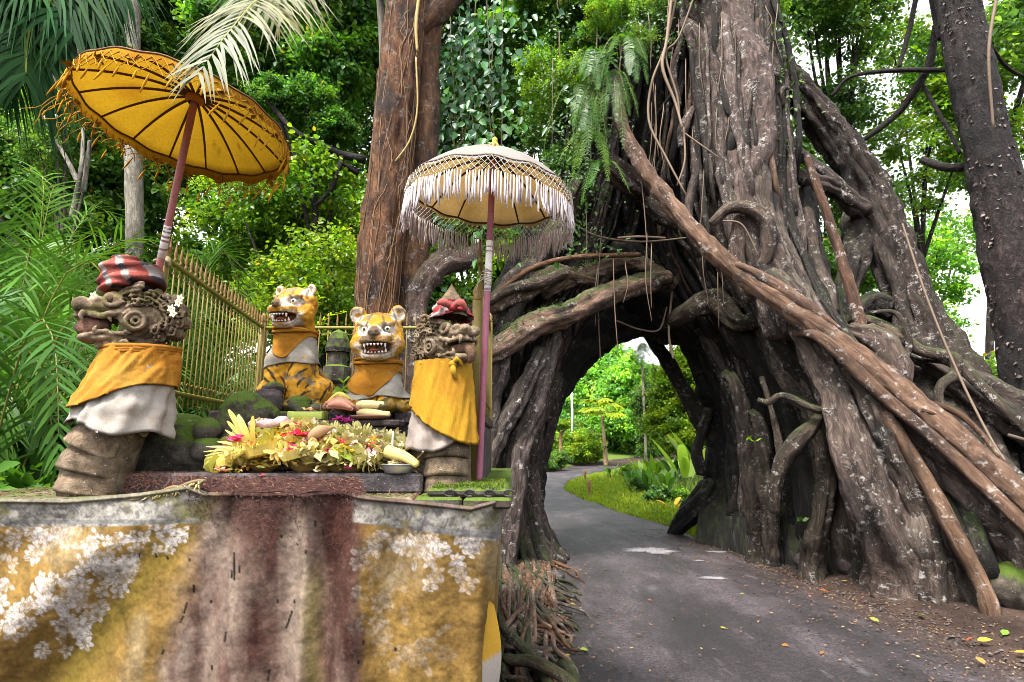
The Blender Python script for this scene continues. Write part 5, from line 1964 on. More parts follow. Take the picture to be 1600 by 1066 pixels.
# ring that holds the leaning pole
mb = MB()
c = W(251, 409, 3.45)
th = np.linspace(0, 2 * np.pi, 20)
mb.tube(np.column_stack([c[0] + .034 * np.cos(th), c[1] + .034 * np.sin(th), c[2] + 0 * th]), .009, 7, (.3, .24, .16), cap=False)
mb.tube([c + (.03, .03, -.01), W(262, 405, 3.6)], .02, 8, (.24, .2, .11), n=5)
tag(mb.build("pole_clamp", M['paint'], None), "rusty ring clamp holding the leaning yellow umbrella's pole to the post", "clamp")
# ------------------------------------------------------------------ the hollow banyan with the road through it
ban = empty("banyan_tree", G(1180, 860), "giant banyan with hanging roots and a road tunnel through its trunk", "tree")


def pix(pts):
    """rows (px, py, depth, radius in photo pixels) -> world points, radii"""
    p = np.asarray(pts, float)
    P = np.array([W(a, b, d) for a, b, d, _ in p])
    return P, p[:, 3] * p[:, 2] / FPX


def root(pts, mat='bark', name="root", seg=12, col=(1, 1, 1), flute=.25, nf=5, lump=.16, n=None, world=None, parent=None, wig=0.0, seed=None):
    P, R = pix(pts) if world is None else world
    if world is None and name in ("root", "buttress", "diagonal_root", "cross_root", "crossing_limb") and np.mean(R) > .05:
        if P[-1, 2] < .3:                       # goes into the soil
            P = np.vstack([P, P[-1] + (0, .02, -.4)])
            R = np.append(R, R[-1] * 1.25)
        P = np.vstack([P[0] + (P[0] - P[1]) * .25 + (0, .4, 0), P])   # grows out of the mass behind
        R = np.insert(R, 0, R[0] * .6)
    if n is None:
        n = int(np.clip(np.linalg.norm(np.diff(P, axis=0), axis=1).sum() / max(R.mean() * .8, .02), 10, 110))
    big = R.mean() > .1
    if big:
        seg, n = max(seg, 36), int(n * 1.5)
    S = spline(np.column_stack([P, R]), n)
    if wig:
        sd = int(RNG.integers(1 << 16)) if seed is None else seed
        t = np.linspace(0, 6, n)
        w = smooth(0, .12, np.linspace(0, 1, n))[:, None] * wig
        S[:, :3] += w * np.column_stack([noise3(np.column_stack([t, 0 * t + k * 7.3, 0 * t]), 1.1, sd + k) for k in range(3)])
    mb = MB()
    mb.tube(S[:, :3], np.maximum(S[:, 3], .003), seg, col, flute, nf, lump, seed=seed)
    if big:
        v = mb.v[0]
        o = v[:-2].reshape(-1, seg, 3)
        c = np.concatenate([np.repeat(o.mean(1), seg, 0), v[-2:]])
        mb.v[0] = v + unit(v - c) * (.026 * fbm(v * (1, 1, .55), 12, 3, 9) + .05 * (np.abs(noise3(v * (1, 1, .22), 8, 4)) - .35) + .02 * np.abs(noise3(v * (1, 1, .3), 21, 6)))[:, None]
    return mb.build(name, M[mat], ban if parent is None else parent)


def flowline(A, B, u, n=14):
    a, b = spline(A, n), spline(B, n)
    return a * (1 - u) + b * u


r_ = np.random.default_rng(5)
# ---- right foot: flow lines from the crown to the ground
LB = np.array([(1045, -60, 9.3), (1030, 60, 9.3), (1012, 180, 9.6), (1000, 300, 10.0), (1040, 420, 10.4), (1112, 540, 10.6), (1146, 650, 10.8), (1150, 760, 10.9), (1144, 845, 10.8)])
RB_ = np.array([(1190, -60, 8.9), (1200, 60, 8.7), (1212, 180, 8.6), (1238, 330, 8.3), (1285, 460, 8.0), (1365, 580, 7.6), (1445, 700, 7.2), (1505, 820, 6.9), (1552, 948, 6.45)])


def grounded(F, rpx, bury=.3):
    """end of a flow line brought down to the ground"""
    F = F.copy()
    g = G(F[-1, 0], F[-1, 1])
    P = np.array([W(a, b, d) for a, b, d in F])
    P[-1] = g
    P = np.vstack([P, g + (0, 0, -bury)])
    R = np.append(rpx * F[:, 2] / FPX, rpx[-1] * F[-1, 2] / FPX * 1.25)
    return P, R


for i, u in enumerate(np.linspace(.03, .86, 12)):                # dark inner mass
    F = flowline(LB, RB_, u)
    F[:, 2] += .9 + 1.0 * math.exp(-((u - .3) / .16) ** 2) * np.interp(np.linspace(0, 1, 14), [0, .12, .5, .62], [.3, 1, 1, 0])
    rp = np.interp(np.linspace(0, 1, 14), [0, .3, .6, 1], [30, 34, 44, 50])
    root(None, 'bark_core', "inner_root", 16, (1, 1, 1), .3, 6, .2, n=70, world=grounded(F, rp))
NFL = 62
for i in range(NFL):                                              # fluted roots over it
    u = (i + .5 + r_.uniform(-.3, .3)) / NFL
    F = flowline(LB, RB_, u)
    t = np.linspace(0, 1, 14)
    F[:, 0] += 22 * noise3(np.column_stack([t * 3, 0 * t + i * 1.7, 0 * t]), 1.0, 77) * smooth(0, .2, t) * (1 - .5 * t)
    F[:, 2] += 1.0 * math.exp(-((u - .3) / .16) ** 2) * np.interp(t, [0, .12, .5, .62], [.3, 1, 1, 0])
    F[:, 2] += .62 * noise3(np.column_stack([t * 2.2, 0 * t + i * 2.9, 0 * t]), 1.0, 78) + .18 * math.sin(i * 2.4) - .12 * math.sin(math.pi * u)
    base = r_.choice([5, 8, 11, 15, 21, 27], p=[.22, .24, .2, .16, .11, .07])
    rp = base * (1 + .25 * r_.normal()) * np.interp(t, [0, .5, .8, 1], [.75, .9, 1.1, 1.7])
    rp = np.maximum(rp, 3.5)
    if u < .38:  # inner side: mostly blackened bark, the hollow's shade put into the colour
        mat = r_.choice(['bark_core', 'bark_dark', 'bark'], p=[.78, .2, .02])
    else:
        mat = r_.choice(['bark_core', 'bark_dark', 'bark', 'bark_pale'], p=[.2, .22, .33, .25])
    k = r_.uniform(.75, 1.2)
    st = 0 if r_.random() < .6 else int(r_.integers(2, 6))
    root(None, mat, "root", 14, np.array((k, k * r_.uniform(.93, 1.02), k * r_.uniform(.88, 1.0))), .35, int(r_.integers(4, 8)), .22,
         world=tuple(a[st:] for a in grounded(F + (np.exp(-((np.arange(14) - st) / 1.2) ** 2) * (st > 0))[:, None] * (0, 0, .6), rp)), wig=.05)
# buttress fins along the base
for i in range(26):
    u = (i + r_.uniform(0, 1)) / 26
    F = flowline(LB, RB_, u)[8:]
    t = np.linspace(0, 1, len(F))
    F[:, 2] -= .1 + .35 * t * r_.uniform(.2, 1)
    F[:, 0] += r_.normal(0, 16) * (1 - t)
    rp = r_.uniform(7, 15) * np.interp(t, [0, .6, 1], [.5, 1, 1.6])
    F[-1, 1] += r_.uniform(0, 14) * (1 if u > .1 else 0)
    root(None, r_.choice(['bark_dark', 'bark', 'bark_pale', 'bark_core'], p=[.35, .35, .15, .15]), "buttress", 12, np.ones(3) * r_.uniform(.7, 1.1), .4, 5, .25, world=grounded(F, rp), wig=.06)

# ---- signature roots
root([(1085, -40, 8.9, 40), (1130, 40, 8.8, 44), (1165, 130, 8.6, 42), (1172, 230, 8.5, 38), (1166, 320, 8.4, 36), (1185, 410, 8.2, 30), (1230, 520, 7.9, 26)], 'bark_pale', "trunk_limb", 18, (.95, .86, .84), .35, 5, .2, n=60)
root([(1075, 40, 8.7, 10), (1105, 95, 8.6, 18), (1135, 190, 8.5, 20), (1142, 300, 8.5, 16), (1150, 360, 8.4, 10)], 'bark_pale', "root", 12, (.9, .82, .8), .4, 4, .25)
root([(1200, -40, 9.2, 24), (1185, 60, 9.1, 20), (1180, 100, 9.0, 22), (1205, 150, 8.9, 30)], 'bark', "trunk_limb", 14, (.9, .8, .75), .3, 5, .2)
# main smooth brown diagonal root
root([(962, 118, 8.25, 7.9), (970, 190, 8.2, 10.8), (1005, 260, 8.1, 12.2), (1060, 335, 7.95, 12.2), (1110, 390, 7.8, 14.4), (1180, 445, 7.6, 15.1), (1270, 507, 7.3, 15.8), (1360, 572, 7.0, 17.3), (1465, 662, 6.65, 17.3), (1560, 742, 6.35, 17.3), (1660, 835, 6.0, 18.7), (1760, 960, 5.6, 20.2)],
     'bark_red', "diagonal_root", 18, (1, .95, .92), .12, 4, .1, n=110)
root([(1150, 415, 7.62, 5.8), (1200, 440, 7.48, 9.4), (1262, 480, 7.3, 9.4), (1310, 515, 7.2, 5.8)], 'bark_red', "diagonal_root", 10, (.95, .9, .9), .2, 4, .15)
root([(1285, 530, 7.1, 8.6), (1370, 610, 6.85, 9.4), (1470, 695, 6.5, 9.4), (1560, 780, 6.2, 10.1), (1660, 880, 5.9, 10.1)], 'bark_red', "diagonal_root", 12, (.8, .74, .72), .25, 4, .15)
root([(1265, 500, 7.3, 8.6), (1330, 545, 7.15, 11.5), (1420, 610, 6.9, 8.6), (1520, 710, 6.6, 7.2)], 'bark_red', "diagonal_root", 12, (.9, .85, .82), .25, 4, .15)
root([(1215, 440, 7.8, 14), (1260, 520, 7.6, 20), (1300, 600, 7.4, 24), (1330, 690, 7.2, 28), (1365, 790, 7.1, 32), (1400, 870, 7.2, 36), (1412, 918, 7.25, 42), (1415, 960, 7.25, 46)], 'bark_pale', "buttress", 18, (.92, .86, .8), .35, 5, .22, n=70)
root([(1318, 560, 7.3, 12), (1375, 660, 7.0, 16), (1425, 770, 6.9, 18), (1455, 860, 6.85, 18), (1465, 925, 6.85, 20)], 'bark', "root", 14, (.9, .85, .8), .35, 5, .2)
root([(1375, 640, 6.95, 9), (1440, 740, 6.7, 10), (1490, 830, 6.5, 11), (1530, 905, 6.4, 10), (1548, 950, 6.3, 11)], 'bark_red', "root", 12, (.85, .8, .72), .25, 4, .2)
root([(1330, 570, 7.45, 26), (1400, 640, 7.2, 34), (1470, 700, 7.0, 40), (1545, 770, 6.8, 44), (1610, 850, 6.6, 46), (1650, 960, 6.5, 50)], 'bark_pale', "buttress", 18, (.78, .74, .72), .35, 6, .22, n=70)
root([(1360, 690, 7.25, 14), (1385, 760, 7.1, 20), (1400, 830, 7.1, 22), (1408, 905, 7.2, 22)], 'bark_pale', "buttress", 14, (1, .92, .9), .35, 5, .2)
# arched loop and small gnarled roots on the trunk face
root([(1112, 350, 8.0, 6), (1140, 325, 7.9, 9), (1175, 328, 7.85, 11), (1198, 350, 7.85, 12), (1200, 395, 7.9, 11), (1185, 420, 7.95, 8)], 'bark_pale', "loop_root", 12, (.95, .85, .75), .2, 4, .2)
root([(1155, 340, 8.1, 10), (1150, 400, 8.05, 13), (1160, 440, 8.0, 12), (1172, 470, 7.9, 10)], 'bark_pale', "root", 12, (.9, .8, .72), .2, 4, .2)
root([(1055, 500, 9.6, 10), (1090, 480, 9.3, 18), (1120, 470, 9.1, 18), (1150, 500, 8.9, 14), (1190, 505, 8.7, 6)], 'bark', "root", 12, (.7, .66, .5), .25, 4, .25)
root([(1300, 640, 7.5, 5), (1275, 640, 7.4, 6), (1225, 618, 7.7, 5), (1200, 628, 7.8, 5), (1185, 625, 7.8, 4)], 'bark', "root", 8, (.9, .82, .7), .1, 3, .2)
root([(1190, 590, 8.2, 4), (1205, 640, 8.0, 4), (1218, 700, 7.9, 6), (1220, 760, 7.9, 4)], 'bark', "root", 8, (.8, .75, .65), .1, 3, .2)
root([(1290, 640, 7.6, 5), (1255, 680, 7.6, 12), (1225, 715, 7.7, 12), (1212, 760, 7.8, 8), (1210, 800, 7.9, 7)], 'bark', "root", 12, (.9, .86, .72), .25, 4, .2)
root([(1265, 640, 8.0, 10), (1290, 720, 7.9, 12), (1285, 800, 7.9, 12), (1270, 870, 8.2, 14), (1268, 900, 8.2, 16)], 'bark_dark', "root", 12, (1.8, 1.6, 1.3), .25, 4, .2)
root([(1150, 600, 9.2, 9), (1165, 680, 9.2, 11), (1175, 770, 9.2, 13), (1185, 850, 9.4, 14)], 'bark_dark', "root", 12, (1.3, 1.15, 1.0), .25, 4, .2)
root([(1185, 660, 8.9, 9), (1195, 740, 8.9, 13), (1205, 820, 9.0, 11), (1208, 872, 9.1, 12)], 'bark_dark', "root", 12, (1.5, 1.35, 1.15), .3, 4, .2)
# hook of wood in the dark hollow
root([(1082, 170, 8.6, 5), (1068, 200, 8.5, 9), (1065, 230, 8.5, 5)], 'bark_pale', "root", 8, (.9, .8, .75), .1, 3, .2)
root([(1065, 60, 8.7, 4), (1052, 110, 8.6, 6), (1062, 165, 8.6, 4)], 'bark_pale', "root", 8, (.8, .7, .65), .1, 3, .2)
for pts in ([(1180, 125, 8.4, 5), (1195, 118, 8.3, 6), (1212, 118, 8.3, 6), (1218, 122, 8.4, 3)], [(1182, 120, 8.4, 5), (1178, 140, 8.3, 6), (1190, 160, 8.4, 4)], [(1222, 165, 8.4, 4), (1222, 140, 8.3, 4), (1232, 138, 8.4, 3)], [(1245, 200, 8.5, 4), (1247, 170, 8.4, 4), (1240, 150, 8.5, 3)]):
    root(pts, 'bark_pale', "twig", 8, (.9, .85, .8), .1, 3, .15)

# ---- second, leaning stem on the right with openings to the leaves behind
S1 = [(1165, -20, 9.3, 18), (1200, 90, 9.2, 20), (1262, 165, 9.15, 21), (1318, 235, 9.1, 23), (1362, 310, 9.1, 27), (1392, 390, 9.0, 28), (1425, 480, 8.9, 30), (1455, 560, 8.8, 44), (1490, 640, 8.6, 50), (1520, 740, 8.4, 54)]
root(S1, 'bark_dark', "leaning_stem", 20, (1.7, 1.55, 1.5), .4, 6, .2, n=90)
root([(a + 14, b - 8, d - .2, r * .55) for a, b, d, r in S1[1:]], 'bark', "leaning_stem", 14, (.8, .72, .7), .35, 5, .2, n=80)
root([(1345, 330, 9.2, 22), (1335, 400, 9.1, 20), (1322, 450, 9.0, 16), (1312, 500, 8.7, 18), (1330, 560, 8.3, 20)], 'bark_dark', "leaning_stem", 14, (1.3, 1.2, 1.15), .35, 5, .2)
root([(1385, 480, 9.0, 16), (1360, 470, 9.0, 12), (1335, 490, 8.9, 14)], 'bark_dark', "root", 12, (1, .95, .9), .3, 5, .2)
root([(1205, 190, 9.0, 6), (1250, 240, 8.9, 8), (1300, 280, 8.8, 9), (1340, 330, 8.9, 12)], 'bark_pale', "cross_root", 10, (.55, .52, .54), .3, 4, .2)
root([(1228, 275, 8.9, 11), (1270, 285, 8.8, 12), (1310, 300, 8.8, 12), (1350, 330, 8.9, 14)], 'bark_pale', "cross_root", 10, (.5, .47, .47), .3, 4, .25)
root([(1258, 240, 8.5, 6), (1285, 315, 8.4, 7), (1310, 390, 8.3, 8), (1335, 470, 8.1, 9), (1352, 535, 7.9, 9)], 'bark_red', "hanging_root", 10, (.72, .6, .55), .1, 3, .1)
root([(1200, 210, 8.8, 11), (1212, 300, 8.7, 12), (1226, 390, 8.6, 14), (1262, 450, 8.3, 16)], 'bark_dark', "root", 12, (.8, .75, .72), .35, 5, .2)
root([(1258, 300, 8.9, 12), (1268, 380, 8.7, 14), (1285, 460, 8.4, 15), (1310, 540, 8.0, 16)], 'bark_core', "root", 12, (1.2, 1.1, 1.1), .35, 5, .2)
root([(1262, 330, 8.7, 7), (1272, 400, 8.5, 9), (1290, 450, 8.3, 12), (1295, 490, 8.1, 14)], 'bark_pale', "root", 10, (.8, .74, .7), .3, 5, .2)
root([(1330, 520, 8.0, 14), (1375, 535, 7.7, 22), (1400, 570, 7.5, 18), (1410, 600, 7.4, 12)], 'bark_pale', "burl", 14, (.9, .8, .75), .2, 4, .25)
# thin mossy roots reaching to the right
root([(1350, 500, 8.2, 8), (1400, 520, 8.0, 9), (1440, 548, 7.8, 8), (1475, 555, 7.7, 8), (1490, 562, 7.6, 9)], 'bark_moss', "root", 10, (.9, .9, .8), .2, 4, .25)
root([(1490, 558, 7.55, 8), (1492, 585, 7.5, 8), (1472, 600, 7.45, 7), (1468, 625, 7.4, 6), (1485, 660, 7.3, 5), (1500, 700, 7.2, 5)], 'bark', "root", 10, (.9, .82, .72), .2, 4, .25)
root([(1360, 488, 8.0, 3), (1400, 490, 7.9, 4), (1420, 530, 7.8, 5), (1415, 560, 7.75, 4), (1398, 588, 7.6, 4)], 'bark', "root", 8, (.85, .78, .66), .1, 3, .2)
root([(1490, 565, 7.6, 9), (1540, 610, 7.3, 8), (1580, 650, 7.1, 8), (1660, 720, 6.9, 9)], 'bark', "root", 10, (.8, .74, .65), .2, 4, .25)
root([(1440, 560, 8.3, 12), (1510, 600, 8.1, 22), (1580, 640, 7.9, 30), (1680, 690, 7.6, 36)], 'bark_pale', "root", 16, (.6, .58, .55), .35, 6, .25)
root([(1480, 600, 8.3, 12), (1540, 640, 8.1, 16), (1610, 660, 8.0, 22), (1700, 670, 7.9, 24)], 'bark_moss', "root", 14, (.8, .8, .75), .35, 6, .25)
root([(1420, 630, 6.75, 4), (1460, 632, 6.7, 5), (1500, 648, 6.6, 5), (1535, 680, 6.5, 4), (1560, 715, 6.4, 4)], 'bark_red', "root", 8, (.8, .7, .62), .1, 3, .1)
root([(1440, 640, 6.6, 3), (1490, 660, 6.55, 4), (1540, 705, 6.45, 4), (1575, 730, 6.4, 3)], 'bark_red', "root", 8, (1, .85, .7), .1, 3, .1)
root([(1410, 350, 7.6, 1.6), (1450, 470, 7.2, 1.8), (1500, 590, 6.9, 2), (1545, 680, 6.6, 2), (1570, 720, 6.4, 2)], 'vine', "vine", 6, (.12, .085, .06), 0, 3, .1)
root([(1575, 680, 7.0, 3), (1610, 690, 6.9, 3), (1650, 700, 6.8, 3)], 'vine', "vine", 6, (.06, .045, .035), 0, 3, .1)
# low dark roots beyond the frame edge, right bottom
for k in range(10):
    a = r_.uniform(0, 1)
    root([(1500 + 40 * r_.random(), 690 + 60 * r_.random(), 7.6, 8), (1560 + 20 * r_.random(), 790 + 60 * r_.random(), 7.2, 11), (1590 + 50 * r_.random(), 900 + 30 * r_.random(), 6.9, 13), (1610 + 60 * r_.random(), 1000, 6.7, 14)],
         r_.choice(['bark_dark', 'bark', 'bark_moss']), "root", 10, np.ones(3) * .8, .3, 4, .2)

# ---- left foot
L2 = np.array([(935, 40, 9.6), (885, 200, 9.4), (850, 330, 9.2), (800, 440, 9.0), (766, 540, 8.9), (748, 660, 8.8), (742, 790, 8.6), (745, 880, 8.3)])
R2 = np.array([(1035, 90, 10.1), (1012, 250, 10.3), (985, 370, 10.5), (928, 470, 10.5), (874, 575, 10.6), (840, 680, 10.7), (828, 770, 10.9), (838, 850, 10.6)])
for i, u in enumerate(np.linspace(.06, .94, 8)):
    F = flowline(L2, R2, u)
    F[:, 2] += .8
    rp = np.interp(np.linspace(0, 1, 14), [0, .4, 1], [26, 26, 22])
    root(None, 'bark_core', "inner_root", 14, (1, 1, 1), .3, 6, .2, n=60, world=grounded(F, rp))
for i in range(46):
    u = (i + .5 + r_.uniform(-.3, .3)) / 46
    F = flowline(L2, R2, u)
    t = np.linspace(0, 1, 14)
    F[:, 0] += 20 * noise3(np.column_stack([t * 3, 0 * t + i * 1.9, 0 * t]), 1.0, 177) * smooth(0, .2, t)
    F[:, 2] += .3 * noise3(np.column_stack([t * 2.2, 0 * t + i * 2.3, 0 * t]), 1.0, 178) + .15 * math.sin(i * 2.4)
    rp = np.maximum(r_.choice([3.5, 5, 7, 10, 13, 17]) * np.interp(t, [0, .5, .8, 1], [.7, .9, 1.0, 1.5]), 4)
    mat = r_.choice(['bark_core', 'bark_dark', 'bark', 'bark_pale', 'bark_moss'], p=[.17, .2, .25, .2, .18])
    st = 0 if r_.random() < .25 else int(r_.integers(3, 8))
    root(None, mat, "root", 12, np.ones(3) * r_.uniform(.75, 1.15), .35, int(r_.integers(4, 7)), .25, world=tuple(a[st:] for a in grounded(F + (np.exp(-((np.arange(14) - st) / 1.2) ** 2) * (st > 0))[:, None] * (0, 0, .6), rp)), wig=.06)
# steep pale roots crossing down to the left behind the umbrella pole
for pts, m_, k in [([(880, 330, 8.9, 8), (830, 420, 8.7, 10), (790, 520, 8.5, 10), (768, 640, 8.4, 12), (760, 760, 8.3, 13)], 'bark', .9),
                   ([(900, 290, 9.0, 12), (870, 350, 8.8, 13), (840, 400, 8.7, 10), (800, 440, 8.6, 10), (760, 500, 8.5, 12)], 'bark_moss', .9),
                   ([(840, 560, 8.7, 11), (800, 640, 8.5, 12), (765, 720, 8.3, 13), (750, 800, 8.2, 14)], 'bark_pale', .9),
                   ([(860, 540, 8.9, 13), (835, 640, 8.8, 14), (805, 740, 8.6, 15), (790, 850, 8.5, 17), (785, 890, 8.4, 18)], 'bark_pale', 1.0),
                   ([(866, 600, 9.6, 10), (840, 670, 9.5, 11), (820, 740, 9.4, 12), (812, 830, 9.3, 14), (815, 880, 9.3, 16)], 'bark', 1.0),
                   ([(790, 560, 8.5, 8), (775, 620, 8.4, 9), (752, 700, 8.3, 9)], 'bark_pale', 1.1), ([(775, 560, 8.45, 7), (765, 600, 8.4, 7), (745, 660, 8.3, 8)], 'bark_pale', 1.2),
                   ([(868, 610, 10.2, 9), (852, 690, 10.2, 11), (838, 760, 10.3, 12), (838, 830, 10.3, 14), (850, 868, 10.2, 16)], 'bark', .85),
                   ([(880, 350, 9.2, 9), (860, 400, 9.0, 8), (850, 440, 8.9, 9)], 'bark', 1.1), ([(812, 470, 8.7, 9), (790, 500, 8.6, 9), (765, 560, 8.5, 9)], 'bark', .9)]:
    root(pts, m_, "root", 12, np.ones(3) * k, .35, 5, .25, wig=.03)
# great mossy limbs across the front of the arch
root([(700, 572, 8.0, 15), (772, 548, 8.2, 17), (830, 508, 8.4, 19), (885, 492, 8.6, 18), (945, 462, 8.8, 17), (1000, 446, 9.1, 16), (1040, 434, 9.4, 13)], 'bark_moss', "crossing_limb", 18, (1.7, 1.45, 1.3), .2, 5, .2, n=70)
root([(700, 520, 8.2, 13), (760, 480, 8.4, 15), (820, 455, 8.6, 16), (868, 428, 8.8, 13), (905, 434, 8.9, 9), (930, 440, 9.0, 8)], 'bark_moss', "crossing_limb", 16, (1.15, .98, .85), .2, 5, .22, n=60)
root([(860, 455, 8.9, 9), (920, 426, 9.0, 12), (980, 410, 9.2, 13), (1025, 425, 9.4, 11), (1050, 445, 9.6, 12)], 'bark_moss', "crossing_limb", 16, (1.1, 1.0, .92), .2, 5, .22, n=60)
root([(720, 500, 8.1, 7), (790, 455, 8.3, 8), (850, 440, 8.4, 9), (885, 425, 8.5, 7)], 'bark', "crossing_limb", 12, (1, .85, .7), .25, 4, .2)
root([(760, 470, 8.2, 4), (830, 420, 8.4, 4), (900, 402, 8.6, 4), (1000, 398, 8.9, 4)], 'bark_red', "vine", 8, (.9, .7, .5), .1, 3, .1)
root([(640, 720, 7.4, 22), (644, 560, 7.4, 21), (650, 470, 7.4, 20), (668, 432, 7.5, 20), (695, 410, 7.7, 19), (722, 408, 7.9, 17), (745, 395, 8.1, 12)], 'bark_pale', "elbow_root", 14, (.85, .72, .64), .15, 4, .15)
root([(628, 720, 7.5, 8), (634, 560, 7.5, 7), (640, 480, 7.5, 7), (650, 420, 7.7, 7), (665, 385, 7.9, 7), (680, 370, 8.1, 6)], 'bark', "root", 10, (.9, .75, .6), .2, 4, .2)
root([(1000, 300, 9.0, 12), (975, 280, 8.8, 17), (955, 262, 8.7, 17), (940, 250, 8.7, 10)], 'bark_pale', "root", 12, (.75, .62, .6), .4, 6, .1)
root([(1010, 315, 9.1, 10), (1040, 340, 9.0, 14), (1065, 350, 8.9, 10)], 'bark', "root", 12, (.8, .66, .58), .2, 4, .2)
# dark lintel over the road
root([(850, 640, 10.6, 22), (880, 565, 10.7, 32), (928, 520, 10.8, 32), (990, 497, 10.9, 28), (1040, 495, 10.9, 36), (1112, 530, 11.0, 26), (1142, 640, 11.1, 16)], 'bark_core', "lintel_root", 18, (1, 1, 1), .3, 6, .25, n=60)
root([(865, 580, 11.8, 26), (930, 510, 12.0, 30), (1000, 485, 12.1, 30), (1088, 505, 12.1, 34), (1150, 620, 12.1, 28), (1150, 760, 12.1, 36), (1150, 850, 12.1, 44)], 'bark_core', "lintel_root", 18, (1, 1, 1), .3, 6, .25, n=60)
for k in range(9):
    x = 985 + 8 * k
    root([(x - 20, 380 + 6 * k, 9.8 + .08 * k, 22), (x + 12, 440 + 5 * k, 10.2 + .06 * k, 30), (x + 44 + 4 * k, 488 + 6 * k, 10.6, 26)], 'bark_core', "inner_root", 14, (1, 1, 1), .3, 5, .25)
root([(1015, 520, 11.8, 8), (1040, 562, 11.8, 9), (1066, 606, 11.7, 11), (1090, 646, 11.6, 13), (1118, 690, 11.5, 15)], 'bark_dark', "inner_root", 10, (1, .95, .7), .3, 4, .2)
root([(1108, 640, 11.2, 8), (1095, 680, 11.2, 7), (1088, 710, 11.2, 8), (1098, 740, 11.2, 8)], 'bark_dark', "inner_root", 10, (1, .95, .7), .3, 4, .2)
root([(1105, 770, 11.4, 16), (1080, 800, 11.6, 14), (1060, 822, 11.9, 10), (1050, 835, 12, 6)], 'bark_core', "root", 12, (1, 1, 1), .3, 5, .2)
# hanging thin vines
VN = [[(1062, -30, 8.4, 2.2), (1040, 70, 8.3, 2.2), (1018, 130, 8.2, 2.4), (1014, 190, 8.1, 2.2), (1040, 245, 8.0, 2), (1072, 305, 7.9, 1.6)], [(1052, -30, 8.3, 3), (1042, 60, 8.2, 3), (1035, 105, 8.1, 3), (1055, 160, 8.1, 2.4), (1066, 200, 8.0, 2)],
      [(1090, -20, 8.3, 2), (1060, 60, 8.2, 2), (1040, 85, 8.2, 2), (1058, 150, 8.1, 2), (1062, 190, 8.05, 1.6)], [(886, 342, 8.6, 1.6), (930, 368, 8.7, 1.8), (1000, 378, 8.8, 1.8), (1082, 371, 8.7, 1.6)], [(965, 372, 8.7, 2), (1000, 370, 8.7, 2), (1040, 372, 8.7, 1.6)],
      [(1050, 455, 9.6, 2), (1045, 520, 9.6, 2), (1052, 560, 9.5, 2)], [(935, 500, 9.6, 1.2), (938, 560, 9.6, 1.2)], [(1065, 205, 8.1, 1.4), (1100, 230, 8.0, 1.4), (1122, 246, 8.0, 1.2)], [(1130, 345, 7.9, 1.4), (1160, 352, 7.8, 1.6), (1185, 400, 7.8, 1.4)],
      [(960, 500, 9.7, 1.5), (1000, 515, 9.6, 1.5), (1030, 515, 9.6, 1.5), (1042, 480, 9.6, 1.2)], [(1068, 200, 8.1, 1.8), (1070, 250, 8.0, 1.8), (1058, 290, 8.0, 1.4)], [(1560, -20, 6.2, 3), (1545, 80, 6.2, 2.5), (1552, 200, 6.3, 2)]]
for k in range(46):
    x, y = r_.uniform(860, 1215), r_.uniform(-20, 460)
    d = 8.3 if x > 1000 else 8.7
    L = r_.uniform(40, 150)
    VN.append([(x, y - 12, d + .6, .9), (x, y, d, .9), (x + r_.normal(0, 4), y + L * .5, d - .05, .9), (x + r_.normal(0, 7), y + L, d, .5)])
for pts in VN:
    g = r_.uniform(.7, 1.4)
    root(pts, 'vine', "vine", 6, np.array((.115, .08, .055)) * g, 0, 3, .05, n=26)

# ---- surface roots spreading over the bank between altar and road
for i in range(120):
    sx, sy_ = r_.uniform(762, 848), r_.uniform(806, 850)
    ye = r_.uniform(888, 1090)
    xe = np.interp(ye, [880, 960, 1080], [905, 895, 880]) - abs(r_.normal(0, 45))
    q = spline(np.array([(sx, sy_, 0), (sx + r_.uniform(-8, 22), sy_ + .35 * (ye - sy_), 0), (xe - r_.uniform(15, 60), ye - r_.uniform(4, 30), 0), (xe, ye, 0), (xe + r_.uniform(-5, 18), ye + r_.uniform(2, 14), 0)]), 11)
    q[:, 0] += np.cumsum(r_.normal(0, 3.0, 11))
    pts = []
    for k, (a, b, _) in enumerate(q):
        g0 = G(a, b, .2)
        z = float(ground_z(np.array([g0[0]]), np.array([g0[1]]))[0])
        pts.append(G(a, b, z + .04 + .03 * math.sin(k * 1.3 + i) * (k < 9) + (.22 if k == 0 else .07 if k == 1 else .03)))
    pts = np.array(pts)
    pts[-1, 2] -= .07
    rr = r_.uniform(.012, .032) * np.linspace(1.4, .5, 11)
    rr[0] *= .4
    rr[-1] *= .3
    root(None, r_.choice(['bark_dark', 'bark_brown', 'bark_pale', 'bark_red'], p=[.2, .3, .25, .25]), "surface_root", 8, np.ones(3) * r_.uniform(.8, 1.5), .2, 4, .2, n=40, world=(pts, rr), wig=.02)
for pts, rr in (([(-.05, 4.6, .25), (.2, 4.35, .3), (.42, 4.15, .22), (.5, 3.9, .0)], [.035, .042, .04, .03]), ([(-.1, 5.2, .3), (.15, 4.7, .22), (.25, 4.2, .2), (.1, 3.7, .1)], [.035, .04, .04, .035]), ([(.3, 4.5, .2), (.4, 4.3, .3), (.45, 4.2, .15)], [.035, .045, .03])):
    root(None, 'bark', "surface_root", 12, (1.3, 1.25, 1.0), .2, 4, .25, n=30, world=(np.array(pts), np.array(rr)))
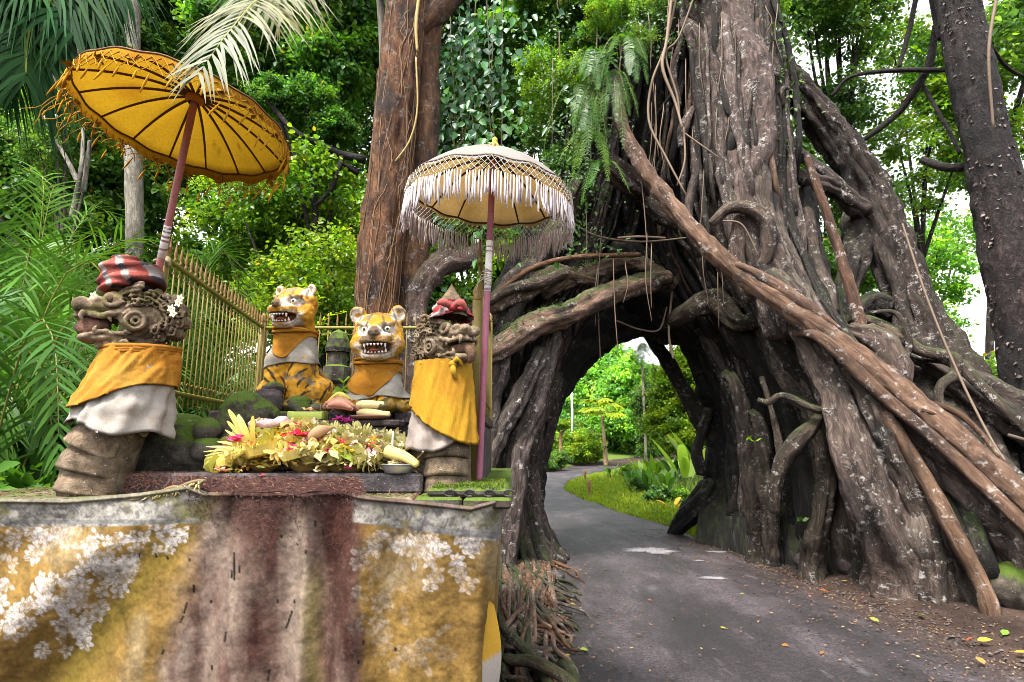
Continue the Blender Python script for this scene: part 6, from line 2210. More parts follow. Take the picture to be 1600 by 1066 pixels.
# base flare of the left foot
for i in range(16):
    a = np.interp(i, [0, 15], [-2.6, .3]) + r_.normal(0, .1)
    c = np.array((.08, 9.6))
    pts = [(c[0] + math.cos(a) * .25, c[1] + math.sin(a) * .25, 1.0 + r_.uniform(-.2, .6)), (c[0] + math.cos(a) * .42, c[1] + math.sin(a) * .4, .5), (c[0] + math.cos(a) * .62, c[1] + math.sin(a) * .6, .18), (c[0] + math.cos(a) * .82, c[1] + math.sin(a) * .82, .02)]
    root(None, r_.choice(['bark', 'bark_dark', 'bark_pale']), "buttress", 10, np.ones(3) * r_.uniform(.75, 1.1), .3, 5, .2, n=24, world=(np.array(pts), np.array((.06, .08, .08, .05)) * r_.uniform(.8, 1.3)), wig=.03)

# tufts of small epiphytes on the crossing limbs and shoulders
N = 5200
r_ = np.random.default_rng(202)
lines = [([(700, 556, 8.0), (772, 520, 8.2), (830, 492, 8.4), (890, 468, 8.6), (950, 452, 8.8)], 1.0), ([(760, 470, 8.4), (820, 442, 8.6), (870, 418, 8.8)], .7), ([(860, 440, 8.9), (920, 412, 9.0), (980, 397, 9.2), (1030, 415, 9.4)], 1.2)]
C = []
for pts, wgt in lines:
    P = spline(np.array([W(*q) for q in pts]), 80)
    m = int(N * wgt / 2.9)
    i = r_.integers(0, 80, m)
    keep = fbm(P[i], 3.0, 2, 8) + r_.normal(0, .2, m) > -.05
    C.append((P[i] + np.column_stack([r_.normal(0, .05, m), r_.normal(0, .1, m), r_.normal(-.05, .035, m)]))[keep])
C = np.vstack(C)
n = len(C)
mb = MB()
mb.leaves(C, np.column_stack([r_.normal(0, 1, (n, 2)), r_.normal(.1, .6, n)]), np.column_stack([r_.normal(0, .6, n), r_.normal(-.5, .5, n), np.ones(n)]), r_.uniform(.02, .055, n), r_.uniform(.006, .014, n), np.array((.035, .085, .018)) * r_.uniform(.4, 1.7, n)[:, None], simple=True)
tag(mb.build("epiphyte_moss", M['leaf'], ban), kind='stuff')

# thin roots that cross and grip the big ones
for i in range(84):
    u0 = r_.uniform(.04, .95)
    u1 = np.clip(u0 + r_.normal(0, .22), .02, .98)
    t0 = r_.uniform(0, .7)
    t1 = min(1, t0 + r_.uniform(.15, .4))
    A_, B_ = (LB, RB_) if i % 3 else (L2, R2)
    t = np.linspace(t0, t1, 8)
    uu = np.linspace(u0, u1, 8) + .03 * np.sin(np.linspace(0, 6, 8) + i)
    F0, F1 = spline(A_, 60), spline(B_, 60)
    k = np.clip((t * 59).astype(int), 0, 59)
    F = F0[k] * (1 - uu[:, None]) + F1[k] * uu[:, None]
    F[:, 2] -= .32 + .1 * r_.random()
    F[0, 2] += .35
    F[-1, 2] += .3
    rp = np.full(8, r_.uniform(1.6, 6.0)) * np.array([.6, .9, 1, 1, 1, 1, .9, .6])
    root(np.column_stack([F, rp]), r_.choice(['bark', 'bark_pale', 'bark_dark', 'bark_red'], p=[.4, .25, .2, .15]), "gripping_root", 8, np.ones(3) * r_.uniform(.8, 1.3), .15, 4, .2, n=40, wig=.04)

# mesh of thin roots running down both feet
for i in range(210):
    right = i % 5 < 3
    A_, B_ = (LB, RB_) if right else (L2, R2)
    u = r_.uniform(.03, .97)
    t0 = r_.uniform(0, .75)
    t1 = min(1.0, t0 + r_.uniform(.18, .55))
    t = np.linspace(t0, t1, 10)
    F0, F1 = spline(A_, 60), spline(B_, 60)
    k = np.clip((t * 59).astype(int), 0, 59)
    uu = u + .025 * noise3(np.column_stack([t * 9, 0 * t + i * 1.3, 0 * t]), 1.0, 31)
    F = F0[k] * (1 - uu[:, None]) + F1[k] * uu[:, None]
    F[:, 2] += r_.uniform(-.36, .0) + .15 * noise3(np.column_stack([t * 7, 0 * t + i * 2.3, 0 * t]), 1.0, 32)
    F[0, 2] += .3
    rp = r_.choice([1.4, 2, 2.8, 4, 5.5]) * np.array([.5, .9, 1, 1, 1, 1.05, 1.1, 1.15, 1.2, 1.3])
    if t1 > .97:
        w_ = grounded(F, rp)
    else:
        F[-1, 2] += .25
        w_ = pix(np.column_stack([F, rp]))
    root(None, r_.choice(['bark', 'bark_pale', 'bark_dark', 'bark_core'], p=[.07, .05, .4, .48] if right and u < .42 else [.32, .2, .33, .15]), "thin_root", 7, np.ones(3) * r_.uniform(.8, 1.5), .15, 4, .2, n=34, world=w_, wig=.025)  # right foot's inner side takes the blackened bark for its shaded hollow

# ridged strands over the upper trunk; near-black ones paint in shaded hollows
for i in range(30):
    x0 = np.interp(i, [0, 29], [1082, 1212]) + r_.normal(0, 3)
    y0, y1 = r_.uniform(-40, 120), r_.uniform(260, 480)
    n = 7
    t = np.linspace(0, 1, n)
    px = x0 + 16 * noise3(np.column_stack([t * 2.5, 0 * t + i * 1.9, 0 * t]), 1.0, 41) + (x0 - 1150) * .25 * t + 26 * t
    dd = 8.36 - .3 * t + .004 * abs(x0 - 1150) + .08 * r_.normal()
    rp = r_.choice([3, 4.5, 6.5, 9]) * np.array([.5, .9, 1, 1, 1, .9, .5])
    dd[0] += .35
    dd[-1] += .35
    k = r_.uniform(.75, 1.25)
    root(np.column_stack([px, y0 + (y1 - y0) * t, dd, rp]), r_.choice(['bark_pale', 'bark', 'bark_dark', 'bark_core'], p=[.3, .25, .25, .2]), "trunk_strand", 10, (k, k * .96, k * .94), .3, 4, .25, n=44, wig=.03)
# creeping leaves on the left shoulder, the crown and along the limbs
N = 4200
g = r_.random(N)
px = np.where(g < .6, r_.normal(905, 42, N), np.where(g < .8, r_.normal(1010, 50, N), r_.normal(1215, 26, N)))
py = np.where(g < .6, r_.uniform(20, 400, N), np.where(g < .8, r_.uniform(-20, 90, N), r_.uniform(20, 300, N)))
px = np.where(g < .6, px - (py - 150) * .13, px)
keep = fbm(np.column_stack([px, py, 0 * px]), .03, 3, 5) > -.02
px, py = px[keep], py[keep]
n = len(px)
C = np.array([W(a, b, d) for a, b, d in zip(px, py, np.where(px < 960, r_.uniform(8.5, 9.2, n), r_.uniform(8.3, 8.9, n)))])
mb = MB()
mb.leaves(C, np.column_stack([r_.normal(0, .7, n), r_.normal(-.3, .4, n), r_.normal(-.4, .6, n)]), np.column_stack([r_.normal(0, .5, n), -np.ones(n), r_.normal(.6, .5, n)]), r_.uniform(.035, .1, n), r_.uniform(.012, .035, n), np.array((.05, .12, .02)) * r_.uniform(.35, 1.6, n)[:, None], simple=False)
tag(mb.build("climbing_leaves", M['leaf'], ban), kind='stuff')
# ------------------------------------------------------------------ leaves: shared crown meshes
GREENS = np.array([(.035, .095, .014), (.055, .13, .018), (.025, .07, .018), (.08, .15, .022), (.045, .10, .03)]) * 1.5


def clump_mesh(name, seed, nclump, per, leaf, aspect=.3, shape=(1, 1, .8), spread=.28, droop=.25, simple=False, hang=.0, shell=.55):
    r = np.random.default_rng(seed)
    d = unit(r.normal(0, 1, (nclump, 3)))
    rad = r.uniform(shell, 1.0, nclump) ** .6
    C = d * rad[:, None] * np.array(shape)
    C += .12 * np.column_stack([noise3(C * 2.5 + 11 * k, 1, seed + k) for k in range(3)])
    hue = r.integers(0, len(GREENS), nclump)
    tone = r.uniform(.55, 1.35, nclump)
    N = nclump * per
    idx = np.repeat(np.arange(nclump), per)
    tw = unit(d + r.normal(0, .5, (nclump, 3)) + (0, 0, -.1))
    t = r.uniform(-.9, 1, N)
    c = C[idx] + tw[idx] * (t * spread)[:, None] + r.normal(0, spread * .42, (N, 3)) * (1, 1, .7)
    ld = unit(tw[idx] * .5 + r.normal(0, .8, (N, 3)) + np.array((0, 0, -droop - hang)))
    nr = unit(r.normal(0, .55, (N, 3)) + np.array((0, 0, 1.0)))
    L = leaf * r.uniform(.6, 1.3, N)
    col = GREENS[hue[idx]] * (tone[idx] * r.uniform(.75, 1.25, N))[:, None]
    yl = r.random(N) < .015
    col[yl] = (.2, .17, .03)
    mb = MB()
    mb.leaves(c, ld, nr, L, L * aspect, col, simple=simple)
    # thin twigs
    for k in range(0, nclump, 3):
        p = C[k]
        mb.tube([p * .25, p * .7 + (0, 0, .04), p + tw[k] * spread * .5], [.018, .011, .004], 4, (.05, .04, .03), cap=False)
    return mb.mesh(name, M['leaf'])


CL = {
    'fine': [clump_mesh("fine_foliage", 100 + k, 90, 105, .085, .3) for k in range(3)],
    'mid': [clump_mesh("mid_foliage", 200 + k, 70, 75, .14, .33) for k in range(3)],
    'open': [clump_mesh("open_foliage", 300 + k, 42, 55, .12, .36, spread=.34) for k in range(3)],
    'big': [clump_mesh("broad_foliage", 400 + k, 40, 40, .26, .3, spread=.3, hang=.3) for k in range(2)],
    'far': [clump_mesh("far_foliage", 500 + k, 110, 60, .13, .4, simple=True) for k in range(3)],
}
gr = np.random.default_rng(21)


def foliage(parent, pos, r, kind='mid', mat='leaf', squash=.85, name="foliage"):
    me = CL[kind][int(gr.integers(len(CL[kind])))]
    o = bpy.data.objects.new(name, me)
    COL.objects.link(o)
    o.material_slots[0].link = 'OBJECT'
    o.material_slots[0].material = M[mat]
    if parent is not None:
        o.parent = parent
        pos = np.asarray(pos) - ORG[parent.name]
    o.location = tuple(float(v) for v in pos)
    o.rotation_euler = (gr.uniform(-.3, .3), gr.uniform(-.3, .3), gr.uniform(0, 6.28))
    o.scale = (r, r, r * squash)
    return o


def stem(parent, pts, r0, r1, bark='bark_dark', name="trunk", col=(1, 1, 1), seg=9, n=24):
    mb = MB()
    mb.tube(np.asarray(pts, float), np.linspace(r0, r1, len(pts)), seg, col, .2, 5, .12, n=n)
    return mb.build(name, M[bark], parent)


def tree(label, base, blobs, kind='mid', mat='leaf', r0=.12, bark='bark_dark', col=(1, 1, 1), group=None, cat="tree", nm="forest_tree", squash=.85):
    """blobs: rows (px, py, depth, radius m): clumps of the crown; limbs run from the trunk to each"""
    base = np.asarray(base, float)
    t = empty(nm, base, label, cat, group)
    B = [(W(a, b, d), r) for a, b, d, r in blobs]
    top = np.mean([p for p, _ in B], 0)
    mid = base + (top - base) * .6
    mid[2] = base[2] + (top[2] - base[2]) * .62
    stem(t, [base + (0, 0, -.1), base + (mid - base) * .4 + (gr.normal(0, .1), gr.normal(0, .1), 0), mid, top], r0, r0 * .3, bark, col=col)
    mb = MB()
    for p, r in B:
        mb.tube([mid, (mid + p) / 2 + (gr.normal(0, .15), gr.normal(0, .15), .1), p], np.array((r0 * .5, r0 * .35, r0 * .12)), 6, col, .1, 4, .1, n=10)
    mb.build("limb", M[bark], t)
    for p, r in B:
        foliage(t, p, r, kind, mat, squash)
    return t


def gpt(px, d, dz=0.0):
    p = W(px, 690, d)
    p[2] = float(ground_z(np.array([p[0]]), np.array([p[1]]))[0]) + dz
    return p


def scatter(px0, px1, py0, py1, d0, d1, r0, r1, n):
    return [(gr.uniform(px0, px1), gr.uniform(py0, py1), gr.uniform(d0, d1), gr.uniform(r0, r1)) for _ in range(n)]


G_BACK = "background trees behind the altar"
# --- deep row
for lab, bx, args, kind, mat in [
    ("low leafy tree at the far left behind the palms", -200, (-320, 60, 380, 640, 13, 16, 1.0, 1.4, 9), 'mid', 'leaf'),
    ("low leafy tree behind the left fence panel, deep in the wood", 250, (60, 400, 420, 640, 13, 16, 1.0, 1.3, 9), 'mid', 'leaf_light'),
    ("low leafy tree behind the brown trunk, deep in the wood", 620, (420, 800, 460, 640, 13, 16, 1.0, 1.3, 8), 'mid', 'leaf'),
    ("dark leafy tree far left, seen past the palm fronds", -60, (-160, 110, -120, 420, 14, 18, 1.5, 2.1, 9), 'fine', 'leaf_dark'),
    ("tall green tree behind the yellow umbrella's canopy", 200, (80, 330, -140, 330, 15, 19, 1.5, 2.1, 11), 'fine', 'leaf'),
    ("tall dark tree filling the gap between yellow umbrella and brown trunk", 450, (330, 560, -140, 230, 15, 18, 1.5, 2.1, 11), 'fine', 'leaf_dark'),
    ("bright green tree lower down between yellow umbrella and brown trunk", 480, (350, 590, 200, 430, 14, 17, 1.1, 1.6, 9), 'mid', 'leaf_light'),
    ("dense green tree behind the white umbrella", 740, (640, 880, -140, 250, 15, 19, 1.4, 2.0, 12), 'fine', 'leaf'),
    ("low bright tree seen under the white umbrella", 760, (640, 850, 300, 480, 14, 17, 1.0, 1.4, 6), 'mid', 'leaf_light'),
    ("wide dark canopy tree over the middle of the picture", 560, (420, 900, -260, -20, 12, 15, 1.3, 1.7, 9), 'mid', 'leaf_dark'),
]:
    tree(lab, gpt(bx, 17), scatter(*args), kind, mat, .16, 'bark_dark')
# --- middle row
for lab, bx, d, args, kind, mat in [
    ("leafy tree with shiny leaves left of the yellow umbrella's pole", 60, 9.5, (-60, 200, 200, 420, 9, 11, .7, 1.0, 8), 'mid', 'leaf'),
    ("green tree with pale twigs right of the yellow umbrella", 430, 10, (330, 520, 260, 430, 9.5, 11, .6, .9, 8), 'open', 'leaf_light'),
    ("dark leafy tree hanging over the brown trunk's left side", 480, 10.5, (380, 560, -80, 150, 9, 11, .7, 1.0, 9), 'mid', 'leaf_dark'),
    ("pale yellow-green bush tree right behind the back fence", 500, 9, (420, 560, 400, 520, 8.6, 9.8, .5, .7, 6), 'open', 'leaf_yellow'),
    ("green tree in the upper left corner above the umbrella", 120, 10, (-40, 300, -120, 60, 9, 11, .7, 1.0, 8), 'mid', 'leaf'),
]:
    tree(lab, gpt(bx, d), scatter(*args), kind, mat, .08, 'bark_pale' if d < 10.2 and bx < 450 else 'bark_dark')
# pale trunks seen left of the yellow pole
t = tree("slender pale-trunked tree forking below the yellow umbrella's left rim", gpt(118, 8.6), [(90, 180, 8.8, .5), (150, 160, 8.8, .5), (60, 230, 8.6, .45)], 'open', 'leaf', .05, 'bark_pale')
for pts in ([(112, 340, 8.4), (122, 290, 8.4), (128, 250, 8.4), (130, 200, 8.5)], [(122, 285, 8.4), (105, 250, 8.4), (78, 205, 8.4)], [(130, 300, 8.5), (137, 250, 8.5), (140, 220, 8.5)]):
    stem(t, [W(*p) for p in pts], .04, .022, 'bark_far', "branch")
# black branch between umbrella and trunk
t = tree("tree with a black gnarled bough beside the brown trunk", gpt(540, 9.3), [(480, 160, 9.3, .5), (430, 150, 9.2, .4), (520, 200, 9.4, .4)], 'mid', 'leaf_dark', .09, 'bark_black')
for pts, r in (([(570, 250, 9.2), (530, 240, 9.2), (500, 225, 9.1), (460, 205, 9.0), (420, 160, 9.0)], .07), ([(535, 245, 9.2), (520, 290, 9.1), (500, 315, 9.0), (490, 322, 9.0)], .045), ([(560, 270, 9.3), (535, 255, 9.2)], .06)):
    stem(t, [W(*p) for p in pts], r, r * .5, 'bark_black', "bough")

# --- the brown trunk wound with creepers
bt = empty("vined_tree", gpt(585, 7.2), "thick brown tree trunk wrapped in thin creepers beside the right tiger", "tree")
BT = [(578, 760, 7.2, 42), (583, 620, 7.2, 37), (588, 500, 7.2, 33), (598, 380, 7.2, 34), (612, 260, 7.2, 35), (622, 140, 7.2, 34), (632, 20, 7.2, 34), (640, -120, 7.2, 35)]
P_, R_ = pix(BT)
mb = MB()
mb.tube(P_, R_ * .94, 40, (1.1, .95, .85), .16, 8, .16, n=170, seed=77)
v = mb.v[0]
mb.v[0] = v + np.column_stack([.03 * fbm(v * (1, 1, .5), 9, 3, 5), -.05 * np.abs(fbm(v * (1, 1, .4), 8, 3, 6)), 0 * v[:, 0]])
mb.build("trunk", M['bark_brown'], bt)
P2, R2_ = pix([(600, 700, 7.5, 26), (632, 540, 7.5, 24), (640, 430, 7.5, 24), (655, 300, 7.5, 24), (662, 180, 7.5, 26), (668, 60, 7.5, 22), (690, -40, 7.6, 22)])
mb = MB()
mb.tube(P2, R2_, 18, (1.0, .95, .9), .15, 6, .15, n=80, seed=33)
mb.build("trunk", M['bark_brown'], bt)
P2, R2_ = pix([(640, 60, 7.3, 18), (680, 20, 7.4, 20), (740, -40, 7.6, 20)])
mb = MB()
mb.tube(P2, R2_, 16, (1.0, .95, .9), .15, 6, .15, n=30, seed=35)
mb.build("limb", M['bark_brown'], bt)
r_ = np.random.default_rng(44)
for k in range(38):
    u0, u1 = sorted(r_.uniform(0, 1, 2))
    if u1 - u0 < .12:
        u1 = u0 + .12
    n = 14
    S = spline(np.column_stack([P_, R_]), 100)
    th = r_.uniform(-2.2, .9) + np.cumsum(r_.normal(0, .12, n))
    q = S[np.clip((np.linspace(u0, min(u1, 1), n) * 99).astype(int), 0, 99)]
    pts = q[:, :3] + np.column_stack([np.sin(th + .7), -np.cos(th + .7), 0 * th]) * (q[:, 3] * 1.04)[:, None]
    mb = MB()
    mb.tube(pts, r_.uniform(.002, .007), 5, np.array((.13, .075, .04)) * r_.uniform(.6, 1.7), n=36)
    mb.build("creeper", M['vine'], bt)
for pts in ([(655, -10, 7, 3), (650, 40, 6.95, 3), (652, 80, 6.95, 2.5)], [(650, 90, 6.9, 1.6), (652, 170, 6.9, 1.6), (640, 220, 6.9, 1.6), (618, 252, 6.9, 1.5)]):
    P2, R2_ = pix(pts)
    mb = MB()
    mb.tube(P2, R2_, 6, (.30, .21, .08), n=24)
    mb.build("creeper", M['vine'], bt)

# --- ivy curtain between the brown trunk and the white umbrella
iv = empty("ivy_curtain", gpt(720, 8.3), "blue-green ivy hanging in a curtain behind the white umbrella's finial", "climbing plant")
N = 950
px = r_.normal(735, 48, N)
py = -60 + 400 * r_.beta(1.2, 1.5, N) * (1 + .3 * np.sin(px / 9.0))
px = np.maximum(px, 655 + 10 * r_.random(N))
dd = r_.uniform(7.5, 8.6, N)
c = np.array([W(a, b, d) for a, b, d in zip(px, py, dd)])
mb = MB()
g = GREENS[r_.integers(0, 5, N)] * r_.uniform(.35, 1.2, N)[:, None]
mb.leaves(c, np.column_stack([r_.normal(0, .6, N), r_.normal(-.3, .3, N), -np.ones(N)]), np.column_stack([r_.normal(0, .5, N), -np.ones(N), r_.normal(.35, .4, N)]), r_.uniform(.05, .19, N), r_.uniform(.02, .07, N), g)
mb.build("leaves", M['leaf_blue'], iv)
for k in range(9):
    x = 675 + k * 14
    mb = MB()
    mb.tube([W(x, -40, 8.3), W(x + r_.normal(0, 8), 80, 8.25), W(x + r_.normal(0, 10), 180, 8.2), W(x + r_.normal(0, 14), 290, 8.1)], .008, 5, (.12, .09, .06), n=20)
    mb.build("stem", M['vine'], iv)

# --- canopy of the banyan itself and the trees to its right
for (px, py, d, r, kind, mat) in [(900, 10, 10.2, .6, 'mid', 'leaf'), (960, -10, 9.4, .55, 'mid', 'leaf'), (1030, -40, 9, .5, 'mid', 'leaf_light'), (870, 90, 10.5, .55, 'mid', 'leaf_dark'), (850, 200, 10.5, .5, 'open', 'leaf'), (930, 60, 9.3, .4, 'mid', 'leaf'),
                                  (1100, -30, 8.6, .4, 'open', 'leaf_light'), (985, 30, 9, .35, 'open', 'leaf_light'), (1020, 10, 8.7, .3, 'open', 'leaf'), (835, 300, 10.2, .4, 'open', 'leaf'), (800, 60, 11, .8, 'mid', 'leaf_dark'), (870, -60, 10, .9, 'mid', 'leaf'), (900, 110, 8.9, .3, 'open', 'leaf_light'), (865, 150, 9.4, .45, 'open', 'leaf'), (1000, 60, 8.4, .25, 'open', 'leaf'), (875, 250, 9.2, .3, 'open', 'leaf_dark'), (845, 120, 9.8, .5, 'fine', 'leaf_light'), (1200, 20, 9.3, .35, 'open', 'leaf_light'), (950, 20, 8.6, .35, 'fine', 'leaf_light')]:
    foliage(ban, W(px, py, d), r, kind, mat)
for (lab, bx, d, args, kind, mat, r0) in [
    ("broad-leaved tree right above the banyan's leaning stem", 1330, 13, (1210, 1420, -120, 200, 11.5, 13.5, .7, 1.05, 10), 'open', 'leaf', .1),
    ("green tree behind the openings of the leaning stem", 1290, 14, (1200, 1350, 200, 470, 12.5, 15, .7, 1.0, 8), 'open', 'leaf', .1),
    ("light green tree between the leaning stem and the black trunk, higher", 1420, 15, (1380, 1520, 60, 330, 13, 16, .75, 1.0, 6), 'open', 'leaf_light', .1),
    ("leafy tree behind the black trunk's top", 1540, 14, (1440, 1660, -120, 140, 12, 15, .8, 1.2, 10), 'open', 'leaf', .12),
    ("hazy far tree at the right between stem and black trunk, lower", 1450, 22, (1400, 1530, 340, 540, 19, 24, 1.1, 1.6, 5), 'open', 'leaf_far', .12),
    ("green tree right of the black trunk", 1640, 15, (1580, 1720, 120, 420, 13, 16, .8, 1.2, 6), 'open', 'leaf_light', .12),
    ("far tree with small bright leaves behind the loop of the leaning stem", 1350, 19, (1290, 1420, 420, 560, 16, 20, .8, 1.2, 5), 'mid', 'leaf', .1),
]:
    tree(lab, gpt(bx, d), scatter(*args), kind, mat, r0, 'bark_dark', (1, .95, .9))
# black flaky trunk on the right
kt = empty("flaky_trunk_tree", gpt(1610, 8), "tall leaning tree with black flaky bark at the right edge", "tree")
P2, R2_ = pix([(1668, 860, 8, 41), (1640, 720, 8, 39), (1610, 580, 8, 37), (1580, 420, 8, 37), (1545, 240, 8, 33), (1515, 100, 8, 31), (1492, -10, 8, 30), (1470, -140, 8, 28)])
mb = MB()
mb.tube(P2, R2_, 36, np.array([(1, 1, 1), (.7, .7, .7), (1.5, 1.3, 1.25), (.8, .8, .8), (1.3, 1.2, 1.15), (.8, .75, .8)]), .1, 9, .16, n=160, seed=8)
v = mb.v[0]
mb.v[0] = v + np.column_stack([.03 * noise3(v * (1, 1, .5), 9, 5), -.03 * np.abs(noise3(v * (1, 1, .5), 13, 6)), 0 * v[:, 0]])
mb.build("trunk", M['bark_black'], kt)
S = spline(np.column_stack([P2, R2_]), 200)
N = 1500
r_ = np.random.default_rng(61)
q = S[r_.integers(10, 199, N)]
th = r_.uniform(-1.9, 1.9, N)
nr = np.column_stack([np.sin(th), -np.cos(th), 0 * th])
c = q[:, :3] + nr * (q[:, 3] * 1.0)[:, None]
mb = MB()
mb.leaves(c, unit(np.column_stack([r_.normal(0, 1, (N, 2)), -np.ones(N)]) + nr * .5), nr, r_.uniform(.02, .09, N), r_.uniform(.006, .03, N), np.array((.085, .066, .06)) * r_.uniform(.2, 1.6, N)[:, None], simple=True)
fl = tag(mb.build("bark_flakes", M['plain'], kt), kind='stuff')
for pts, r in (([(1462, 40, 8.6, 5), (1452, 100, 8.8, 6), (1430, 140, 9, 6), (1400, 180, 9.3, 5), (1345, 222, 9.6, 4)], 1), ([(1450, -40, 8.5, 5), (1462, 30, 8.5, 5), (1470, 60, 8.4, 6)], 1), ([(1480, 110, 8.6, 4), (1400, 110, 9, 4), (1330, 120, 9.4, 3), (1300, 150, 9.6, 3)], 1),
              ([(1435, -20, 9, 4), (1420, 50, 9, 4), (1405, 105, 9, 3)], 1), ([(1525, 258, 8.4, 8), (1480, 262, 8.7, 7), (1440, 250, 9, 6)], 1), ([(1440, 130, 9, 3), (1480, 200, 8.7, 3), (1500, 240, 8.5, 3)], 1), ([(1540, 60, 8, 3), (1580, 110, 8.3, 3), (1640, 130, 8.6, 3)], 1)):
    P2, R2_ = pix(pts)
    mb = MB()
    mb.tube(P2, R2_, 7, (1.2, 1.1, 1.1), .1, 4, .15, n=24)
    mb.build("branch", M['bark_black'], kt)
foliage(kt, W(1450, -160, 8.2), .7, 'open', 'leaf')
foliage(kt, W(1500, -190, 8.2), .8, 'open', 'leaf')


# ------------------------------------------------------------------ palms and ferns
def frond(parent, pts, nl, L, w, col, mat='palm', name="frond", droop=.35, ang=52, r0=.012, up=(0, 0, 1), lift=.25, taper0=.12, seed=0, rcol=None, segs=3):
    r = np.random.default_rng(seed)
    P = spline(np.asarray(pts, float), 60)
    T = unit(np.gradient(P, axis=0))
    mb = MB()
    rc = np.array((.16, .17, .05)) if rcol is None else np.asarray(rcol)
    mb.tube(P[::4], np.linspace(r0, r0 * .25, len(P[::4])), 6, rc)
    t = np.linspace(taper0, .995, nl)
    i = (t * 59).astype(int)
    for s in (-1, 1):
        T_ = T[i]
        side = unit(np.cross(T_, np.asarray(up, float))) * s
        upv = unit(np.cross(side * s, T_))
        a = np.radians(ang * (1 - .35 * t) + r.normal(0, 5, nl))[:, None]
        d = T_ * np.cos(a) + side * np.sin(a) + upv * (lift + r.normal(0, .08, nl))[:, None]
        LL = L * (np.sin(np.pi * np.clip(.12 + .83 * t, 0, 1)) ** .7) * r.uniform(.85, 1.1, nl)
        c = np.asarray(col) * r.uniform(.7, 1.3, nl)[:, None]
        mb.blades(P[i], d, upv, LL, w * r.uniform(.8, 1.1, nl), droop * r.uniform(.6, 1.4, nl), c, segs)
    return mb.build(name, M[mat], parent)


def areca(label, base, n, L, lean, col, seed, spread=1.0, mat='palm', group=None, hgt=.6, az=(0, 6.28), leaf=.42):
    r = np.random.default_rng(seed)
    base = np.asarray(base, float)
    t = empty("palm_plant", base, label, "palm", group)
    for k in range(n):
        a = np.interp((k + r.uniform(-.3, .3)) / n, [0, 1], az)
        b = base + np.array((r.normal(0, .12), r.normal(0, .12), 0))
        rise = L * r.uniform(.55, 1.0)
        out = L * r.uniform(.45, 1.0) * spread
        d = np.array((math.cos(a), math.sin(a), 0)) + np.asarray(lean)
        pts = [b, b + d * out * .18 + (0, 0, rise * .5), b + d * out * .5 + (0, 0, rise * .85), b + d * out * .9 + (0, 0, rise * .8), b + d * out * 1.2 + (0, 0, rise * .52)]
        frond(t, pts, 34, leaf * r.uniform(.8, 1.1), .014, np.asarray(col) * r.uniform(.75, 1.25), mat, seed=seed * 50 + k, taper0=.32, droop=.3, r0=.011)
    mb = MB()
    for k in range(4):
        o = np.array((r.normal(0, .1), r.normal(0, .1), 0))
        mb.tube([base + o + (0, 0, -.1), base + o + (r.normal(0, .05), 0, hgt)], [.035, .025], 8, (.2, .19, .08), n=6)
    mb.build("stem", M['vine'], t)
    return t


DG = (.035, .095, .018)
MG = (.055, .14, .02)
LG = (.1, .18, .025)
areca("big dark palm clump at the left edge beside the altar", gpt(-60, 4.2), 22, 3.4, (-.1, .0, 0), DG, 1, .5, leaf=.5)
areca("feathery palm clump with long fronds reaching over the left dragon's snout", gpt(-10, 5.6), 20, 4.4, (.02, .05, 0), MG, 2, .4, leaf=.55)
areca("low palm with drooping leaves under the left dragon's chin", gpt(-10, 4.5), 14, 2.6, (-.35, .0, 0), MG, 3, .35, leaf=.45)
areca("slim palm behind the left dragon's turban", gpt(225, 6.6), 13, 4.6, (0, -.1, 0), MG, 4, .4, leaf=.6)
areca("palm behind the left fence panel with fine leaflets", gpt(330, 7.0), 15, 3.1, (0, -.1, 0), MG, 5, .5, leaf=.5)
areca("tall palm far left showing white sky between its leaflets", gpt(0, 7.2), 15, 6.0, (-.02, -.1, 0), MG, 6, .4, leaf=.7)
# coconut palm in the top left corner
cp = empty("coconut_palm", gpt(208, 7.5), "coconut palm with dark hanging fronds in the top left corner", "palm")
stem(cp, [gpt(215, 7.5), W(210, 400, 7.5), W(205, 120, 7.5), W(208, -60, 7.5)], .11, .1, 'bark_far')
CPF = [([(215, -40, 5.6), (120, -30, 4.9), (50, 40, 4.5), (40, 130, 4.3)], 1), ([(190, 60, 6.2), (110, 20, 5.2), (30, -20, 4.6), (-60, -20, 4.3)], 1), ([(205, 75, 6.4), (140, 50, 5.6), (70, 20, 5.0), (0, 20, 4.6), (-60, 60, 4.3)], 1),
       ([(210, -60, 6), (150, -60, 5.2), (90, -20, 4.8), (120, 60, 4.6)], 1), ([(190, -30, 6), (60, -90, 5), (-40, -40, 4.6), (-60, 90, 4.3)], 1), ([(210, -20, 6), (100, -60, 5), (10, -10, 4.6), (-10, 120, 4.4)], 1)]
for k, (pts, _) in enumerate(CPF):
    frond(cp, [W(*p) for p in pts], 60, .95, .022, np.array((.012, .034, .014)) * (1 + .4 * (k % 3)), 'palm_dark', seed=900 + k, droop=.75, lift=-.15, ang=60, r0=.028, taper0=.15)
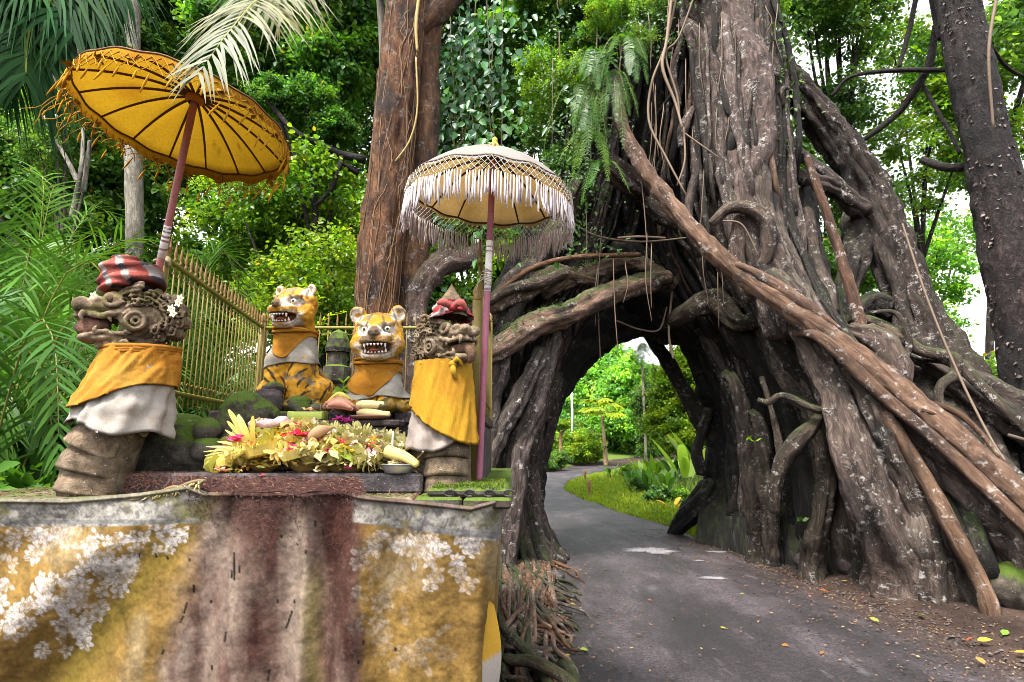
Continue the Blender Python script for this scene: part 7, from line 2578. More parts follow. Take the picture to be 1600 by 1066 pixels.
# faded frond hanging in front of the yellow umbrella
df = empty("faded_palm", gpt(600, 8.2), "palm whose faded silvery frond hangs over the yellow umbrella", "palm")
stem(df, [gpt(600, 8.2), W(600, 300, 8.1), W(590, -40, 7.6), W(520, -190, 5.6), W(452, -240, 4.2)], .06, .04, 'bark_far')
PALE = (.12, .13, .08)
frond(df, [W(452, -240, 4.2), W(440, -60, 3.0), W(385, 15, 2.45), W(345, 66, 2.3), W(304, 124, 2.22)], 50, .46, .0095, PALE, 'dry_palm', seed=51, droop=.45, lift=.0, ang=66, r0=.009, taper0=.42, up=(0.0, -.9, .45), segs=4, rcol=(.25, .27, .09))
frond(df, [W(452, -200, 4.2), W(440, -90, 3.4), W(425, -10, 2.7), W(445, 30, 2.6)], 22, .42, .009, (.16, .165, .09), 'dry_palm', seed=52, droop=.6, lift=-.1, ang=60, r0=.008, taper0=.4, up=(0, -.9, .45))
frond(df, [W(452, -200, 4.2), W(470, -90, 3.6), W(455, -20, 3.2), W(400, 10, 3.0)], 20, .4, .009, (.15, .15, .09), 'dry_palm', seed=53, droop=.7, lift=-.1, ang=60, r0=.008, taper0=.4, up=(0, -.9, .45))


def fern(label, base, fr, col, mat='leaf_light', group=None, nl=34, w=.011, cat="fern", seed=0, L=.14):
    t = empty("fern", base, label, cat, group)
    for k, pts in enumerate(fr):
        frond(t, pts, nl, L, w, np.asarray(col) * gr.uniform(.8, 1.2), mat, seed=seed + k, droop=.15, ang=72, r0=.006, taper0=.08, lift=.05, segs=2)
    return t


b = gpt(375, 6.9)
fern("large bright green fern standing behind the left fence panel", b,
     [[b, W(372 + 3 * k, 560, 6.85), W(372 + a * .6, 470 - h, 6.8), W(372 + a, 445 - h * .6, 6.7)] for k, (a, h) in enumerate([(-70, 0), (-35, 25), (-5, 35), (30, 30), (55, 10), (-95, -40), (75, -30)])], (.10, .2, .02), 'leaf_light', seed=3, L=.2, w=.016)
b = gpt(470, 7.6)
fern("yellow-green fern behind the tall tiger", b, [[b, W(470, 560, 7.5), W(470 + a * .5, 470 - h, 7.4), W(470 + a, 470 - h * .5, 7.3)] for a, h in [(-50, 10), (-20, 30), (25, 20), (50, 0), (70, -30)]], (.13, .2, .02), 'leaf_light', seed=13, L=.2, w=.016)
fspots = [(925, 95, "fern tuft highest on the banyan's left shoulder"), (980, 75, "fern tuft below the top of the banyan's hollow"), (955, 130, "long hanging fern beside the brown diagonal root's top"), (910, 150, "fern hanging left of the long fern on the banyan"),
          (925, 225, "small bright fern low on the banyan's left side"), (940, 270, "lowest fern hanging on the banyan above the pale root")]
for k, (px, py, lab) in enumerate(fspots):
    b = W(px, py, 8.35)
    fr_ = []
    for q in range(9 if k < 4 else 5):
        a = gr.uniform(-65, 50)
        h = gr.uniform(30, 115) if k in (2, 3) else gr.uniform(10, 60)
        fr_.append([b, W(px + a * .4, py - 18, 8.2), W(px + a * .8, py + h * .35, 8.05), W(px + a, py + h, 8.0)])
    fern(lab, b, fr_, (.045, .13, .018) if k != 4 else (.09, .19, .02), 'leaf', seed=40 + 10 * k, L=.12, w=.011, nl=30)

b = W(1004, 536, 10.4)
fern("fern fronds hanging from the arch's ceiling into the bright opening", b, [[b, W(1004 + a * .4, 540, 10.3), W(1004 + a, 548 + h * .4, 10.2), W(1004 + a * 1.1, 548 + h, 10.2)] for a, h in ((-14, 50), (4, 60), (16, 42), (-4, 38))], (.045, .12, .02), 'leaf', seed=141, L=.13, w=.012, nl=26)
# ------------------------------------------------------------------ through the arch
HAZ = "trees beyond the arch"
for (lab, bx, d, blobs, kind, mat, r0, sq) in [
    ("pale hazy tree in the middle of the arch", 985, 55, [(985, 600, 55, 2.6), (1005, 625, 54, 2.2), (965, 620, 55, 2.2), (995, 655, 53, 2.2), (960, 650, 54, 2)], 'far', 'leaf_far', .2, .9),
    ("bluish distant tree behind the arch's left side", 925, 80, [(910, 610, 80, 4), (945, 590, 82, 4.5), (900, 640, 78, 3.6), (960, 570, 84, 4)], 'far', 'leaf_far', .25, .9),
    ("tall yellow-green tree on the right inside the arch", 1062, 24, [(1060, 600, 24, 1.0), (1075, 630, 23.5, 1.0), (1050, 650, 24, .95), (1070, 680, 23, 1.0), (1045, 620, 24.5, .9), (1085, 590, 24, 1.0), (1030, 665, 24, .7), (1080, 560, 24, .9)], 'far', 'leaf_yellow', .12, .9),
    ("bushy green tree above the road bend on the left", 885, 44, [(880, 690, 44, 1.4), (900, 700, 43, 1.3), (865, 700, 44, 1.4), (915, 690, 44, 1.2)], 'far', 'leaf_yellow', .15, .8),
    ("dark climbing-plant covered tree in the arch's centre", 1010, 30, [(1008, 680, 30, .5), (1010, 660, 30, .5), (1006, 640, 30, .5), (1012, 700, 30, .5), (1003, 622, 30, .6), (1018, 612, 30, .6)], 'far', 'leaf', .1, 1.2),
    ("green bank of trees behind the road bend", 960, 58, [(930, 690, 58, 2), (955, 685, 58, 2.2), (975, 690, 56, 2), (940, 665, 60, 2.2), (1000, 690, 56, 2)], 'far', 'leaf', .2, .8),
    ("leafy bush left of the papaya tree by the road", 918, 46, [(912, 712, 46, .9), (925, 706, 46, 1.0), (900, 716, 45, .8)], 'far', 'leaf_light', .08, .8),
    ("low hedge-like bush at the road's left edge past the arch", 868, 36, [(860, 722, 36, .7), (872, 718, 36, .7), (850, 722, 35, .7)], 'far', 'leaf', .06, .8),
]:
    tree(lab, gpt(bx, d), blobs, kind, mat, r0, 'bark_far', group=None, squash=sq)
# papaya tree
pt = empty("papaya_tree", gpt(946, 42), "slender papaya tree with an umbrella crown beside the road bend", "tree")
stem(pt, [gpt(946, 42), W(944, 690, 42), W(941, 650, 42)], .16, .1, 'bark_far', col=(1.1, .85, .55))
for k in range(16):
    a = k * 2.4
    p = W(941, 648, 42)
    e = p + np.array((math.cos(a) * gr.uniform(.8, 1.5), math.sin(a) * gr.uniform(.8, 1.5), gr.uniform(-.3, 1.2)))
    mb = MB()
    mb.tube([p, (p + e) / 2 + (0, 0, .25), e], [.03, .02, .015], 4, (.1, .13, .03))
    n = 7
    aa = np.linspace(-1.4, 1.4, n) + a
    mb.leaves(np.tile(e, (n, 1)), np.column_stack([np.cos(aa), np.sin(aa), -.35 + 0 * aa]), np.tile((0, 0, 1.0), (n, 1)), .75, .16, np.array((.12, .19, .03)) * gr.uniform(.7, 1.3))
    mb.build("leaf", M['leaf_light'], pt)
stk = empty("thin_tree", gpt(876, 37), "thin orange-brown sapling with few twigs left of the road bend", "tree")
stem(stk, [gpt(876, 37), W(876, 690, 37), W(877, 675, 37)], .13, .08, 'bark_far', col=(1.2, .8, .45))
for e in ((866, 672), (890, 668), (870, 662), (884, 660)):
    stem(stk, [W(877, 680, 37), W((877 + e[0]) / 2, 672, 37), W(*e, 37)], .05, .02, 'bark_far', "branch")
foliage(stk, W(876, 664, 37), .55, 'far', 'leaf_yellow', .6)
tk = empty("bare_trunk", gpt(1006, 29), "pale slender bare trunk right of the creeper-clad tree", "tree")
stem(tk, [gpt(1008, 29), W(1008, 680, 29), W(1005, 600, 29), W(1004, 570, 29)], .07, .05, 'bark_far')
lp = empty("street_lamp", gpt(895, 60), "far grey street lamp standing by the road bend", "street lamp")
mb = MB()
mb.tube([gpt(895, 60), W(894, 640, 60), W(893, 612, 60)], [.16, .13, .1], 8, (.5, .5, .5))
mb.build("pole", M['plain'], lp)
mb = MB()
mb.tube([W(893, 614, 60), W(888, 606, 60), W(881, 607, 60)], [.07, .07, .12], 6, (.45, .45, .45))
mb.build("lamp_head", M['plain'], lp)
# street lamp arm at the left
ul = empty("street_lamp", gpt(-30, 9), "white street lamp on a thin arm left of the yellow umbrella", "street lamp")
mb = MB()
mb.tube([gpt(-30, 9), W(-30, 400, 9), W(-30, 230, 9)], .04, 8, (.6, .6, .6), n=8)
mb.build("pole", M['plain'], ul)
mb = MB()
mb.tube([W(-30, 225, 9), W(20, 205, 8.7), W(62, 188, 8.5)], .014, 6, (.7, .7, .7), n=10)
mb.build("arm", M['plain'], ul)
mb = MB()
mb.ball(W(78, 184, 8.4), (.13, .06, .045), 14, 8, (.75, .75, .78), rot('Y', -14))
mb.build("lamp_head", M['plain'], ul)

# banana-like plants on the verge


def broad_plant(label, base, n, L, w, col, seed, up=1.0, mat='palm', cat="plant"):
    r = np.random.default_rng(seed)
    base = np.asarray(base, float)
    t = empty("broad_leaf_plant", base, label, cat, "broad-leaved plants on the verge")
    for k in range(n):
        a = 2.4 * k + r.normal(0, .3)
        mb = MB()
        s = base + (math.cos(a) * .06, math.sin(a) * .06, 0)
        e = s + np.array((math.cos(a) * .18, math.sin(a) * .18, L * .45 * r.uniform(.7, 1.1) * up))
        c = np.asarray(col) * r.uniform(.7, 1.3)
        mb.tube([s, e], [.018, .012], 6, c * .8, n=5)
        mb.blades(e[None], np.array([(math.cos(a) * .6, math.sin(a) * .6, 1.0 * up)]), np.array([(-math.cos(a), -math.sin(a), .7)]), L * r.uniform(.7, 1.1), w, r.uniform(.15, .5), c, 6)
        mb.build("leaf", M[mat], t)
    return t


for k, (px, py, n, L, w, col, lab, mat) in enumerate([
    (1012, 776, 11, 1.0, .11, (.05, .13, .025), "bright broad-leaved plant in the middle of the verge", 'leaf'), (1040, 782, 10, 1.05, .12, (.06, .14, .03), "broad-leaved plant right of the bright middle plant", 'leaf'), (985, 765, 9, .8, .09, (.04, .12, .02), "smaller broad-leaved plant nearest the road bend", 'leaf'),
    (1072, 785, 8, 1.9, .17, (.09, .17, .07), "tall banana plant with grey-green leaves by the arch's right foot", 'leaf_light'), (1090, 775, 8, 2.2, .18, (.09, .16, .08), "tallest banana plant pressed against the arch's right foot", 'leaf_light'), (1025, 760, 9, 1.2, .12, (.06, .14, .03), "broad-leaved plant behind the middle one", 'leaf_light'),
    (1055, 768, 9, 1.3, .12, (.05, .12, .025), "dark broad-leaved plant behind the tall banana plants", 'leaf'), (955, 752, 8, .7, .07, (.05, .12, .02), "spiky plant by the far road edge", 'leaf'), (1003, 752, 9, 1.0, .1, (.07, .14, .03), "pale broad-leaved plant at the back of the verge", 'leaf_light')]):
    broad_plant(lab, G(px, py) + (0, 0, .08), n, L, w, col, 300 + k, mat=mat)
yp = broad_plant("plant with drooping yellowed leaves at the verge's right end", G(1052, 800) + (0, 0, .08), 4, .75, .07, (.4, .26, .03), 321, .35, 'petal')
for k, (px, py, r, lab) in enumerate([(1000, 775, .42, "round dark shrub in the verge under the middle plants"), (1035, 790, .4, "dark shrub below the tall banana plants"), (985, 752, .5, "light shrub behind the smaller plants"), (1062, 792, .35, "shrub between yellow leaves and arch foot"), (1020, 745, .6, "pale shrub at the back of the verge")]):
    p = G(px, py)
    s = empty("shrub", p, lab, "shrub", "shrubs on the verge")
    stem(s, [p, p + (0, 0, r * .7)], .03, .02)
    foliage(s, p + (0, 0, r * .7), r, 'big' if k % 2 else 'mid', 'leaf' if k < 2 else 'leaf_light')
# undergrowth left of the fence and at the right
for k, (px, d, z, r, kind, mat, lab) in enumerate([(-40, 3.9, 1.0, .6, 'big', 'leaf_dark', "dark bush at the lower left corner behind the altar's rim"), (60, 4.4, .9, .6, 'big', 'leaf_dark', "glossy dark bush under the left dragon's snout"), (20, 5, 1.5, .7, 'big', 'leaf', "green bush between the left palms"),
                                                    (200, 6.6, 1.6, .8, 'mid', 'leaf', "bush behind the left dragon's back"), (310, 7.5, 1.5, .9, 'mid', 'leaf_light', "light bush seen through the left fence bars"), (430, 8, 1.6, 1.0, 'mid', 'leaf_light', "light green bush behind the corner fence post"),
                                                    (520, 7.6, 1.9, .6, 'big', 'leaf', "leafy bush between the two tigers"), (640, 8.5, 1.6, .8, 'mid', 'leaf_dark', "dark bush behind the right tiger and the right dragon"), (720, 9.8, 2.0, .8, 'mid', 'leaf_dark', "dark bush left of the arch's left foot"),
                                                    (1560, 10, 1.2, .8, 'mid', 'leaf_light', "light green bush under the roots at the right edge"), (1480, 11.5, 2.2, .9, 'big', 'leaf', "bush behind the leaning stem's foot"), (1400, 12, 2.6, .9, 'big', 'leaf', "broad-leaved bush in the loop of the leaning stem"),
                                                    (1600, 12, 2.4, 1.0, 'open', 'leaf_light', "open bush behind the black trunk's foot"), (1330, 11, 3.2, .6, 'big', 'leaf', "leafy bush beside the burl behind the diagonal roots")]):
    p = gpt(px, d)
    s = empty("bush", p, lab, "bush", "undergrowth")
    stem(s, [p, p + (0, 0, z)], .04, .02)
    foliage(s, p + (0, 0, z), r, kind, mat)
    foliage(s, p + (gr.normal(0, .3), gr.normal(0, .3), z * .45), r, kind, mat)
areca("small palm at the right between leaning stem and black trunk", gpt(1510, 12.5), 11, 3.0, (0, -.1, 0), LG, 8, .5, leaf=.6)

# grass and ground cover on the verge
r_ = np.random.default_rng(71)
N = 26000
y = r_.uniform(11.6, 34, N)
x = np.interp(y, ROAD_R[:, 1], ROAD_R[:, 0]) + np.abs(r_.normal(0, 1.5, N)) * np.interp(y, [11, 14, 30], [.35, 1, 1.6]) + .02 + .12 * fbm(np.column_stack([y, y * 0, y * 0]), 2.2, 2, 3)
z = ground_z(x, y)
mb = MB()
g = np.array((.085, .155, .018)) * r_.uniform(.5, 1.5, N)[:, None] * np.where(r_.random(N)[:, None] < .12, np.array((1.8, 1.1, .8)), 1)
mb.leaves(np.column_stack([x, y, z - .01]), np.column_stack([r_.normal(0, .6, (N, 2)), np.ones(N)]), np.column_stack([r_.normal(0, 1, (N, 2)), 0 * y + .3]), r_.uniform(.05, .14, N), r_.uniform(.006, .014, N) * (1 + (y - 11) / 14), g, simple=True)
tag(mb.build("grass", M['leaf_light']), "short green grass along the road's inner verge", "grass", kind='stuff')
N = 9000
y = r_.uniform(16, 40, N)
x = np.interp(y, ROAD_L[:, 1], ROAD_L[:, 0]) - np.abs(r_.normal(0, 1.2, N)) - .05
z = ground_z(x, y)
mb = MB()
g = np.array((.08, .145, .018)) * r_.uniform(.5, 1.4, N)[:, None]
mb.leaves(np.column_stack([x, y, z - .01]), np.column_stack([r_.normal(0, .6, (N, 2)), np.ones(N)]), np.column_stack([r_.normal(0, 1, (N, 2)), 0 * y + .3]), r_.uniform(.06, .18, N), r_.uniform(.014, .03, N), g, simple=True)
tag(mb.build("grass", M['leaf']), "green ground cover on the road's outer side past the arch", "grass", kind='stuff')
# ------------------------------------------------------------------ offerings
PALM = np.array([(.58, .52, .22), (.60, .56, .30), (.46, .49, .16), (.60, .50, .16), (.50, .42, .20)]) * .8
r_ = np.random.default_rng(90)


def strip(mb, pts, w, nrm, col):
    """a flat ribbon through points"""
    P = spline(np.asarray(pts, float), 9)
    T = unit(np.gradient(P, axis=0))
    s = unit(np.cross(T, np.asarray(nrm, float)))
    ww = w * np.array([.7, .95, 1, 1, 1, 1, .95, .8, .35])[:, None]
    V = np.concatenate([P + s * ww, P - s * ww], 0)
    i = np.arange(8)
    mb.add(V, [np.stack([i, i + 1, i + 10, i + 9], -1)], col)


def petals(mb, c, n, s, col):
    d = np.column_stack([r_.normal(0, 1, (n, 2)), r_.uniform(0, .7, n)])
    mb.leaves(np.asarray(c) + r_.normal(0, s * .4, (n, 3)) * (1, 1, .3), d, np.column_stack([r_.normal(0, .5, (n, 2)), np.ones(n)]), s, s * .38, np.asarray(col) * r_.uniform(.7, 1.2, n)[:, None], fold=.3)


def make_offering(kind, seed):
    root_ = empty("palm_leaf_offering", (0, 0, 0))
    r = np.random.default_rng(seed)
    a = .042
    base = PALM[seed % 5]
    mb = MB()
    if kind in (0, 1):                                    # woven square tray with flared leaf tips
        for k in range(4):
            R = rot('Z', 90 * k)
            n = 6
            for q in range(n):
                x = -a + (q + .5) * 2 * a / n
                pts = np.array([(x, -a * .8, .0), (x, -a, .012), (x * 1.08, -a * 1.15, .028), (x * 1.15 + r.normal(0, .003), -a * 1.35 - r.uniform(0, .012), .036 + r.normal(0, .005))]) @ R.T
                strip(mb, pts, .0075, R @ np.array((0, -1, .4)), base * r.uniform(.75, 1.15))
        for q in range(6):
            x = -a + (q + .5) * 2 * a / 6
            strip(mb, [(x, -a, .002 + .002 * (q % 2)), (x, 0, .004), (x, a, .002)], .008, (0, 0, 1), base * r.uniform(.7, 1))
        mb.build("tray", M['palmstrip'], root_)
        mb = MB()
        for q in range(5):
            an = r.uniform(0, 6.28)
            strip(mb, [(0, 0, .012), (.02 * math.cos(an), .02 * math.sin(an), .03), (.034 * math.cos(an), .034 * math.sin(an), .022)], .009, (math.sin(an), -math.cos(an), .5), PALM[int(r.integers(5))] * r.uniform(.7, 1.1))
        mb.build("leaf_fold", M['palmstrip'], root_)
    elif kind == 2:                                       # layered shell of curled strips
        for q in range(9):
            an = -1.5 + 3.0 * q / 8
            h = .016 + .014 * math.sin(q * 1.9)
            strip(mb, [(0, .02, .004), (.03 * math.sin(an), .02 - .035 * math.cos(an), h + .012), (.056 * math.sin(an), .02 - .062 * math.cos(an), h * .5 + .008), (.06 * math.sin(an), .02 - .055 * math.cos(an), .0)], .0115, (math.cos(an), math.sin(an), .35), base * r.uniform(.7, 1.2))
        mb.build("leaf_shell", M['palmstrip'], root_)
    elif kind == 3:                                       # bow of wide loops
        for q in range(6):
            an = q * 1.05 + r.normal(0, .2)
            c, s = math.cos(an), math.sin(an)
            strip(mb, [(0, 0, .008), (.035 * c, .035 * s, .034), (.062 * c, .062 * s, .02), (.04 * c, .04 * s, .004), (.01 * c, .01 * s, .01)], .014, (-s * .3, c * .3, 1), base * r.uniform(.7, 1.2))
        mb.build("leaf_loop", M['palmstrip'], root_)
    else:                                                 # pleated fan
        n = 11
        for q in range(n):
            an = -1.05 + 2.1 * q / (n - 1)
            strip(mb, [(0, .03, .006), (.04 * math.sin(an), .03 - .045 * math.cos(an), .014 + .006 * (q % 2)), (.075 * math.sin(an), .03 - .085 * math.cos(an), .02 + .01 * (q % 2))], .0085, (0, .25, 1), base * r.uniform(.75, 1.15))
        mb.build("leaf_fan", M['palmstrip'], root_)
    fc = [(.75, .70, .62), (.62, .05, .24), (.65, .42, .04), (.55, .09, .07), (.72, .42, .52)][seed % 5]
    mb = MB()
    petals(mb, (0, 0, .026), 9, .026, fc)
    mb.build("petals", M['petal'], root_)
    return root_


protos = [(k, make_offering(k, s)) for k, s in ((0, 0), (1, 6), (2, 2), (3, 8), (4, 4), (2, 5), (3, 1), (0, 9), (4, 7))]
KN = ["square woven palm-leaf tray with flared tips", "square woven tray with pink petals", "layered shell of curled palm strips", "bow of wide palm-leaf loops", "pleated palm-leaf fan"]


def heap_z(px, d):
    h = np.interp(px, [335, 360, 400, 470, 530, 600, 640, 665], [.0, .09, .21, .25, .19, .14, .08, 0])
    return SLZ + h * np.interp(d, [3.22, 3.3, 3.45, 3.6, 3.8], [.25, .5, .85, 1, .9])


spots = []
rr = np.random.default_rng(15)
tries = 0
while len(spots) < 118 and tries < 6000:
    tries += 1
    d = 3.245 + .42 * rr.random() ** 1.25
    px = rr.uniform(345, 600 if d < 3.4 else 640)
    if px > 590 and d < 3.36:
        continue
    p = W(px, 700, d)
    p[2] = heap_z(px, d)
    if all(np.linalg.norm(p - q[0]) > .058 for q in spots):
        spots.append((p, px, d))
ORD = ["first", "second", "third", "fourth", "fifth", "sixth", "seventh", "eighth", "ninth", "tenth", "eleventh", "twelfth", "thirteenth", "fourteenth", "fifteenth", "sixteenth", "seventeenth", "eighteenth", "nineteenth", "twentieth", "twenty-first"]
used = {}
placed = []
for i, (p, px, d) in enumerate(spots):
    k = int(rr.integers(len(protos)))
    kind, pr = protos[k]
    o = pr if k not in used else copy_tree(pr)
    used[k] = 1
    o.location = p + (0, 0, .004)
    sc = rr.uniform(1.2, 1.75)
    o.scale = (sc, sc, sc * 1.1)
    o.rotation_euler = (rr.normal(.35, .3), rr.normal(0, .3), rr.normal(0, 1.0))
    placed.append((o, kind, "front" if d < 3.33 else ("middle" if d < 3.48 else "back"), px))
for kind in range(5):
    for row in ("front", "middle", "back"):
        L = sorted([q for q in placed if q[1] == kind and q[2] == row], key=lambda q: q[3])
        for j, q in enumerate(L):
            tag(q[0], KN[kind] + ", " + ORD[j] + " from left in the heap's " + row + " row", "offering", "palm-leaf offerings heaped on the slab")
for k, (kind, pr) in enumerate(protos):
    if k not in used:
        for ch in list(pr.children):
            bpy.data.objects.remove(ch)
        bpy.data.objects.remove(pr)
# filling under the heap: old leaves and petals that nobody could count
N = 1300
px = rr.uniform(338, 655, N)
d = rr.uniform(3.225, 3.68, N)
P = np.array([W(a, 700, b) for a, b in zip(px, d)])
P[:, 2] = heap_z(px, d) - .015 + rr.uniform(-.02, .02, N)
P[:, 2] = np.maximum(P[:, 2], SLZ + .004)
mb = MB()
cols = np.concatenate([PALM, [(.3, .2, .08), (.2, .12, .05), (.6, .06, .25), (.62, .4, .05), (.7, .65, .6)]])
mb.leaves(P, np.column_stack([rr.normal(0, 1, (N, 2)), rr.normal(0, .25, N)]), np.column_stack([rr.normal(0, .5, (N, 2)), np.ones(N)]), rr.uniform(.02, .07, N), rr.uniform(.006, .014, N),
          cols[rr.choice(10, N, p=[.2, .2, .15, .17, .1, .04, .02, .05, .04, .03])] * rr.uniform(.6, 1.1, N)[:, None])
# solid core so that nothing is hollow
for q in range(26):
    a, b = rr.uniform(365, 640), rr.uniform(3.32, 3.62)
    c = W(a, 700, b)
    c[2] = (heap_z(a, b) + SLZ) / 2 - .02
    mb.ball(c, (.075, .06, max(.02, (heap_z(a, b) - SLZ) * .42)), 10, 6, (.22, .15, .06), lump=.3, seed=q)
tag(mb.build("offering_litter", M['petal']), "loose palm strips and petals between the heaped offerings", "litter", kind='stuff')


def thing1(name, mb, mat, label, cat, group=None, smooth_=True):
    return tag(mb.build(name, M[mat] if isinstance(mat, str) else mat, None, smooth_), label, cat, group)


# bundle of palm strips fanning to the left
bs = empty("palm_strip_bundle", W(395, 705, 3.32), "bundle of pale yellow palm-leaf strips fanning out at the heap's left end", "palm strips")
for k, (ex, ey, w) in enumerate([(357, 640, .016), (372, 648, .018), (378, 660, .012), (355, 658, .012), (340, 690, .008), (322, 698, .006), (318, 706, .005), (324, 716, .006), (320, 712, .004), (328, 722, .005), (345, 700, .01), (395, 650, .014), (352, 672, .008), (330, 705, .005), (440, 700, .011)]):
    mb = MB()
    c0, c1 = W(398, 708, 3.33), W(ex, ey, 3.28)
    mid_ = (c0 + c1) / 2 + (0, -.02, .015)
    strip(mb, [c0, mid_, c1], w, (.1, -1, .5), PALM[k % 4] * rr.uniform(.85, 1.1))
    mb.build("strip", M['palmstrip'], bs)
mb = MB()
for k, (px, py, d) in enumerate([(368, 688, 3.26), (372, 684, 3.25)]):
    petals(mb, W(px, py, d), 16, .032, (.62, .06, .36))
thing1("magenta_flower", mb, 'petal', "bright magenta flower on the heap's upper left", "flower")
for (px, py, d, col, n, s, lab) in [(371, 707, 3.24, (.68, .45, .04), 14, .03, "yellow marigold bloom low on the heap's left end"), (462, 678, 3.3, (.62, .05, .16), 26, .035, "pile of red and pink petals at the top of the heap"), (533, 700, 3.26, (.7, .46, .03), 16, .03, "yellow marigold bloom in the heap's middle"),
                                    (555, 692, 3.3, (.74, .6, .68), 12, .03, "pale lilac flower right of the heap's middle"), (545, 732, 3.22, (.6, .06, .3), 12, .024, "magenta petals at the slab's edge under the heap"), (400, 712, 3.23, (.55, .07, .1), 14, .026, "dark red petals on the heap's left side"),
                                    (345, 734, 3.22, (.75, .35, .42), 14, .026, "pink petals on the slab left of the heap"), (408, 744, 3.19, (.65, .12, .3), 8, .022, "pink petals on the slab's front edge"), (530, 655, 3.72, (.6, .07, .42), 26, .03, "magenta petals on the step under the clay coloured bundle"),
                                    (482, 640, 3.8, (.75, .5, .52), 14, .03, "pale pink petals above the green tray"), (497, 737, 3.22, (.74, .68, .6), 12, .024, "white petals at the heap's front")]:
    mb = MB()
    petals(mb, W(px, py, d), n, s, col)
    if n > 20:
        petals(mb, W(px + 12, py + 3, d), n, s, np.array(col) * .9)
    thing1("petal_cluster", mb, 'petal', lab, "petals")
# green leaf tray
mb = MB()
a, b = W(446, 655, 3.72), W(501, 655, 3.72)
z0 = a[2]
for (x0, y0, x1, y1) in ((a[0], 3.74, b[0], 3.752), (a[0], 3.86, b[0], 3.872)):
    mb.box((x0, y0, z0), (x1, y1, z0 + .05), (.36, .42, .09), .003)
for x in (a[0], b[0] - .012):
    mb.box((x, 3.7525, z0), (x + .012, 3.8595, z0 + .055), (.33, .40, .08), .003)
mb.box((a[0] + .0125, 3.753, z0 + .003), (b[0] - .0125, 3.859, z0 + .012), (.2, .2, .08))
thing1("leaf_tray", mb, 'plain', "long light green leaf tray on the step before the tall tiger", "tray")
# clay coloured bundle, leaf rolls, plate, bag
mb = MB()
for k in range(5):
    p0, p1 = W(505 + 2 * k, 636 - 3 * (k % 3), 3.78 - .02 * k), W(560 - 3 * k, 640 - 2.5 * (k % 3), 3.76 - .02 * k)
    mb.tube([p0, (p0 + p1) / 2 + (0, 0, .022), p1], [.012, .026, .01], 9, np.array((.42, .2, .14)) * (.8 + .1 * k), .15, 4, .2, n=16)
thing1("leaf_bundle", mb, 'plain', "reddish brown wrapped bundle on the step between the tigers", "bundle")
mb = MB()
for k, (q0, q1, q2) in enumerate([((512, 628), (530, 616), (548, 624)), ((520, 624), (536, 618), (545, 628))]):
    mb.tube([W(*q0, 3.8), W(*q1, 3.79), W(*q2, 3.8)], [.008, .018, .008], 8, (.5, .42, .1), n=12)
thing1("banana", mb, 'plain', "small yellow bananas on top of the reddish bundle", "bananas")
for k, (px0, py0, px1, py1, lab) in enumerate([(556, 634, 600, 633, "upper pale yellow leaf roll beside the right tiger's paw"), (558, 645, 608, 648, "lower pale yellow leaf roll on the brown plate")]):
    p0, p1 = W(px0, py0, 3.84), W(px1, py1, 3.84)
    mb = MB()
    mb.tube([p0, p0 * .7 + p1 * .3 + (0, 0, .006), p1], [.018, .03, .022], 10, (.58, .5, .24), .12, 5, .08, n=18)
    thing1("leaf_roll", mb, 'plain', lab, "leaf roll", "pale leaf rolls on the step")
mb = MB()
c = W(578, 655, 3.8)
mb.lathe(c, [(0, 0), (.10, .0), (.128, .014), (.132, .022), (.126, .02), (.1, .008), (0, .006)], 26, (.25, .12, .1))
thing1("plate", mb, 'plain', "reddish brown plate on the step under the leaf rolls", "plate")
mb = MB()
V, Q = surface(lambda P: su(sd_ell(P, W(415, 662, 3.5), (.105, .06, .032)), sd_ell(P, W(440, 660, 3.48), (.05, .05, .035)), .02) + .014 * fbm(P, 26, 3, 3).astype(np.float32), W(380, 690, 3.5) - (.05, .1, .03), W(465, 640, 3.5) + (.05, .1, .06), .006)
mb.add(V, [Q], (.62, .42, .42))
thing1("plastic_bag", mb, 'paint', "crumpled pinkish plastic bag behind the heap, left of the green tray", "bag")
mb = MB()
p0, p1 = W(478, 688, 3.3), W(520, 668, 3.36)
mb.tube([p0, (p0 + p1) / 2 + (0, -.01, .012), p1], [.012, .034, .006], 10, (.32, .19, .1), .15, 4, .15, n=16)
thing1("brown_leaf", mb, 'plain', "curled brown dry leaf at the top of the heap", "leaf")
mb = MB()
c0, c1 = W(518, 700, 3.22), W(563, 722, 3.21)
V = spline([c0, (c0 + c1) / 2 + (0, -.02, .0), c1], 9)
mb.leaves(c0[None], (c1 - c0)[None], np.array([(0.1, -.6, .8)]), np.linalg.norm(c1 - c0), .03, (.25, .33, .05))
thing1("green_leaf", mb, 'palmstrip', "single olive green leaf lying on the heap's front", "leaf")
# aluminium bowl with roll, candle and sticks
bowl = empty("metal_bowl", W(623, 740, 3.26), "shallow aluminium bowl at the heap's right end", "bowl")
c = W(623, 740, 3.26)
c[2] = SLZ + .001
mb = MB()
mb.lathe(c, [(0, .0), (.078, .0), (.092, .03), (.102, .045), (.108, .047), (.107, .049), (.098, .046), (.088, .03), (.074, .005), (0, .004)], 36, (.62, .62, .64))
mb.build("dish", M['metal'], bowl)
mb = MB()
mb.tube([W(605, 705, 3.26), W(632, 714, 3.22), W(652, 726, 3.2)], [.036, .028, .022], 12, (.56, .43, .14), .1, 5, .1, n=16)
thing1("leaf_cone", mb, 'plain', "rolled yellow leaf cone lying in the metal bowl", "leaf roll")
mb = MB()
mb.tube([W(613, 700, 3.27), W(614, 674, 3.27)], .0055, 8, (.75, .72, .62), n=4)
mb.tube([W(614, 674, 3.27), W(614.4, 671, 3.27)], .0012, 4, (.08, .06, .05))
thing1("candle", mb, 'plain', "thin white candle standing in the metal bowl", "candle")
mb = MB()
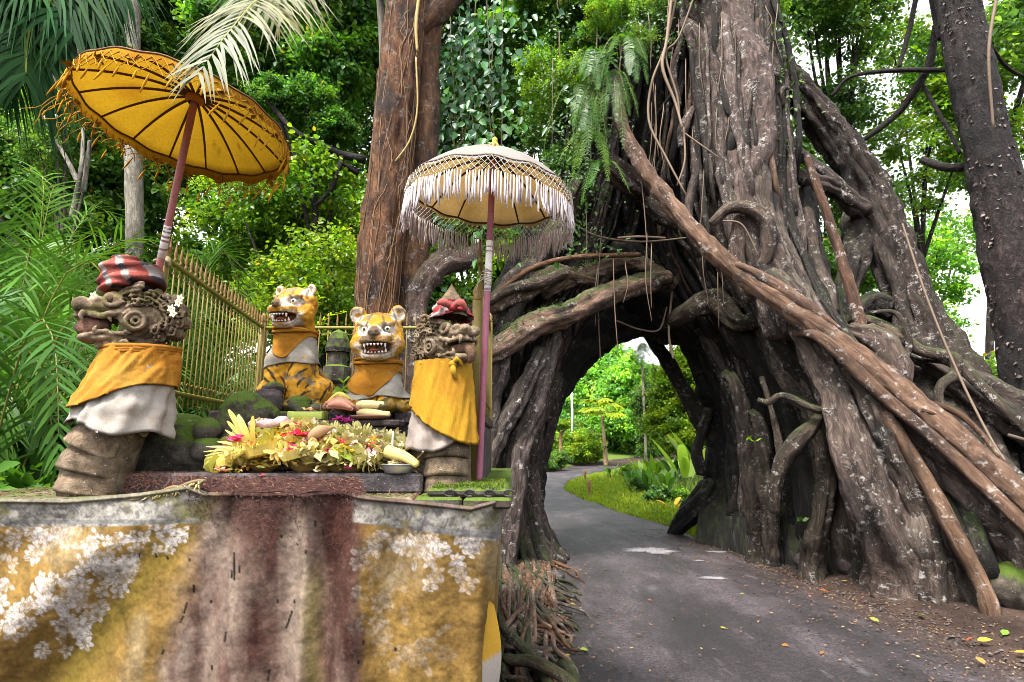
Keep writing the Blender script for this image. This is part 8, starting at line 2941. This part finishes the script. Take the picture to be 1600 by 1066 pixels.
petals(mb, c + (-.02, -.03, .05), 22, .026, (.7, .62, .5))
petals(mb, c + (.04, -.02, .05), 10, .024, (.7, .4, .4))
thing1("petal_cluster", mb, 'petal', "pale petals filling the metal bowl", "petals")
mb = MB()
for q in range(4):
    mb.tube([W(645, 724, 3.22), W(676 - 3 * q, 690 + 4 * q, 3.2 + .01 * q)], .0022, 4, (.5, .36, .12))
thing1("incense_sticks", mb, 'plain', "incense sticks leaning out of the metal bowl to the right", "incense")
for k, (px, d, h) in enumerate([(500, 3.76, .1), (362, 3.36, .05), (430, 3.5, .09), (470, 3.4, .1), (560, 3.44, .09), (585, 3.4, .08)]):
    p = W(px, 690, d)
    p[2] = heap_z(px, d) if d < 3.7 else W(500, 656, 3.76)[2]
    mb = MB()
    mb.tube([p, p + (rr.normal(0, .03), rr.normal(0, .02), h)], .0017, 4, (.3, .14, .07))
    thing1("incense_stick", mb, 'plain', ["thin incense stick beside the green tray", "short incense stick at the heap's left end", "incense stick above the heap's left middle", "incense stick near the curled brown leaf", "incense stick right of the heap's middle", "incense stick nearest the bowl in the heap"][k], "incense", "incense sticks in the heap")
# needles and petals scattered over stone tops
N = 1500
x = rr.uniform(-2.9, -.06, N)
y = rr.uniform(2.98, 3.9, N)
z = np.where((x > -2.31) & (x < -.51) & (y > 3.21), SLZ, AT) + .006
keep = ~((x > -2.0) & (x < -.55) & (y > 3.2) & (rr.random(N) < .6))
x, y, z = x[keep], y[keep], z[keep]
n = len(x)
mb = MB()
mb.leaves(np.column_stack([x, y, z]), np.column_stack([rr.normal(0, 1, (n, 2)), rr.normal(.1, .1, n)]), np.tile((0, 0, 1.0), (n, 1)), rr.uniform(.012, .05, n), rr.uniform(.0012, .004, n), np.array([(.17, .07, .04), (.24, .13, .07), (.1, .05, .03), (.5, .12, .18)])[rr.choice(4, n, p=[.4, .3, .27, .03])], simple=True)
x2 = rr.uniform(-2.05, -.25, 900)
y2 = rr.uniform(3.97, 4.6, 900)
mb.leaves(np.column_stack([x2, y2, 0 * x2 + T2 + .008]), np.column_stack([rr.normal(0, 1, (900, 2)), rr.normal(.1, .1, 900)]), np.tile((0, 0, 1.0), (900, 1)), rr.uniform(.015, .06, 900), rr.uniform(.0015, .008, 900), np.array([(.17, .07, .04), (.24, .13, .07), (.1, .05, .03)])[rr.integers(0, 3, 900)], simple=True)
tag(mb.build("needle_litter", M['plain']), "reddish dry needles scattered over the altar's stone tops", "litter", kind='stuff')
# rocks on the altar, moss, small plant, little shrine behind
def rock(px, py, d, r, lab, mat='stone_dark', seed=1, squash=.75, base=None, group=None, lump=.35):
    c = W(px, py, d)
    if base is not None:
        c[2] = base + r * squash * .75
    mb = MB()
    mb.ball(c, (r, r * .85, r * squash), 22, 16, (.95, .9, .88), lump=lump, seed=seed)
    return thing1("rock", mb, mat, lab, "rock", group)


rock(416, 626, 4.02, .12, "dark mossy rock in front of the tall tiger", 'stone_dark', 3, .85, T2 - .02)
rock(428, 608, 4.1, .075, "green moss covered stone on top of the dark rock", 'stone_moss', 8, .7)
rock(470, 640, 3.98, .085, "green moss lump at the tall tiger's paws", 'stone_moss', 5, .8, T2 - .02)
rock(495, 648, 3.9, .05, "small reddish stone right of the moss lump", 'stone_carved', 9, .8, T2 - .02)
pl = empty("seedling", W(536, 625, 4.0), "small green seedling with heart-shaped leaves beside the right tiger", "plant")
mb = MB()
mb.tube([W(538, 640, 4.0), W(536, 615, 4.0), W(537, 596, 4.0)], .004, 5, (.12, .2, .04), n=8)
mb.build("stem", M['vine'], pl)
for (px, py, ex, ey) in [(536, 610, 520, 612), (536, 606, 552, 600), (537, 600, 530, 590), (537, 604, 548, 612), (537, 598, 544, 588), (536, 614, 524, 604)]:
    a, b = W(px, py, 4.0), W(ex, ey, 3.94)
    mb = MB()
    mb.leaves(a[None], (b - a)[None], np.array([(0, -.7, .7)]), np.linalg.norm(b - a) * 1.1, .028, (.09, .2, .03))
    mb.build("leaf", M['leaf_light'], pl)
shr = empty("stone_shrine", W(525, 640, 5.2) * (1, 1, 0) + (0, 0, T2), "small dark mossy stone lantern behind the tigers", "shrine")
c = np.array((W(525, 600, 5.2)[0], 5.2, T2))
for nm, prof, col in (("base", [(.14, 0), (.14, .1), (.1, .12), (.1, .3)], (.8, .8, .75)), ("body", [(.1, .3), (.13, .33), (.13, .46), (.09, .48), (.09, .6)], (.7, .7, .66)), ("roof", [(.115, .6), (.12, .64), (.1, .72), (.07, .78), (.0, .82)], (.35, .35, .33))):
    mb = MB()
    mb.lathe(c, prof, 8, col)
    mb.build(nm, M['stone_moss'], shr, False)
# weed sprouting on the mossy dragon back
for (px, py, d, n, s, lab) in [(315, 640, 3.55, 9, .035, "pale weed growing on the left dragon's mossy back"), (300, 660, 3.45, 7, .03, "second pale weed lower on the mossy back"), (345, 618, 3.58, 10, .035, "green weed behind the mossy coil")]:
    p = W(px, py, d)
    mb = MB()
    dd = np.column_stack([rr.normal(0, 1, n), -np.abs(rr.normal(0, .6, n)), rr.uniform(0, 1, n)])
    mb.leaves(np.tile(p, (n, 1)), dd, np.column_stack([rr.normal(0, .3, n), -np.ones(n) * .5, np.ones(n)]), s, s * .3, np.array((.16, .26, .07)))
    thing1("weed", mb, 'leaf', lab, "weed")

# ------------------------------------------------------------------ roadside stones, leaves, weeds
def ground_at(x, y, dz=0.0):
    return np.array((x, y, float(ground_z(np.array([x]), np.array([y]))[0]) + dz))


for (px, py, r, lab, mat, sq, sd) in [(1513, 945, .26, "rounded mossy brown stone at the foot of the roots", 'stone_moss', .6, 3), (1600, 965, .3, "large green mossed boulder at the right edge", 'stone_moss', .9, 5), (1213, 868, .33, "tall dark boulder leaning on the arch's right foot", 'stone_dark', 1.25, 7), (1266, 893, .2, "dark stone between two buttress roots", 'stone_dark', .8, 9),
                                      (1470, 925, .12, "small dark stone under the brown root", 'stone_dark', .8, 12), (1330, 905, .2, "dark block-like stone at the base of the pale buttress", 'stone_dark', 1.3, 14), (868, 905, .12, "small brown stone at the left foot's roots", 'stone_dark', .7, 15)]:
    p = G(px, py)
    mb = MB()
    mb.ball(ground_at(p[0], p[1], r * sq * .55), (r, r * .9, r * sq), 22, 16, (.9, .86, .8), lump=.3, seed=sd)
    thing1("rock", mb, mat, lab, "rock")
FLV = [(1440, 969, (.16, .3, .04), .13, "green fallen leaf on the dirt right of the road"), (1572, 1001, (.2, .36, .06), .13, "bright green fallen leaf nearest the right corner"), (1287, 930, (.42, .12, .04), .1, "orange-brown fallen leaf by the arch foot"), (1290, 901, (.42, .4, .06), .09, "yellow-green fallen leaf at the road's edge before the buttress"),
       (1422, 935, (.5, .34, .1), .11, "tan fallen leaf below the pale buttress"), (1480, 950, (.55, .36, .08), .12, "yellow fallen leaf by the mossy stone"), (1513, 942, (.5, .42, .1), .06, "small yellow leaf on the mossy stone's left"), (1540, 1010, (.5, .38, .06), .12, "yellow fallen leaf with curled edge near the right corner"),
       (1518, 1008, (.45, .12, .05), .1, "red-brown fallen leaf near the right corner"), (1367, 977, (.3, .34, .07), .1, "olive fallen leaf on the road's dirt side"), (1228, 1018, (.34, .16, .05), .07, "brown fallen leaf alone in the middle of the road"), (1597, 1030, (.5, .3, .08), .1, "orange leaf in the right bottom corner"),
       (1533, 1043, (.4, .26, .1), .12, "dry curled leaf at the bottom right"), (1320, 916, (.45, .4, .1), .08, "pale yellow leaf on the dirt beside the buttress"), (1378, 924, (.4, .42, .08), .08, "yellow-green leaf near the weeds"), (1345, 955, (.3, .2, .1), .07, "brown leaf on the dirt"),
       (842, 925, (.35, .45, .08), .08, "light green leaf on the surface roots"), (895, 952, (.5, .38, .06), .07, "yellow leaf at the road's left edge by the roots"), (885, 1035, (.55, .42, .06), .07, "bright yellow leaf on the left roots near the bottom"), (912, 1025, (.3, .4, .1), .08, "green leaf at the bottom left of the road"),
       (862, 968, (.5, .36, .06), .05, "small yellow leaf between the left surface roots"), (1015, 945, (.45, .14, .05), .06, "small orange leaf on the left half of the road"), (998, 1000, (.3, .2, .09), .06, "small brown leaf on the road's left side"), (1130, 990, (.42, .32, .08), .06, "small tan leaf in the lower middle of the road"),
       (1285, 1030, (.3, .14, .06), .06, "dark brown leaf on the road right of the middle"), (1060, 795, (.4, .3, .08), .08, "dry leaf at the verge edge"), (1160, 935, (.34, .3, .1), .05, "tiny pale leaf on the middle of the road")]
for k, (px, py, col, s, lab) in enumerate(FLV):
    p = G(px, py)
    p = ground_at(p[0], p[1], .018)
    p[2] = max(p[2], .05)
    mb = MB()
    a = rr.uniform(0, 6.28)
    col = tuple(.62 * v for v in col)
    d_ = np.array((math.cos(a), math.sin(a), .08))
    P = np.array([p - d_ * s * .5])
    mb.leaves(P, d_[None], np.array([(rr.normal(0, .25), rr.normal(0, .25) - .2, 1)]), s, s * .27, col, fold=.35, droop=-.1)
    mb.tube([P[0], P[0] - d_ * s * .3], .002, 4, np.array(col) * .7)
    tag(mb.build("fallen_leaf", M['petal']), lab, "leaf", "fallen leaves on road and dirt")
N = 5200
y = rr.uniform(4.2, 12.5, N)
e = rr.random(N) < .72
xr = np.interp(y, ROAD_R[:, 1], ROAD_R[:, 0])
xl = np.interp(y, ROAD_L[:, 1], ROAD_L[:, 0])
x = np.where(e, xr + rr.normal(-.1, .55, N), np.where(rr.random(N) < .7, xl + rr.normal(-.1, .4, N), rr.uniform(xl, xr)))
t = np.clip((x - xl) / (xr - xl), 0, 1)
z = np.maximum(ground_z(x, y), np.where((x > xl - .15) & (x < xr + .15), .02 + .03 * np.sin(np.pi * t), -1)) + .008
mb = MB()
mb.leaves(np.column_stack([x, y, z]), np.column_stack([rr.normal(0, 1, (N, 2)), rr.normal(.05, .15, N)]), np.column_stack([rr.normal(0, .3, (N, 2)), np.ones(N)]), rr.uniform(.01, .05, N), rr.uniform(.003, .012, N),
          np.array([(.08, .05, .035), (.12, .075, .05), (.04, .026, .02), (.26, .16, .06), (.2, .08, .04)])[rr.choice(5, N, p=[.3, .25, .25, .12, .08])] * rr.uniform(.7, 1.2, N)[:, None], simple=True)
tag(mb.build("leaf_litter", M['plain']), "brown crumbs of dry leaf along both sides of the road", "litter", kind='stuff')
mb = MB()
N = 2400
y = rr.uniform(4.2, 11, N)
xr = np.interp(y, ROAD_R[:, 1], ROAD_R[:, 0])
xl = np.interp(y, ROAD_L[:, 1], ROAD_L[:, 0])
x = np.where(rr.random(N) < .7, xr + rr.normal(.05, .4, N), xl + rr.normal(-.1, .25, N))
z = np.maximum(ground_z(x, y), .0) + .008
s = rr.uniform(.006, .022, N)
V0 = np.array([(1, 0, 0), (-1, 0, 0), (0, 1, 0), (0, -1, 0), (0, 0, .8), (0, 0, -.8)]) * 1.0
F0 = np.array([(0, 2, 4), (2, 1, 4), (1, 3, 4), (3, 0, 4), (2, 0, 5), (1, 2, 5), (3, 1, 5), (0, 3, 5)])
V = np.column_stack([x, y, z])[:, None] + V0[None] * s[:, None, None] * rr.uniform(.6, 1.3, (N, 6, 1))
mb.add(V.reshape(-1, 3), [(np.arange(N)[:, None, None] * 6 + F0[None]).reshape(-1, 3)], np.repeat(np.array((.045, .037, .036)) * rr.uniform(.4, 1.7, N)[:, None], 6, axis=0))
tag(mb.build("gravel", M['plain'], None, False), "loose dark gravel along the road's edges", "gravel", kind='stuff')
for (px, py, n, s, col, lab) in [(1340, 878, 14, .12, (.07, .17, .025), "green weed at the foot of the pale buttress"), (1390, 927, 12, .07, (.09, .18, .04), "small weed on the dirt beside the fallen leaves"), (1430, 935, 12, .07, (.09, .18, .04), "small weed right of the first dirt weed"), (1482, 900, 8, .3, (.06, .2, .02), "tall bright green plant between the brown roots"),
                                 (1575, 965, 16, .1, (.08, .16, .05), "weed in front of the mossed boulder"), (1345, 868, 10, .12, (.08, .19, .03), "weed climbing beside the buttress root"), (1252, 815, 10, .1, (.05, .13, .02), "weed in the trunk's hollow"), (790, 985, 26, .1, (.05, .14, .02), "green weed among the surface roots by the cloth"), (800, 1010, 22, .09, (.05, .13, .02), "lower green weed among the surface roots"),
                                 (1175, 690, 6, .12, (.16, .34, .03), "bright leaf glowing in the trunk's window"), (785, 900, 18, .09, (.04, .12, .02), "weed at the top of the surface roots")]:
    p = G(px, py) if py > 860 else W(px, py, 8.6)
    if py > 860:
        p = ground_at(p[0], p[1], .02)
    dd = np.column_stack([rr.normal(0, .8, n), rr.normal(-.3, .7, n), rr.uniform(.3, 1.4, n)])
    mb = MB()
    mb.leaves(np.tile(p, (n, 1)) + rr.normal(0, s * .35, (n, 3)) * (1, 1, .3), dd, np.column_stack([rr.normal(0, .4, n), -np.ones(n) * .4, np.ones(n)]), s * rr.uniform(.6, 1.2, n), s * .2, np.array(col) * rr.uniform(.7, 1.3, n)[:, None])
    thing1("weed", mb, 'leaf', lab, "weed")
mb = MB()
P = [ground_at(*(G(px, py)[:2]), .05) for px, py in ((1222, 877), (1240, 874), (1268, 872))]
mb.tube(np.array(P), [.012, .016, .012], 8, (.5, .44, .38), n=12)
thing1("stick", mb, 'plain', "pale stick lying at the road's edge below the dark boulder", "stick")
# small posts on the verge
for (px, py, d, h, lab) in [(919, 772, 20.0, .55, "small brown carved post standing on the grass verge"), (913, 752, 26.5, .5, "thin wooden peg behind the carved post")]:
    p = gpt(px, d)
    mb = MB()
    mb.lathe(p, [(.05, -.05), (.06, .1), (.045, h * .45), (.07, h * .5), (.05, h * .6), (.075, h * .75), (.06, h * .95), (.0, h)], 9, (.26, .15, .07))
    thing1("wooden_post", mb, 'plain', lab, "post")
